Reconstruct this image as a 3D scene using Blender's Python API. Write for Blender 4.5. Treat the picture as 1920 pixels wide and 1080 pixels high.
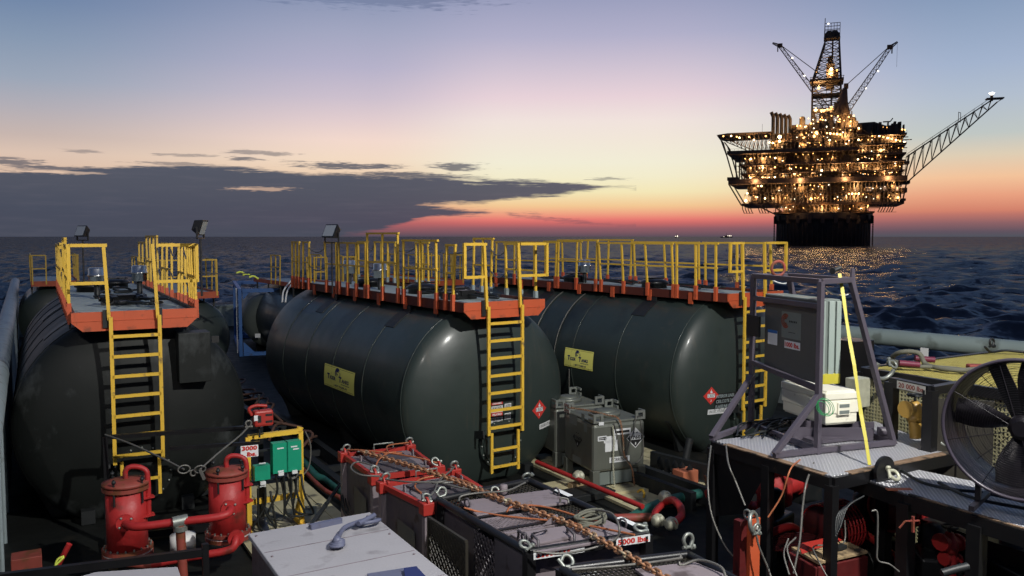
import bpy, bmesh, math, random
import numpy as np
from mathutils import Vector, Matrix
R = math.radians
for o in list(bpy.data.objects): bpy.data.objects.remove(o)
S = bpy.context.scene
COL = S.collection
random.seed(11)

# ---------------------------------------------------------------- camera
FPX, CAMH, YAW = 1560.0, 4.6, R(30.3)
PITCH = math.atan(97 / FPX)
cam = bpy.data.cameras.new("camera"); cam.sensor_width = 36; cam.lens = 36 * FPX / 1920
cam.clip_start = .05; cam.clip_end = 30000
camo = bpy.data.objects.new("camera", cam); COL.objects.link(camo)
camo.location = (0, 0, CAMH); camo.rotation_euler = (R(90) - PITCH, 0, -YAW)
S.camera = camo
S.view_settings.view_transform = 'Standard'; S.view_settings.look = 'None'
S.view_settings.exposure = 0; S.view_settings.gamma = 1

def srgb(c, k=1.0):
    r = []
    for v in c:
        v = v / 255
        r.append((v / 12.92 if v <= .04045 else ((v + .055) / 1.055) ** 2.4) * k)
    return (*r, 1)

# ---------------------------------------------------------------- world: dusk sky with a cloud bank
W = bpy.data.worlds.new("World"); S.world = W; W.use_nodes = True
nt = W.node_tree; nt.nodes.clear()
def N(t, **k):
    n = nt.nodes.new(t)
    for a, b in k.items(): setattr(n, a, b)
    return n
def L(a, b): nt.links.new(a, b)
def M(op, a, b=None, c=None, clamp=False):
    n = N('ShaderNodeMath', operation=op, use_clamp=clamp)
    for i, v in enumerate((a, b, c)):
        if v is None: continue
        if isinstance(v, (int, float)): n.inputs[i].default_value = v
        else: L(v, n.inputs[i])
    return n.outputs[0]
def sstep(v, a, b, lo=0., hi=1.):
    n = N('ShaderNodeMapRange', interpolation_type='SMOOTHSTEP')
    L(v, n.inputs[0]); n.inputs[1].default_value = a; n.inputs[2].default_value = b
    n.inputs[3].default_value = lo; n.inputs[4].default_value = hi
    return n.outputs[0]
def mixc(f, a, b):
    n = N('ShaderNodeMix', data_type='RGBA')
    if isinstance(f, (int, float)): n.inputs[0].default_value = f
    else: L(f, n.inputs[0])
    for i, v in ((6, a), (7, b)):
        if isinstance(v, tuple): n.inputs[i].default_value = v
        else: L(v, n.inputs[i])
    return n.outputs[2]
def ramp(v, stops):
    n = N('ShaderNodeValToRGB'); cr = n.color_ramp
    stops = sorted(stops)
    while len(cr.elements) < len(stops): cr.elements.new(.5)
    for e, (p, c) in zip(cr.elements, stops): e.position = p; e.color = c
    L(v, n.inputs[0]); return n.outputs[0]
tc = N('ShaderNodeTexCoord'); sp = N('ShaderNodeSeparateXYZ'); L(tc.outputs['Generated'], sp.inputs[0])
dx, dy, dz = sp.outputs
hor = M('SQRT', M('ADD', M('MULTIPLY', dx, dx), M('MULTIPLY', dy, dy)))
el = M('DIVIDE', dz, M('MAXIMUM', hor, .0001))           # tangent of elevation
# azimuth measured to the right of the heading 30.3 deg (degrees)
ax_ = M('ADD', M('MULTIPLY', dx, math.cos(YAW)), M('MULTIPLY', dy, -math.sin(YAW)))
ay_ = M('ADD', M('MULTIPLY', dx, math.sin(YAW)), M('MULTIPLY', dy, math.cos(YAW)))
az = M('MULTIPLY', M('ARCTAN2', ax_, ay_), 180 / math.pi)
ER = .36
def stops(lst, cosf):
    n = []
    for py, c in lst:
        g = .3 * c[0] + .59 * c[1] + .11 * c[2]; k = 0
        n.append((min(1, max(0, (443 - py) / 1560 * cosf / ER)), srgb([min(255, (v + (g - v) * k) * 1.0) for v in c])))
    return n
t = M('DIVIDE', el, ER, clamp=True)
cC = ramp(t, stops([(443,(94,79,91)),(435,(126,89,98)),(428,(146,94,102)),(418,(204,108,106)),(411,(232,124,115)),(401,(239,160,130)),(386,(243,200,148)),(360,(244,231,184)),(332,(243,236,204)),(305,(242,237,214)),(262,(242,231,217)),(228,(241,227,221)),(183,(232,210,217)),(126,(206,194,210)),(70,(178,176,202)),(5,(156,160,190)),(-110,(112,130,170))], .985))
cL = ramp(t, stops([(443,(80,78,92)),(400,(150,112,108)),(340,(222,190,165)),(290,(220,195,178)),(258,(200,182,175)),(205,(178,174,182)),(153,(155,166,184)),(80,(134,152,177)),(10,(113,135,168)),(-110,(88,114,152))], .88))
cR = ramp(t, stops([(443,(82,84,94)),(434,(96,83,95)),(418,(140,98,102)),(402,(188,117,106)),(395,(210,130,108)),(368,(232,160,128)),(333,(243,195,155)),(292,(222,206,181)),(253,(192,199,196)),(185,(178,190,206)),(123,(163,179,205)),(60,(149,167,195)),(10,(137,157,187)),(-110,(104,130,168))], .88))
cM = ramp(t, stops([(443,(86,78,92)),(418,(180,100,102)),(400,(215,140,122)),(360,(232,190,160)),(325,(238,209,180)),(298,(243,219,196)),(263,(243,217,205)),(225,(226,205,207)),(183,(205,192,206)),(126,(182,178,202)),(62,(163,167,193)),(5,(142,152,182)),(-110,(104,124,162))], .97))
wl = sstep(az, -31, -10); wm = sstep(az, -10, 0); wr = sstep(az, 9, 29)
base = mixc(wr, mixc(wm, mixc(wl, cL, cM), cC), cR)
# the dusk sky away from the afterglow, and the zenith
far = M('ABSOLUTE', M('SUBTRACT', az, 5))
east = ramp(M('DIVIDE', el, .8, clamp=True), [(0, srgb((46,52,72))), (.3, srgb((58,66,90))), (1, srgb((52,68,98)))])
base = mixc(sstep(far, 40, 115), base, east)
base = mixc(sstep(el, .3, 1.4), base, srgb((58, 74, 108)))
# clouds
cmb = N('ShaderNodeCombineXYZ'); L(M('MULTIPLY', az, .16), cmb.inputs[0]); L(M('MULTIPLY', el, 95), cmb.inputs[1])
def noise(v, sc, det, off=0):
    n = N('ShaderNodeTexNoise'); n.inputs['Scale'].default_value = sc; n.inputs['Detail'].default_value = det
    if off:
        a = N('ShaderNodeVectorMath', operation='ADD'); L(v, a.inputs[0]); a.inputs[1].default_value = (off, off * 2, 0); v = a.outputs[0]
    L(v, n.inputs['Vector']); return M('SUBTRACT', n.outputs['Fac'], .5)
n1 = noise(cmb.outputs[0], 1.0, 6); n2 = noise(cmb.outputs[0], 2.6, 6, 7.3)
n3 = noise(cmb.outputs[0], 8.0, 5, 3.1)
def azc(px): return math.degrees(math.atan((px - 960) / FPX))
def elc(px, py): return (443 - py) / FPX * math.cos(math.atan((px - 960) / FPX))
def fcurve(v, pts, lo, hi, elo, ehi):
    m = N('ShaderNodeMapRange'); L(v, m.inputs[0]); m.inputs[1].default_value = lo; m.inputs[2].default_value = hi
    f = N('ShaderNodeFloatCurve'); c = f.mapping.curves[0]
    q = [((a - lo) / (hi - lo), (e - elo) / (ehi - elo)) for a, e in pts]
    c.points[0].location = q[0]; c.points[1].location = q[-1]
    for p_ in q[1:-1]: c.points.new(*p_)
    f.mapping.update(); L(m.outputs[0], f.inputs[1])
    return M('ADD', M('MULTIPLY', f.outputs[0], ehi - elo), elo)
def lobe(top, bot):
    """one cloud: top and bottom outlines as (px, py) of direction"""
    lo = min(azc(p[0]) for p in top + bot) - .01; hi = max(azc(p[0]) for p in top + bot) + .01
    elo, ehi = -.02, .12
    a = fcurve(az, [(azc(x), elc(x, y)) for x, y in top], lo, hi, elo, ehi)
    b = fcurve(az, [(azc(x), elc(x, y)) for x, y in bot], lo, hi, elo, ehi)
    w1 = M('MULTIPLY', n1, .020); w2 = M('ADD', M('MULTIPLY', n2, .012), M('MULTIPLY', n3, .009))
    a = M('ADD', a, M('ADD', w1, w2)); b = M('ADD', b, M('ADD', M('MULTIPLY', n2, .012), M('MULTIPLY', n3, .006)))
    m1 = sstep(M('SUBTRACT', a, el), -.002, .0045); m2 = sstep(M('SUBTRACT', el, b), -.002, .0035)
    return M('MULTIPLY', M('MULTIPLY', m1, m2), M('LESS_THAN', az, hi - .3))
A = lobe([(-700,330),(-60,322),(100,318),(250,310),(420,313),(560,325),(640,326),(800,330),(880,337),(960,338),(1040,342),(1110,348),(1150,352),(1200,352)],
         [(-700,460),(-60,460),(500,456),(600,446),(680,434),(740,424),(790,386),(860,382),(900,381),(960,374),(1020,370),(1070,362),(1110,357),(1150,352),(1200,358)])
B = lobe([(-700,400),(500,380),(700,378),(800,383),(860,390),(910,393),(936,397),(960,400),(1200,420)],
         [(-700,455),(540,452),(650,443),(715,431),(750,423),(800,409),(860,405),(910,402),(936,398),(960,405),(1200,425)])
cloud = M('MAXIMUM', A, B)
def ell(px, py, wx, wy, k=1.):
    u = M('DIVIDE', M('SUBTRACT', az, azc(px)), math.degrees(wx / FPX)); v = M('DIVIDE', M('SUBTRACT', el, elc(px, py)), wy / FPX)
    v = M('ADD', v, M('MULTIPLY', n1, 1.6))
    r = M('SQRT', M('ADD', M('MULTIPLY', u, u), M('MULTIPLY', v, v)))
    r = M('ADD', r, M('ADD', M('MULTIPLY', n2, 2.2), M('MULTIPLY', n3, 2.4)))
    return M('MULTIPLY', sstep(r, .45, 1.25, 1, 0), k)
for e in [(690,8,200,15,1.),(590,0,110,8,.8),(20,305,45,5,.8),(160,284,30,3,.5),(350,292,50,3,.5),(490,288,60,4,.6),(458,299,28,4,.8),(650,312,95,6,.9),(850,314,55,6,.85),(760,330,120,6,.9),(1140,337,38,3,.55),(110,316,70,4,.85),(15,298,30,3,.7),(330,308,60,3,.6)]:
    cloud = M('MAXIMUM', cloud, ell(*e))
hole = M('MAXIMUM', ell(492, 355, 55, 4, .55), ell(455, 354, 26, 4, .8))
hole = M('MAXIMUM', hole, ell(120, 324, 60, 3, .6))
cloud = M('SUBTRACT', cloud, hole, clamp=True)
ccol = ramp(M('DIVIDE', el, .1, clamp=True), [(0, srgb((72,76,90))), (.3, srgb((66,75,92))), (.85, srgb((70,79,97))), (1, srgb((90,94,106)))])
ccol = mixc(M('MULTIPLY', sstep(M('ADD', n1, M('MULTIPLY', n2, .8)), -.05, .35), .18), ccol, srgb((104, 102, 116)))
hi_c = mixc(sstep(el, .2, .27), ccol, srgb((122, 134, 166)))
ccol = mixc(M('MULTIPLY', sstep(az, -14, 6), .2), hi_c, srgb((120, 92, 108)))
sky = mixc(M('MULTIPLY', cloud, .96), base, ccol)
bg = N('ShaderNodeBackground'); L(sky, bg.inputs[0]); bg.inputs[1].default_value = 1.0
wo = N('ShaderNodeOutputWorld'); L(bg.outputs[0], wo.inputs[0])
try: W.cycles.sampling_method = 'MANUAL'; W.cycles.sample_map_resolution = 1024
except Exception: pass

# ---------------------------------------------------------------- an added left fill, and the vessel's own deck floodlight (on the wheelhouse, behind the photographer)
def spot(name, loc, tgt, e, col, size, ang=100, blend=.5):
    l = bpy.data.lights.new(name, 'SPOT'); l.energy = e; l.color = col; l.shadow_soft_size = size
    l.spot_size = R(ang); l.spot_blend = blend
    o = bpy.data.objects.new(name, l); COL.objects.link(o); o.location = loc
    o.rotation_euler = (Vector(tgt) - Vector(loc)).to_track_quat('-Z', 'Y').to_euler(); return o
spot('deck_flood_and_fill', (6.9, -.6, 11.3), (7.4, 12, 1.0), 8200, (1, .98, .93), .16)
spot('deck_flood_and_fill', (-3.5, -.6, 11), (6.0, 13, 1.2), 1800, (1, .94, .88), .12)  # added fill from the left to brighten the signs, no known lamp

# ---------------------------------------------------------------- materials
MATS = {}
def mat(name, col, rough=.5, metal=0., var=.15, vs=3., bump=0., bs=40., dirt=None, dk=.5, ds=1.2, spec=.5, emit=None, es=0., coat=0., streak=None):
    m = bpy.data.materials.new(name); m.use_nodes = True; t = m.node_tree; b = t.nodes['Principled BSDF']
    c = col if len(col) == 4 else (*col, 1)
    b.inputs['Roughness'].default_value = rough; b.inputs['Metallic'].default_value = metal
    b.inputs['Specular IOR Level'].default_value = spec; b.inputs['Coat Weight'].default_value = coat; b.inputs['Coat Roughness'].default_value = .16
    tcn = t.nodes.new('ShaderNodeTexCoord')
    def nz(s, d=5):
        n = t.nodes.new('ShaderNodeTexNoise'); n.inputs['Scale'].default_value = s; n.inputs['Detail'].default_value = d
        t.links.new(tcn.outputs['Object'], n.inputs['Vector']); return n.outputs['Fac']
    def mx(f, a, bb):
        n = t.nodes.new('ShaderNodeMix'); n.data_type = 'RGBA'; t.links.new(f, n.inputs[0])
        for i, v in ((6, a), (7, bb)):
            if isinstance(v, tuple): n.inputs[i].default_value = v
            else: t.links.new(v, n.inputs[i])
        return n.outputs[2]
    lo = tuple(v * (1 - var) for v in c[:3]) + (1,); hi = tuple(min(1, v * (1 + var)) for v in c[:3]) + (1,)
    out = mx(nz(vs), lo, hi)
    if dirt is not None:
        mr = t.nodes.new('ShaderNodeMapRange'); mr.inputs[1].default_value = 1 - dk - .12 * 0 ; mr.inputs[2].default_value = 1 - dk + .12
        t.links.new(nz(ds, 8), mr.inputs[0]); out = mx(mr.outputs[0], out, (*dirt[:3], 1))
    if streak:
        mp = t.nodes.new('ShaderNodeMapping'); mp.inputs['Scale'].default_value = streak[2]; t.links.new(tcn.outputs['Object'], mp.inputs[0])
        n = t.nodes.new('ShaderNodeTexNoise'); n.inputs['Scale'].default_value = 1; n.inputs['Detail'].default_value = 7; n.inputs['Roughness'].default_value = .68; t.links.new(mp.outputs[0], n.inputs['Vector'])
        mr = t.nodes.new('ShaderNodeMapRange'); mr.inputs[1].default_value = streak[1]; mr.inputs[2].default_value = streak[1] + .16; mr.inputs[4].default_value = .75; t.links.new(n.outputs['Fac'], mr.inputs[0]); out = mx(mr.outputs[0], out, (*streak[0], 1))
    t.links.new(out, b.inputs['Base Color'])
    if var > 0:
        mr = t.nodes.new('ShaderNodeMapRange'); mr.inputs[3].default_value = rough * .75; mr.inputs[4].default_value = min(1, rough * 1.3)
        t.links.new(nz(vs * 2.3), mr.inputs[0]); t.links.new(mr.outputs[0], b.inputs['Roughness'])
    if bump:
        bn = t.nodes.new('ShaderNodeBump'); bn.inputs['Strength'].default_value = bump; bn.inputs['Distance'].default_value = .01
        t.links.new(nz(bs, 3), bn.inputs['Height']); t.links.new(bn.outputs[0], b.inputs['Normal'])
    if emit: b.inputs['Emission Color'].default_value = (*emit, 1); b.inputs['Emission Strength'].default_value = es
    MATS[name] = m; return m
RUST = (.16, .05, .02)
mat('tank_green', (.030, .042, .037), .45, coat=.16, var=.25, vs=.9, bump=.5, bs=2.2, dirt=(.016, .022, .019), dk=.45, ds=.8, spec=.45, streak=((.060, .058, .045), .56, (7, 3, .7)))
mat('tank_black', (.010, .012, .011), .55, var=.3, vs=.9, bump=.4, bs=3, dirt=(.045, .05, .05), dk=.36, ds=1.1, spec=.3, streak=((.060, .066, .066), .53, (1.5, 1.2, .9)))
mat('dark_steel', (.014, .016, .017), .5, var=.3, dirt=(.05, .03, .02), dk=.33, ds=6)
mat('black_steel', (.008, .008, .009), .38, var=.3, dirt=(.05, .035, .025), dk=.32, ds=5)
mat('orange', (.56, .10, .035), .55, var=.15, dirt=(.30, .07, .03), dk=.42, ds=5, streak=((.16, .05, .025), .62, (9, 9, 1.2)))
mat('orange_shaded', (.10, .02, .011), .6, var=.25, dirt=(.10, .025, .015), dk=.45, ds=4)  # orange with the shade of the walkway sides put into the colour
mat('yellow', (.80, .50, .05), .5, var=.15, dirt=(.28, .17, .05), dk=.38, ds=7, streak=((.20, .09, .03), .60, (22, 22, 9)), bump=.3, bs=30)
mat('rail_grey', (.30, .36, .37), .5, dirt=(.16, .18, .17), dk=.42, ds=5)
mat('walk_grey', (.42, .48, .46), .65, var=.2, vs=6, bump=.6, bs=60, dirt=(.10, .12, .11), dk=.38, ds=1.4)
mat('silver', (.62, .62, .60), .28, 1., dirt=(.25, .23, .2), dk=.35, ds=8)
mat('hose_black', (.012, .014, .014), .45, var=.3)
mat('sign_yellow', (1.0, .93, .22), .5, var=.04)
mat('ink_blue', (.02, .03, .12), .6, var=0)
mat('ink_black', (.012, .012, .012), .6, var=0)
mat('ink_red', (.60, .04, .03), .6, var=.05)
mat('white_label', (.72, .74, .74), .5, var=.06, vs=10)
mat('white_paint', (.72, .72, .70), .45, var=.08, dirt=(.3, .28, .24), dk=.36, ds=3)
mat('red_paint', (.40, .022, .022), .5, var=.2, vs=5, bump=.4, bs=20, dirt=(.15, .025, .018), dk=.43, ds=3.5, streak=((.10, .035, .025), .60, (14, 14, 2.5)))
mat('red_shaded', (.10, .010, .010), .55, var=.3, vs=6, dirt=(.03, .008, .008), dk=.45, ds=5)  # red with the deep shade under the skids put into the colour
mat('red_rust', (.26, .05, .035), .6, var=.25, vs=9, dirt=RUST, dk=.5, ds=6)
mat('green_box', (.01, .30, .17), .4, var=.08)
mat('hose_green', (.02, .11, .085), .5, var=.2, vs=12, dirt=(.02, .05, .04), dk=.42, ds=6)
mat('light_grey', (.38, .37, .39), .6, var=.12, vs=1.6, bump=.3, bs=30, dirt=(.24, .23, .24), dk=.42, ds=2.6, streak=((.15, .14, .14), .63, (3, 9, 4)))
mat('lift_blue', (.12, .13, .20), .5, var=.15, dirt=(.1, .1, .14), dk=.4, ds=20)
mat('mauve', (.22, .185, .20), .55, var=.16, vs=4, bump=.3, bs=25, dirt=(.09, .07, .07), dk=.43, ds=4, streak=((.07, .05, .045), .60, (6, 9, 6)))
mat('mauve_dark', (.085, .075, .085), .5, var=.2, dirt=(.04, .03, .03), dk=.42, ds=5)
mat('purple', (.078, .068, .088), .42, var=.14, dirt=(.05, .035, .04), dk=.33, ds=8)
mat('red_frame', (.38, .028, .02), .5, var=.12, dirt=(.25, .03, .02), dk=.36, ds=9)
mat('rust_chain', (.34, .17, .09), .55, .35, var=.4, vs=14, dirt=(.45, .42, .3), dk=.42, ds=5)
mat('galv', (.30, .32, .29), .45, .6, var=.3, vs=20, dirt=(.2, .2, .17), dk=.42, ds=12)
mat('wire', (.16, .155, .14), .5, .4, var=.3, vs=30)
mat('orange_wire', (.42, .14, .06), .5, .2, var=.3, vs=30)
mat('tote_grey', (.15, .16, .135), .45, .3, bump=.2, bs=20, var=.15, vs=2.5, dirt=(.10, .10, .085), dk=.4, ds=2)
mat('wood', (.50, .45, .27), .75, var=.35, vs=3, bump=.4, bs=30, dirt=(.12, .11, .08), dk=.45, ds=2.5)
mat('wood_pale', (.36, .26, .14), .75, var=.3, vs=6, dirt=(.10, .07, .04), dk=.47, ds=6)
mat('worn', (.20, .13, .08), .7, var=.4, vs=12, dirt=(.03, .025, .02), dk=.52, ds=5)
mat('orange_block', (.45, .14, .07), .7, var=.2)
mat('fin_grey', (.30, .36, .33), .5, var=.08)
mat('cabinet', (.17, .20, .185), .5, var=.08, vs=2, dirt=(.2, .22, .2), dk=.35, ds=2)
mat('cabinet_dark', (.085, .09, .088), .45, var=.12)
mat('cooler', (.82, .80, .66), .45, var=.05, vs=3, dirt=(.5, .48, .38), dk=.32, ds=5)
mat('strap', (.52, .46, .05), .5, var=.05)
mat('green_wire', (.02, .30, .09), .45, var=.1)
mat('fan_purple', (.013, .011, .015), .38, var=.25, vs=8, dirt=(.02, .018, .022), dk=.4, ds=5)
mat('fan_rim', (.05, .042, .06), .35, var=.15)
mat('cage_yellow', (.45, .39, .11), .6, var=.2, vs=8, dirt=(.3, .24, .06), dk=.42, ds=4)
mat('cage_pale', (.34, .32, .18), .6, var=.15, dirt=(.35, .32, .16), dk=.4, ds=3)
mat('valve_yellow', (.40, .24, .05), .4, var=.15)
mat('rope', (.13, .13, .10), .8, var=.35, vs=60)
mat('tape_red', (.14, .015, .04), .5)
mat('pipe_rail', (.27, .33, .31), .5, var=.14, vs=2, bump=.5, bs=9, dirt=(.16, .19, .17), dk=.45, ds=2)
mat('bulwark', (.16, .18, .18), .5, var=.2, dirt=(.08, .09, .09), dk=.42, ds=2)
mat('container_blue', (.03, .14, .42), .45, var=.15, dirt=(.05, .07, .12), dk=.36, ds=4)
mat('tank_shell_pale', (.10, .115, .10), .5, var=.2)
mat('deck_rust', (.13, .065, .045), .7, var=.4, vs=3, dirt=(.30, .28, .27), dk=.36, ds=2)
mat('mesh_dark', (.03, .027, .02), .5, var=.3)
mat('lamp_body', (.02, .02, .022), .4)
mat('lamp_glass', (.5, .52, .52), .12, .3, var=0)
mat('cloth', (.55, .55, .50), .8, var=.2)
mat('coupling', (.50, .50, .38), .5, .3, var=.3, vs=12)
mat('tape_lime', (.75, .85, .12), .6)

def rig_mat(name, col, rough=.6, emit=None, es=0): return mat(name, col, rough, var=.35, vs=.12, dirt=tuple(v * .4 for v in col), dk=.45, ds=.3, emit=emit, es=es)
rig_mat('hull', (.012, .012, .016)); rig_mat('rig_dark', (.11, .07, .042)); rig_mat('rig_mid', (.34, .19, .08)); rig_mat('rig_pale', (.28, .19, .10)); rig_mat('rig_steel', (.11, .08, .055))
mat('flame_white', (.8, .8, .8), .5, var=0, emit=(1, .93, .85), es=22)
mat('lamp_amber', (.8, .6, .4), .5, var=0, emit=(1, .46, .13), es=6)
mat('lamp_warm', (.8, .7, .5), .5, var=0, emit=(1, .66, .30), es=12)
mat('lamp_white', (.8, .8, .8), .5, var=0, emit=(1, .88, .66), es=4)

# diamond plate: raised bars in the bump
def diamond(name, col, dirt):
    m = mat(name, col, .38, .35, var=.15, vs=2); t = m.node_tree; b = t.nodes['Principled BSDF']
    tcn = t.nodes.new('ShaderNodeTexCoord'); mp = t.nodes.new('ShaderNodeMapping'); t.links.new(tcn.outputs['Object'], mp.inputs[0]); mp.inputs['Rotation'].default_value = (0, 0, R(45))
    ck = t.nodes.new('ShaderNodeTexVoronoi'); ck.inputs['Scale'].default_value = 26; ck.inputs['Randomness'].default_value = 0.0
    t.links.new(mp.outputs[0], ck.inputs['Vector'])
    mr = t.nodes.new('ShaderNodeMapRange'); mr.inputs[1].default_value = .18; mr.inputs[2].default_value = .42; mr.inputs[3].default_value = 1; mr.inputs[4].default_value = 0
    t.links.new(ck.outputs['Distance'], mr.inputs[0])
    bn = t.nodes.new('ShaderNodeBump'); bn.inputs['Strength'].default_value = 1; bn.inputs['Distance'].default_value = .012
    t.links.new(mr.outputs[0], bn.inputs['Height']); t.links.new(bn.outputs[0], b.inputs['Normal'])
    old = b.inputs['Base Color'].links[0].from_socket
    n = t.nodes.new('ShaderNodeMix'); n.data_type = 'RGBA'; t.links.new(mr.outputs[0], n.inputs[0]); n.inputs[6].default_value = (*dirt, 1); t.links.new(old, n.inputs[7]); t.links.new(n.outputs[2], b.inputs['Base Color'])
diamond('plate', (.95, .95, .97), (.42, .42, .45)); diamond('plate_dark', (.04, .042, .045), (.01, .01, .01))

# ---------------------------------------------------------------- geometry helpers
NOSPLIT = {'lettering', 'white_print', 'grating', 'expanded_mesh', 'side_mesh', 'end_mesh', 'roof_grating', 'front_guard', 'rear_guard', 'weld_seam', 'border_line', 'shell', 'card_header', 'hull_rib', 'handrail', 'derrick', 'crane_boom', 'flare_boom', 'crown_block', 'roof_vessel', 'handle_slot', 'guard_mesh', 'mesh_door', 'slot', 'filter_pot', 'hull_collar', 'mooring_chain', 'helideck_truss', 'walkway'}
class MB:
    def __init__(s): s.v = []; s.f = []; s.sm = []; s.pc = []; s.many = False
    def clusters(s, vs):
        if len(s.pc) < 2 or len(s.pc) > 6000: return []
        A = np.array([tuple(v) for v in vs]); n = len(s.pc)
        lo = np.array([A[p[0]:p[1]].min(0) for p in s.pc]) - .012; hi = np.array([A[p[0]:p[1]].max(0) for p in s.pc]) + .012
        par = np.arange(n); todo = set(range(n)); out = []
        while todo:
            st = [todo.pop()]; grp = []
            while st:
                i = st.pop(); grp.append(i)
                if not todo: continue
                r = np.fromiter(todo, int); hit = r[((lo[r] <= hi[i]) & (hi[r] >= lo[i])).all(1)]
                for k in hit: todo.discard(int(k)); st.append(int(k))
            out.append([s.pc[i] for i in sorted(grp)])
        return out
    def add(s, vs, fs, smooth=False):
        n = len(s.v); nf = len(s.f); s.v += [tuple(v) for v in vs]; s.f += [tuple(i + n for i in f) for f in fs]; s.sm += [smooth] * len(fs)
        s.pc.append((n, len(s.v), nf, len(s.f))); return s
    def box(s, c, d, rot=None):
        x, y, z = (k / 2 for k in d)
        vs = [Vector((a * x, b * y, e * z)) for a in (-1, 1) for b in (-1, 1) for e in (-1, 1)]
        if rot is not None: vs = [rot @ v for v in vs]
        c = Vector(c); vs = [v + c for v in vs]
        return s.add(vs, [(0, 1, 3, 2), (4, 6, 7, 5), (0, 4, 5, 1), (2, 3, 7, 6), (0, 2, 6, 4), (1, 5, 7, 3)])
    def bbox(s, lo, hi): return s.box([(a + b) / 2 for a, b in zip(lo, hi)], [abs(b - a) for a, b in zip(lo, hi)])
    def bar(s, a, b, w, h=None, up=(0, 0, 1)):
        """rectangular bar from a to b; w across, h along 'up'"""
        h = h or w; a = Vector(a); b = Vector(b); d = (b - a)
        if d.length < 1e-6: return s
        d.normalize(); u = Vector(up)
        if abs(d.dot(u)) > .95: u = Vector((0, 1, 0))
        x = d.cross(u).normalized(); u = x.cross(d).normalized()
        vs = [p + x * (i * w / 2) + u * (j * h / 2) for p in (a, b) for i, j in ((-1, -1), (1, -1), (1, 1), (-1, 1))]
        return s.add(vs, [(3, 2, 1, 0), (4, 5, 6, 7), (0, 1, 5, 4), (1, 2, 6, 5), (2, 3, 7, 6), (3, 0, 4, 7)])
    def tube(s, pts, r, n=10, cap=True, closed=False):
        pts = [Vector(p) for p in pts]
        m = len(pts); rs = r if isinstance(r, (list, tuple)) else [r] * m
        vs = []; prev = None
        for i, p in enumerate(pts):
            if closed: d = pts[(i + 1) % m] - pts[i - 1]
            else: d = pts[min(i + 1, m - 1)] - pts[max(i - 1, 0)]
            if d.length < 1e-9: d = Vector((0, 0, 1))
            d.normalize()
            if prev is None:
                u = Vector((0, 0, 1)) if abs(d.z) < .9 else Vector((1, 0, 0))
                x = d.cross(u).normalized()
            else: x = (prev - d * prev.dot(d)).normalized()
            prev = x; y = d.cross(x)
            vs += [p + (x * math.cos(2 * math.pi * k / n) + y * math.sin(2 * math.pi * k / n)) * rs[i] for k in range(n)]
        fs = []
        for i in range(m if closed else m - 1):
            j = (i + 1) % m
            for k in range(n): fs.append((i * n + k, i * n + (k + 1) % n, j * n + (k + 1) % n, j * n + k))
        s.add(vs, fs, True)
        if cap and not closed:
            s.add(vs[:n], [tuple(range(n - 1, -1, -1))]); s.add(vs[-n:], [tuple(range(n))])
        return s
    def lathe(s, prof, o=(0, 0, 0), axis='z', n=32, smooth=True, caps=True):
        """prof: (radius, height) pairs"""
        vs = []
        for r, h in prof:
            for k in range(n):
                c, q = math.cos(2 * math.pi * k / n) * r, math.sin(2 * math.pi * k / n) * r
                p = {'z': (c, q, h), 'y': (c, h, -q), 'x': (h, c, q)}[axis]
                vs.append((p[0] + o[0], p[1] + o[1], p[2] + o[2]))
        fs = [(i * n + k, i * n + (k + 1) % n, (i + 1) * n + (k + 1) % n, (i + 1) * n + k) for i in range(len(prof) - 1) for k in range(n)]
        if caps and prof[0][0] > 1e-4: fs.append(tuple(range(n - 1, -1, -1)))
        if caps and prof[-1][0] > 1e-4: fs.append(tuple(range((len(prof) - 1) * n, len(prof) * n)))
        s.add(vs, fs, smooth); return s
    def disc(s, c, r, th, axis='y', n=24): return s.lathe([(r, -th / 2), (r, th / 2)], c, axis, n, False)
    def ring(s, c, rr, r, nrm=(0, 0, 1), n=24, m=8, a0=0, a1=360, sx=1):
        q = Vector((0, 0, 1)).rotation_difference(Vector(nrm)); c = Vector(c)
        full = abs(a1 - a0) >= 360; k = n if full else n + 1
        pts = [c + q @ Vector((sx * rr * math.cos(R(a0 + (a1 - a0) * i / n)), rr * math.sin(R(a0 + (a1 - a0) * i / n)), 0)) for i in range(k)]
        return s.tube(pts, r, m, True, full)
    def prism(s, poly, off):
        """poly: list of 3D points (planar), extruded by vector off"""
        n = len(poly); a = [Vector(p) for p in poly]; o = Vector(off); vs = a + [p + o for p in a]
        return s.add(vs, [tuple(range(n - 1, -1, -1)), tuple(range(n, 2 * n))] + [(i, (i + 1) % n, (i + 1) % n + n, i + n) for i in range(n)])
    def ball(s, c, r, n=10):
        return s.lathe([(max(1e-5, r * math.sin(math.pi * i / n)), -r * math.cos(math.pi * i / n)) for i in range(n + 1)], c, 'z', n + 2)
    def build(s, name, m, parent=None, world=False, bevel=0.):
        vs = s.v
        if world and parent is not None:
            inv = (Matrix.Translation(parent.location) @ Matrix.Rotation(parent.rotation_euler.z, 4, 'Z')).inverted()
            vs = [inv @ Vector(v) for v in vs]
            if parent.parent is not None: raise Exception('world build on sub part')
        if parent is not None and name not in NOSPLIT:
            cl = s.clusters(vs)
            if 2 <= len(cl) <= 40:
                out = []
                for grp in cl:
                    t = MB(); 
                    for (v0, v1, f0, f1) in grp: t.add(vs[v0:v1], [tuple(i - v0 for i in f) for f in s.f[f0:f1]]); t.sm[-(f1 - f0):] = s.sm[f0:f1]
                    t.pc = []; out.append(t.build(name, m, parent, False, bevel))
                return out[0]
            if len(cl) > 100 and name not in ('rail_post',): s.many = True
        me = bpy.data.meshes.new(name); me.from_pydata([tuple(v) for v in vs], [], s.f)
        me.polygons.foreach_set('use_smooth', s.sm)
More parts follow.
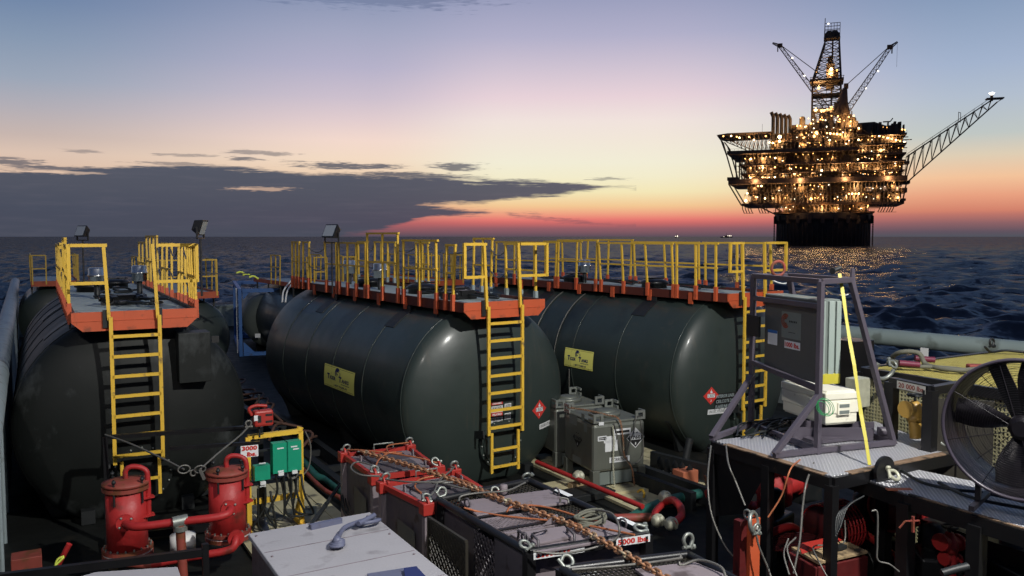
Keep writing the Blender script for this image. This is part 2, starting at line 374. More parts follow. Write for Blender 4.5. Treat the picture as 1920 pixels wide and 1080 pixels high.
        bmm = bmesh.new(); bmm.from_mesh(me); bmesh.ops.recalc_face_normals(bmm, faces=bmm.faces)
        bmm.to_mesh(me); bmm.free()
        me.materials.append(MATS[m] if isinstance(m, str) else m)
        o = bpy.data.objects.new(name, me); COL.objects.link(o)
        if parent is not None: o.parent = parent
        if s.many: o['kind'] = 'stuff'
        if bevel:
            bv = o.modifiers.new('bevel', 'BEVEL'); bv.width = bevel; bv.segments = 2; bv.limit_method = 'ANGLE'
        return o
def thing(name, label, cat, loc=(0, 0, 0), rz=0., group=None):
    o = bpy.data.objects.new(name, None); COL.objects.link(o); o.location = loc; o.rotation_euler = (0, 0, rz); o.empty_display_size = .3
    o['label'] = label; o['category'] = cat
    if group: o['group'] = group
    return o
def tag(o, label, cat, group=None):
    o['label'] = label; o['category'] = cat
    if group: o['group'] = group
    return o
def struct(o): o['kind'] = 'structure'; return o
def copy_tree(o, parent=None):
    c = o.copy(); COL.objects.link(c); c.parent = parent
    for ch in list(o.children): copy_tree(ch, c)
    return c
_tc = {}
def text_geo(txt, bold=.0, shear=0.):
    k = (txt, bold, shear)
    if k in _tc: return _tc[k]
    cu = bpy.data.curves.new('t', 'FONT'); cu.body = txt; cu.size = 1; cu.offset = bold; cu.shear = shear; cu.align_x = 'CENTER'; cu.align_y = 'CENTER'; cu.resolution_u = 2
    ob = bpy.data.objects.new('t', cu); COL.objects.link(ob)
    dg = bpy.context.evaluated_depsgraph_get(); dg.update()
    me = bpy.data.meshes.new_from_object(ob.evaluated_get(dg))
    vs = np.array([v.co[:2] for v in me.vertices]); fs = [tuple(p.vertices) for p in me.polygons]
    bpy.data.objects.remove(ob); bpy.data.curves.remove(cu); bpy.data.meshes.remove(me)
    if len(vs):
        lo, hi = vs.min(0), vs.max(0); vs = (vs - (lo + hi) / 2) / (hi - lo)     # unit box, centred
    _tc[k] = (vs, fs); return _tc[k]
def text(mb, txt, cx, cy, w, h, mp, bold=.02, shear=0.):
    """lay the text, stretched to w x h and centred at (cx,cy), through the mapping mp(u,v)->xyz"""
    vs, fs = text_geo(txt, bold, shear); mb.add([mp(cx + v[0] * w, cy + v[1] * h) for v in vs], fs)
def quad(mb, cx, cy, w, h, mp, n=1, rot=0.):
    c, s_ = math.cos(rot), math.sin(rot); vs = []
    for j in range(2):
        for i in range(n + 1):
            a = (i / n - .5) * w; b = (j - .5) * h; vs.append(mp(cx + a * c - b * s_, cy + a * s_ + b * c))
    mb.add(vs, [(i, i + 1, n + 2 + i, n + 1 + i) for i in range(n)])
def plane_map(o, u, v, off=0.):
    o = Vector(o); u = Vector(u).normalized(); v = Vector(v).normalized(); n = u.cross(v)
    return lambda a, b, k=0.: o + u * a + v * b + n * (off + k)
def lift(mp, k): return lambda a, b: mp(a, b, k)
def catenary(a, b, sag, n=14):
    a = Vector(a); b = Vector(b); return [a.lerp(b, i / n) + Vector((0, 0, -sag * 4 * (i / n) * (1 - i / n))) for i in range(n + 1)]
def spline(pts, n=8):
    P = [Vector(p) for p in pts]; P = [P[0] * 2 - P[1]] + P + [P[-1] * 2 - P[-2]]; out = []
    for i in range(1, len(P) - 2):
        for k in range(n):
            t_ = k / n; a, b, c, d = P[i - 1:i + 3]
            out.append(.5 * ((2 * b) + (c - a) * t_ + (2 * a - 5 * b + 4 * c - d) * t_ ** 2 + (3 * b - a - 3 * c + d) * t_ ** 3))
    return out + [P[-2]]
# survey: a photo pixel (1920 wide) met with a height, a depth, an X or a Y plane of the deck
def ray(px, py):
    x = (px - 960) / FPX; y = (540 - py) / FPX; a = math.cos(PITCH) + y * math.sin(PITCH); u = y * math.cos(PITCH) - math.sin(PITCH)
    return Vector((a * math.sin(YAW) + x * math.cos(YAW), a * math.cos(YAW) - x * math.sin(YAW), u))
C0 = Vector((0, 0, CAMH))
def at(px, py, z): d = ray(px, py); return C0 + d * ((z - CAMH) / d.z)
def atd(px, py, depth): return C0 + ray(px, py) * depth
def aX(px, py, X): d = ray(px, py); return C0 + d * (X / d.x)
def aY(px, py, Y): d = ray(px, py); return C0 + d * (Y / d.y)
def xy(v, z): return Vector((v[0], v[1], z))
# ================================================================ SEA, DECK
def build_sea():
    Z = -1.6; rs = [0.]
    r = 9.
    rings = []
    while r < 14000: rings.append(r); r *= 1.0085 if r < 1500 else 1.02
    rings = np.array(rings); nr = len(rings)
    a = np.concatenate([np.linspace(-100, -10, 60, endpoint=False), np.linspace(-10, 72, 900, endpoint=False), np.linspace(72, 160, 60, endpoint=False), np.linspace(160, 260, 20, endpoint=False)])
    a = np.radians(a); na = len(a)
    RR, AA = np.meshgrid(rings, a, indexing='ij')
    X0 = RR * np.sin(AA); Y0 = RR * np.cos(AA); X = X0.copy(); Y = Y0.copy(); H = np.zeros_like(X)
    rng = np.random.default_rng(5)
    sp_ = np.maximum(RR * .0085, .05)
    for lam in np.geomspace(.8, 26, 100):
        th = R(200) + rng.normal(0, .85) ; k = 2 * math.pi / lam; kx, ky = k * math.cos(th), k * math.sin(th)
        amp = .0215 * lam ** .55 * (1 if lam < 10 else (10 / lam) ** 1.1) * rng.uniform(.5, 1.35)
        fade = np.clip((lam / sp_ - 1.6) / 3., 0, 1)
        ph = kx * X0 + ky * Y0 + rng.uniform(0, 6.28)
        H += amp * fade * np.cos(ph); X -= amp * .8 * fade * np.sin(ph) * math.cos(th); Y -= amp * .8 * fade * np.sin(ph) * math.sin(th)
    # the long swell groups
    Vt = np.stack([X, Y, H + Z], -1).reshape(-1, 3)
    i = np.arange(nr - 1)[:, None] * na; j = np.arange(na)[None, :]; j2 = (j + 1) % na
    F = np.stack([i + j, i + j2, i + na + j2, i + na + j], -1).reshape(-1, 4)
    me = bpy.data.meshes.new('sea'); me.vertices.add(len(Vt)); me.vertices.foreach_set('co', Vt.ravel())
    me.loops.add(F.size); me.loops.foreach_set('vertex_index', F.ravel().astype(np.int32))
    me.polygons.add(len(F)); me.polygons.foreach_set('loop_start', np.arange(0, F.size, 4, dtype=np.int32)); me.polygons.foreach_set('loop_total', np.full(len(F), 4, dtype=np.int32))
    me.polygons.foreach_set('use_smooth', np.ones(len(F), bool)); me.update(); me.validate()
    m = bpy.data.materials.new('sea_water'); m.use_nodes = True; t = m.node_tree; b = t.nodes['Principled BSDF']
    t.nodes.remove(b); b = t.nodes.new('ShaderNodeMixShader'); t.links.new(b.outputs[0], t.nodes['Material Output'].inputs[0])
    df = t.nodes.new('ShaderNodeBsdfDiffuse'); df.inputs[0].default_value = (.028, .034, .046, 1); gl = t.nodes.new('ShaderNodeBsdfGlossy'); gl.inputs['Color'].default_value = (.86, .90, .98, 1); gl.inputs['Roughness'].default_value = .13
    fr = t.nodes.new('ShaderNodeFresnel'); fr.inputs[0].default_value = 1.33; mu = t.nodes.new('ShaderNodeMath'); mu.operation = 'MULTIPLY'; mu.inputs[1].default_value = 1.0; t.links.new(fr.outputs[0], mu.inputs[0]); m0 = mu; mu = t.nodes.new('ShaderNodeMath'); mu.operation = 'MINIMUM'; mu.inputs[1].default_value = .155; t.links.new(m0.outputs[0], mu.inputs[0])
    t.links.new(mu.outputs[0], b.inputs[0]); t.links.new(df.outputs[0], b.inputs[1]); t.links.new(gl.outputs[0], b.inputs[2])
    tcn = t.nodes.new('ShaderNodeTexCoord'); 
    def nz(s, sx, det):
        mp = t.nodes.new('ShaderNodeMapping'); mp.inputs['Scale'].default_value = (1, sx, 1); mp.inputs['Rotation'].default_value = (0, 0, R(20)); t.links.new(tcn.outputs['Object'], mp.inputs[0])
        n = t.nodes.new('ShaderNodeTexNoise'); n.inputs['Scale'].default_value = s; n.inputs['Detail'].default_value = det; n.inputs['Roughness'].default_value = .62; t.links.new(mp.outputs[0], n.inputs['Vector']); return n.outputs['Color']
    def vm(op, a, bb):
        n = t.nodes.new('ShaderNodeVectorMath'); n.operation = op
        for i, v in ((0, a), (1, bb)):
            if isinstance(v, tuple): n.inputs[i].default_value = v
            elif v is not None: t.links.new(v, n.inputs[i])
        return n.outputs[0]
    # wave slopes straight from noise, so they do not flatten with distance
    geo = t.nodes.new('ShaderNodeNewGeometry')
    sl = vm('ADD', vm('MULTIPLY', vm('SUBTRACT', nz(.28, .55, 5), (.5, .5, .5)), (1.5, 1.5, 0)), vm('MULTIPLY', vm('SUBTRACT', nz(1.7, .6, 4), (.5, .5, .5)), (.9, .9, 0)))
    nrm = vm('NORMALIZE', vm('ADD', geo.outputs['Normal'], sl), None)
    for x in (df, gl, fr): t.links.new(nrm, x.inputs['Normal'])
    me.materials.append(m)
    o = bpy.data.objects.new('sea', me); COL.objects.link(o); struct(o)
build_sea()

# ship's steel deck, with the hull sides down to the water
dk = MB(); dk.prism([(-.9, -6, -.35), (20.5, -6, -.35), (19.2, 5, -.35), (18.2, 14, -.35), (17.4, 38, -.35), (16, 60, -.35), (-.6, 60, -.35), (-.6, 20, -.35)], (0, 0, .35))
m = mat('deck_steel', (.010, .011, .010), .6, spec=.2, var=.4, vs=1.2, bump=.5, bs=7, dirt=(.03, .026, .02), dk=.42, ds=.9)
struct(dk.build('deck', 'deck_steel'))
hl = MB(); hl.prism([(-.8, -6, -3), (20.3, -6, -3), (19, 5, -3), (18, 14, -3), (17.2, 38, -3), (15.8, 60, -3), (-.5, 60, -3), (-.5, 20, -3)], (0, 0, 2.6))
struct(hl.build('ship_hull', 'black_steel'))

def planks(name, corners, z, n, along=0, m='wood'):
    """timber sheathing laid on the deck: a quad of boards with gaps"""
    a, b, c, d = [Vector((p[0], p[1], z)) for p in corners]; mb = MB()
    for i in range(n):
        t0, t1 = (i + .03) / n, (i + .97) / n; dz = random.uniform(-.006, .006)
        p = [a.lerp(b, t0), a.lerp(b, t1), d.lerp(c, t1), d.lerp(c, t0)]
        mb.prism([q + Vector((0, 0, dz)) for q in p], (0, 0, .05))
    return struct(mb.build(name, m))
planks('deck_planking', [(2.65, 9.2), (4.35, 9.2), (4.35, 15.2), (2.65, 15.2)], .02, 8)
planks('deck_planking', [at(1010, 905, .12), at(1110, 925, .12), at(1330, 906, .12), at(1235, 868, .12)], .05, 9)
planks('deck_planking', [(8.6, 10.6), (11.4, 10.6), (11.4, 14.5), (8.6, 14.5)], .01, 12)

# deck clutter between the tanks: skid rails
sr = MB()
for X in (4.75, 5.25): sr.bar((X, 8, .12), (X, 30, .12), .14, .24)
for k in range(16): sr.bar((4.75, 9 + k * 1.3, .1), (5.25, 9 + k * 1.3, .1), .1, .12)
tag(sr.build('deck_rail', 'dark_steel'), 'long dark steel rail track on deck left of the middle tank', 'rail')
sr = MB()
for X in (9.55, 9.95): sr.bar((X, 10.3, .16), (X - .4, 20, .16), .12, .3)
tag(sr.build('deck_rail', 'dark_steel'), 'dark steel cargo rail beside wooden planks under the grey tote', 'rail')

# ================================================================ TANKS
RT, ZC, PZ = 1.77, 1.57, 3.4
DC, Y0 = .50, .70
def cap_y(x, z, y0=Y0, dep=DC):
    q = 1 - (x * x + (z - ZC) ** 2) / RT ** 2
    return y0 - dep * math.sqrt(max(0, q))
def make_tank(name, loc, rz, length, m, label, opt):
    T = thing(name, label, 'tank', loc, rz, opt.get('group', 'steel liquid tanks lined up on deck'))
    fr = opt.get('front', True)
    prof = [(max(1e-4, RT * math.sin(a)), Y0 - DC * math.cos(a)) for a in np.linspace(0, math.pi / 2, 14)]
    prof += [(RT, Y0 + (length - .75 - Y0) * k / 8) for k in range(1, 9)] + [(RT * math.cos(a), length - .75 + .42 * math.sin(a)) for a in np.linspace(.12, math.pi / 2 - .01, 10)]
    MB().lathe(prof, (0, 0, ZC), 'y', 72).build('shell', m, T)
    # weld seams as thin proud bands
    sm = MB()
    for y in [Y0 + .01] + list(np.arange(2.4, length - .7, 1.55)):
        sm.ring((0, y, ZC), RT + .001, .013, (0, 1, 0), 72, 4)
    sm.build('weld_seam', m, T)
    # saddles and skid
    sd = MB()
    for x in (-.75, .75): sd.bar((x, .3, .12), (x, length - .3, .12), .2, .22)
    for y in (1.0, length / 2, length - 1.0):
        sd.prism([(-1.25, y - .06, .02), (1.25, y - .06, .02), (1.5, y - .06, .9)] + [(RT * 1.01 * math.sin(a), y - .06, ZC - RT * 1.01 * math.cos(a)) for a in np.linspace(1.05, -1.05, 14)] + [(-1.5, y - .06, .9)], (0, .12, 0))
    sd.build('saddle', 'dark_steel', T)
    # walkway
    hw = opt.get('hw', .85); wl = opt.get('wl', length - .3)
    MB().bbox((-hw + .03, .02, PZ - .07), (hw - .03, wl, PZ - .03)).build('walkway', 'walk_grey', T)
    for s in (-1, 1):
        x = s * hw; k = MB(); k.bbox((x - .025, .03, PZ - .15), (x + .025, wl, PZ + .03)); k.build('kick_plate', opt.get('kick', 'orange_shaded') if s < 0 or not opt.get('right_dark') else 'dark_steel', T)
    fp = MB()
    fp.prism([(-hw - .03, -.02, PZ + .03), (hw + .03, -.02, PZ + .03), (hw + .03, -.02, PZ - .13), (hw - .12, -.02, PZ - .27), (-hw + .12, -.02, PZ - .27), (-hw - .03, -.02, PZ - .13)], (0, .03, 0))
    fp.bbox((-hw - .02, -.03, PZ - .115), (hw + .02, -.02, PZ - .105))
    fpo = fp.build('front_panel', 'orange', T)
    # legs from the walkway to the shell
    ys = np.arange(1.0, wl - .2, 1.25)
    for s in (-1, 1):
        zb = ZC + math.sqrt(RT ** 2 - (hw + .0) ** 2) - .06
        for i, y in enumerate(ys):
            g = MB(); x = s * (hw + .02)
            if i % 3 == 1:
                g.bar((x, y - .12, PZ - .16), (x, y - .12, zb), .03, .18, (0, 1, 0)); g.prism([(x, y - .04, PZ - .15), (x, y + .12, zb + .02), (x, y - .04, zb + .02)], (.03, 0, 0))
                g.bar((x - .25 * s, y - .12, PZ - .16), (x - .25 * s, y - .12, zb + .12), .06, .1, (0, 1, 0))
                a0 = math.asin(min(.99, hw / RT))
                g.prism([((RT + .015) * math.sin(s * a), y - .22, ZC + (RT + .015) * math.cos(a)) for a in np.linspace(a0 - .05, a0 + .28, 5)] + [((RT + .002) * math.sin(s * a), y - .22, ZC + (RT + .002) * math.cos(a)) for a in np.linspace(a0 + .28, a0 - .05, 5)], (0, .42, 0))
            else: g.bar((x, y, PZ - .16), (x, y, zb - .02), .03, .09, (0, 1, 0))
            g.build('walkway_leg', 'dark_steel', T)
            MB().bbox((x - .02 * s - .02, y - .06, PZ - .24), (x + .03 * s, y + .06, PZ + .0)).build('leg_bracket', 'orange', T)
    rng = random.Random(opt.get('seed', 1))
    # side railings in removable sections: (y0, y1, height, n posts)
    for s in (-1, 1):
        x = s * (hw + .045); secs = opt['left'] if s < 0 else opt['right']
        for (y0, y1, h, n) in secs:
            ln = rng.uniform(-.05, .05); lx = rng.uniform(-.03, .03)
            for i in range(n):
                y = y0 + (y1 - y0) * i / max(1, n - 1)
                jit = rng.uniform(-.03, .03)
                p = MB(); p.bar((x, y, PZ + .0), (x + lx, y + ln + jit, PZ + h - .02), .04, .04, (0, 1, 0)); po = p.build('rail_post', 'yellow', T)
                MB().bbox((x - .032, y - .036, PZ - .14), (x + .032, y + .036, PZ + .16)).build('socket', 'orange' if s < 0 or opt.get('osock') else 'rail_grey', po)
            q = MB(); q.bar((x + lx, y0 + ln - .05, PZ + h), (x + lx, y1 + ln + .05, PZ + h), .045, .04)
            q.build('top_rail', 'yellow', T)
            q = MB(); q.bar((x + lx * .5, y0 + ln / 2 - .03, PZ + h * .52), (x + lx * .5, y1 + ln / 2 + .03, PZ + h * .52), .035, .035)
            q.build('mid_rail', 'yellow', T)
        # chains between sections
        for (a, b) in zip(secs[:-1], secs[1:]):
            if b[0] - a[1] > .35:
                q = MB()
                for hh in (.95, .5): q.tube(catenary((x, a[1], PZ + hh), (x, b[0], PZ + hh), .14), .012, 5)
                q.build('safety_chain', 'wire', T)
    if opt.get('ladder'):
        lx0, lx1, zb, rz0 = opt['ladder']
        # entry hoops and ladder in front of the platform
        for (a, b) in ((-hw - .04, lx0), (lx1, hw + .04)):
            q = MB(); y = -.06
            q.bar((a, y, PZ + 1.06), (b, y, PZ + 1.06), .05, .05); q.bar((a, y, PZ + .48), (b, y, PZ + .48), .05, .05)
            xo = a if b == lx0 else b
            q.bar((xo, y, PZ + .46), (xo, y, PZ + 1.08), .05, .05, (0, 1, 0))
            xm = (a + b) / 2 if rng.random() > 2 else None
            q.build('entry_gate', 'yellow', T)
        lad = MB()
        for sx, xx in ((-1, lx0), (1, lx1)):
            lad.bar((xx - .06 * 0, -.07, PZ - .1), (xx - .05, -.06, PZ + 1.08), .05, .05, (0, 1, 0))
            lad.bar((xx + .02, -.1, rz0), (xx + .02, -.1, PZ - .05), .055, .04, (0, 1, 0))
        lad.build('ladder_stile', 'yellow', T)
        z = PZ - .36; cnt = 0
        while z > rz0:
            MB().bar((lx0 + .02, -.1, z), (lx1 + .02, -.1, z), .04, .05).build('rung', 'yellow', T); z -= .315
        lw = MB(); l0, l1 = lx0 + .12, lx1 - .03
        for xx in (l0, l1): lw.bar((xx, -.04, zb), (xx, -.04, rz0 + .02), .05, .035, (0, 1, 0))
        lw.build('lower_ladder', 'yellow', T)
        z = rz0 - .30
        while z > zb: MB().bar((l0, -.04, z), (l1, -.04, z), .035, .045).build('rung', 'yellow', T); z -= .315
        lb = MB()
        for xx in (lx0 - .06, lx1 + .02):
            lb.bar((xx, -.06, rz0 + .02), (xx, cap_y(xx, rz0), rz0 - .04), .03, .14)
            lb.bbox((xx - .03, -.06, PZ - .22), (xx + .05, -.03, PZ + .06))
        lb.build('ladder_bracket', 'dark_steel', T)
        # bottom manway on the end cap
        mw = MB(); yy = cap_y(.05, .75)
        mw.disc((.05, yy + .02, .75), .46, .14, 'y', 36); mw.disc((.05, yy - .07, .75), .40, .05, 'y', 36)
        mo = mw.build('manway', m, T)
        bt = MB()
        for k in range(16): bt.ball((.05 + .43 * math.cos(k * .3927), yy - .06, .75 + .43 * math.sin(k * .3927)), .018, 6)
        bt.build('bolt', 'galv', mo)
    return T
def capmap(T=None, off=.006): return lambda a, b, k=0.: (a, cap_y(a, b) - off - k, b)
def placard(T, x, z, s=.19):
    mp = capmap(); q = MB(); n = 6
    def grid(mb, mp_, hw_, hh, diamond=True):
        vs = []; fs = []
        for j in range(n + 1):
            for i in range(n + 1):
                u, v = i / n - .5, j / n - .5
                a, b = (u - v, u + v) if diamond else (u, v)
                vs.append(mp_(x + a * hw_, z + b * hh))
        for j in range(n):
            for i in range(n): fs.append((j * (n + 1) + i, j * (n + 1) + i + 1, (j + 1) * (n + 1) + i + 1, (j + 1) * (n + 1) + i))
        mb.add(vs, fs)
    grid(q, mp, s, s); o = q.build('hazard_placard', 'ink_red', T)
    w = MB(); quad(w, x, z, s * .98, s * .42, lift(mp, .002), 4)
    w.add([lift(mp, .002)(x + a * s, z + b * s) for a, b in ((-.12, .28), (.12, .28), (.16, .42), (.09, .50), (.05, .42), (.0, .72), (-.07, .50), (-.15, .46))], [tuple(range(8))])
    text(w, '3', x, z - s * .55, s * .14, s * .26, lift(mp, .002), .03)
    w.build('white_print', 'white_label', o)
    w = MB(); text(w, '1307', x, z, s * .88, s * .34, lift(mp, .004), .0); w.build('lettering', 'ink_black', o)
def strip(T, x, z, w_, h_, txt, rot=0.):
    mp = capmap(); c, s_ = math.cos(rot), math.sin(rot)
    rm = lambda a, b, k=0.: mp(x + (a) * c - b * s_, z + a * s_ + b * c, k)
    q = MB(); quad(q, 0, 0, w_, h_, rm, 5); o = q.build('label_strip', 'white_label', T)
    w = MB(); text(w, txt, 0, 0, w_ * .9, h_ * .62, lift(rm, .002), .0); w.build('lettering', 'ink_black', o)
def logo_sign(T, y0, y1, zc, h):
    """yellow company sign bent round the shell on its left side: u runs towards the viewer (-y)"""
    yc = (y0 + y1) / 2; W_ = y1 - y0
    def mp(a, b, k=0.):
        ph = (zc + b - ZC) / RT; r = RT + .012 + k
        return (-r * math.cos(ph), yc - a, ZC + r * math.sin(ph))
    q = MB(); n = 8; vs = []
    for j in range(n + 1):
        vs += [mp(-W_ / 2, (j / n - .5) * h), mp(W_ / 2, (j / n - .5) * h)]
    q.add(vs, [(2 * j, 2 * j + 1, 2 * j + 3, 2 * j + 2) for j in range(n)]); o = q.build('company_sign', 'sign_yellow', T)
    k = MB(); u = W_; L1 = lift(mp, .003)
    text(k, 'T', -u * .34, -.01 * h, u * .085, h * .25, L1, .05); text(k, 'IGER', -u * .19, -.045 * h, u * .2, h * .17, L1, .04)
    text(k, 'T', u * .055, -.01 * h, u * .085, h * .25, L1, .05); text(k, 'ANKS', u * .22, -.045 * h, u * .23, h * .17, L1, .04)
    [quad(k, u * (.10 + .03 * i), -.205 * h, u * .02, h * .035, L1) for i in range(9)]
    text(k, '1-877-TIGER-01', u * .06, -.345 * h, u * .42, h * .09, L1, .03)
    # emblem: a dark disc broken by curved strokes, with a whip of a tail
    def arc(cx, cy, rx, ry, a0, a1, wd):
        m_ = 14; pp = []
        for i in range(m_ + 1):
            a = R(a0 + (a1 - a0) * i / m_); t_ = math.sin(math.pi * i / m_) * .8 + .2
            pp.append((cx + (rx + wd * t_) * math.cos(a), cy + (ry + wd * t_ * 2) * math.sin(a), cx + (rx - wd * t_) * math.cos(a), cy + (ry - wd * t_ * 2) * math.sin(a)))
        vs = []
        for a_, b_, c_, d_ in pp: vs += [L1(a_, b_), L1(c_, d_)]
        k.add(vs, [(2 * i, 2 * i + 1, 2 * i + 3, 2 * i + 2) for i in range(m_)])
    ex, ey = -u * .04, h * .24
    arc(ex, ey, u * .075, h * .17, 40, 250, u * .010); arc(ex, ey, u * .055, h * .12, 60, 230, u * .008); arc(ex + u * .01, ey, u * .03, h * .08, 0, 300, u * .006)
    arc(ex + u * .03, ey - h * .05, u * .05, h * .12, -80, 60, u * .005); arc(ex - u * .01, ey + h * .02, u * .02, h * .13, 100, 260, u * .005)
    arc(ex + u * .12, ey - h * .02, u * .02, h * .18, 150, 280, u * .003); arc(ex + u * .02, ey + .09 * h, u * .04, h * .03, 0, 180, u * .004)
    k.build('lettering', 'ink_blue', o)
    k = MB(); quad(k, 0, h * .44, u * .96, h * .012, lift(mp, .003)); quad(k, 0, -h * .44, u * .96, h * .012, lift(mp, .003)); k.build('border_line', 'ink_black', o)
def vent(name, loc, label, h=.55, r=.16):
    T = thing(name, label, 'vent', loc)
    MB().lathe([(.06, 0), (.06, h * .55)], n=14).build('stem', 'dark_steel', T)
    MB().lathe([(r * .8, h * .4), (r, h * .45), (r, h * .7), (r * 1.08, h * .71), (r * 1.08, h * .76), (r, h * .77), (r, h), (r * .9, h * 1.02)], n=24).build('canister', 'silver', T)
    return T
def walkstuff(T, items, seed):
    """black hoses, hatch lids and silver vents fixed on a walkway, tank-local"""
    rg = random.Random(seed)
    for kind, x, y in items:
        if kind == 'vent':
            v = MB(); v.lathe([(.055, PZ - .3), (.055, PZ + .3)], (x, y, 0), n=12); v.build('vent_stem', 'dark_steel', T)
            v = MB(); v.lathe([(.12, PZ + .24), (.15, PZ + .26), (.15, PZ + .40), (.165, PZ + .405), (.165, PZ + .44), (.15, PZ + .45), (.15, PZ + .56), (.13, PZ + .58)], (x, y, 0), n=24); v.build('vent_canister', 'silver', T)
        elif kind == 'hatch':
            v = MB(); v.lathe([(.30, PZ - .1), (.30, PZ + .07), (.34, PZ + .07), (.34, PZ + .12), (.25, PZ + .17), (.02, PZ + .19)], (x, y, 0), n=28); v.bar((x - .3, y, PZ + .2), (x + .3, y, PZ + .2), .05, .03); v.build('hatch', 'black_steel', T)
        elif kind == 'hose':
            v = MB(); pts = [(x + rg.uniform(-.28, .28), y + rg.uniform(-.8, .8), PZ + rg.uniform(.02, .10)) for _ in range(9)]
            v.tube(spline(pts, 6), .022, 7); v.build('hose', 'hose_black', T)
        elif kind == 'valve':
            v = MB(); v.box((x, y, PZ + .05), (.62, .34, .14)); v.box((x + .1, y - .1, PZ + .1), (.3, .2, .1)); v.tube([(x - .35, y, PZ + .08), (x + .38, y + .05, PZ + .08)], .05, 8)
            for k in range(5): v.ball((x + rg.uniform(-.35, .35), y + rg.uniform(-.2, .2), PZ + .08), rg.uniform(.05, .09), 6)
            v.build('valve_block', 'black_steel', T)

gp = 'steel liquid tanks lined up on deck'
TL = make_tank('liquid_tank', (1.48, 14.33, 0), R(-.6), 10.2, 'tank_black', 'big black scuffed steel tank with yellow ladder and grey walkway, beside the left rail', dict(hw=.88, seed=3,
    left=[(.25, 1.6, 1.05, 4), (1.9, 3.4, 1.16, 4), (4.2, 5.8, 1.05, 3), (6.2, 8.6, 1.0, 5)], right=[(.12, .75, 1.05, 4), (1.3, 2.1, 1.05, 3), (3.0, 4.4, 1.05, 3), (5.0, 7.0, 1.2, 4), (7.2, 8.8, 1.05, 3)],
    ladder=(-.39, .31, .45, 1.02), right_dark=True, osock=True, wl=9.4))
walkstuff(TL, [('valve', -.05, 2.2), ('hose', .2, 2.6), ('hose', .1, 1.6), ('hose', -.2, 4), ('vent', -.32, 4.0), ('hatch', -.3, 6.4), ('hatch', .25, 7.6), ('hose', .3, 5.6), ('vent', .55, 5.0), ('hose', .4, 1.6)], 4)
TC = make_tank('liquid_tank', (7.50, 13.08, 0), R(3.66), 9.1, 'tank_green', 'large dark green tank in the middle with yellow ladder and yellow sign on its side', dict(seed=8,
    left=[(.35, .62, 1.04, 2), (.95, 2.3, 1.12, 3), (2.55, 4.0, 1.26, 3), (4.15, 5.6, 1.05, 4), (5.75, 6.4, 1.05, 2), (7.6, 8.0, 1.05, 2), (8.3, 8.8, 1.05, 3)], right=[(.3, 1.3, 1.05, 3), (1.9, 2.6, 1.15, 3), (4.6, 5.2, 1.05, 3), (6.4, 7.6, 1.05, 4), (8.0, 8.6, 1.05, 2)],
    ladder=(-.44, .29, .30, 1.02), wl=8.7))
walkstuff(TC, [('valve', -.1, 1.5), ('hose', .2, 1.2), ('hose', -.1, 2.6), ('vent', -.15, 5.0), ('vent', .2, 7.6), ('hatch', .1, 3.4), ('hatch', .2, 6.3), ('hose', .1, 3.5), ('hose', .2, 1.9), ('valve', .3, 2.4)], 6)
TR = make_tank('liquid_tank', (13.2, 12.45, 0), R(4.5), 9.6, 'tank_green', 'large dark green tank on the right, its ladder partly behind the purple frame', dict(seed=5,
    left=[(.3, 1.4, 1.05, 3), (1.5, 3.9, 1.04, 4), (4.1, 5.6, 1.10, 3), (5.7, 8.5, 1.04, 4)], right=[(.3, 2.2, 1.05, 3), (2.4, 4.6, 1.05, 3), (4.8, 6.6, 1.1, 3), (6.8, 8.5, 1.05, 3)],
    ladder=(-.48, .22, .30, 1.0), wl=9.0, osock=True))
walkstuff(TR, [('hatch', 0, 3), ('hatch', 0, 6), ('vent', 0, 5.6), ('hose', .2, 2), ('hose', .1, 4.6), ('hose', .0, 7)], 9)
placard(TC, .98, 1.27); strip(TC, 1.26, .94, .5, .11, 'UN1307, XYLENES, PGII', R(7))
placard(TR, -1.0, 1.30); strip(TR, -.75, .95, .60, .11, 'UN1307, XYLENES, PGIII')
q = MB(); mp = capmap(); quad(q, -.62, 1.16, .56, .34, mp, 4); o = q.build('stencil_patch', 'ink_black', TR)
q = MB()
for i, tt in enumerate(('INTERIOR LINER', 'CEILCOTE 242', 'FLAKELINE GREY')): text(q, tt, -.62, 1.27 - .11 * i, .5, .07, lift(mp, .002), .02)
q.build('lettering', 'rail_grey', o)
# warning labels behind the middle ladder
mp = capmap()
for (x, z, w_, h_, mm, tt, tm) in ((-.05, 1.52, .25, .05, 'ink_red', 'DANGER', 'white_label'), (-.05, 1.41, .25, .12, 'white_label', 'DO NOT ENTER', 'ink_black'), (-.05, 1.31, .25, .07, 'ink_red', 'PELIGRO', 'white_label'), (-.05, 1.20, .25, .11, 'white_label', 'NO ENTRE', 'ink_black'),
                                   (.19, 1.43, .15, .12, 'white_label', 'CAUTION', 'ink_black'), (.19, 1.25, .14, .12, 'white_label', 'NOTICE', 'ink_black')):
    q = MB(); quad(q, x, z, w_, h_, mp, 3); o = q.build('warning_label', mm, TC)
    q = MB(); text(q, tt, x, z + (h_ * .2 if tm == 'ink_black' else 0), w_ * .8, min(.045, h_ * .7), lift(mp, .002), .03)
    if tm == 'ink_black':
        for i in range(3): quad(q, x, z - h_ * .05 - i * h_ * .13, w_ * .75, h_ * .04, lift(mp, .002))
    q.build('lettering', tm, o)
logo_sign(TC, 2.75, 4.35, 1.66, .46); logo_sign(TR, 3.15, 4.2, 1.72, .44)
# equipment box and stains on the left tank's end
MB().bbox((.62, .02, 2.2), (1.12, .5, 3.02)).build('junction_cover', 'tank_black', TL, bevel=.01)
MB().bbox((1.135, .0, 2.84), (1.25, .03, 2.95)).build('label_strip', 'ink_black', TL)
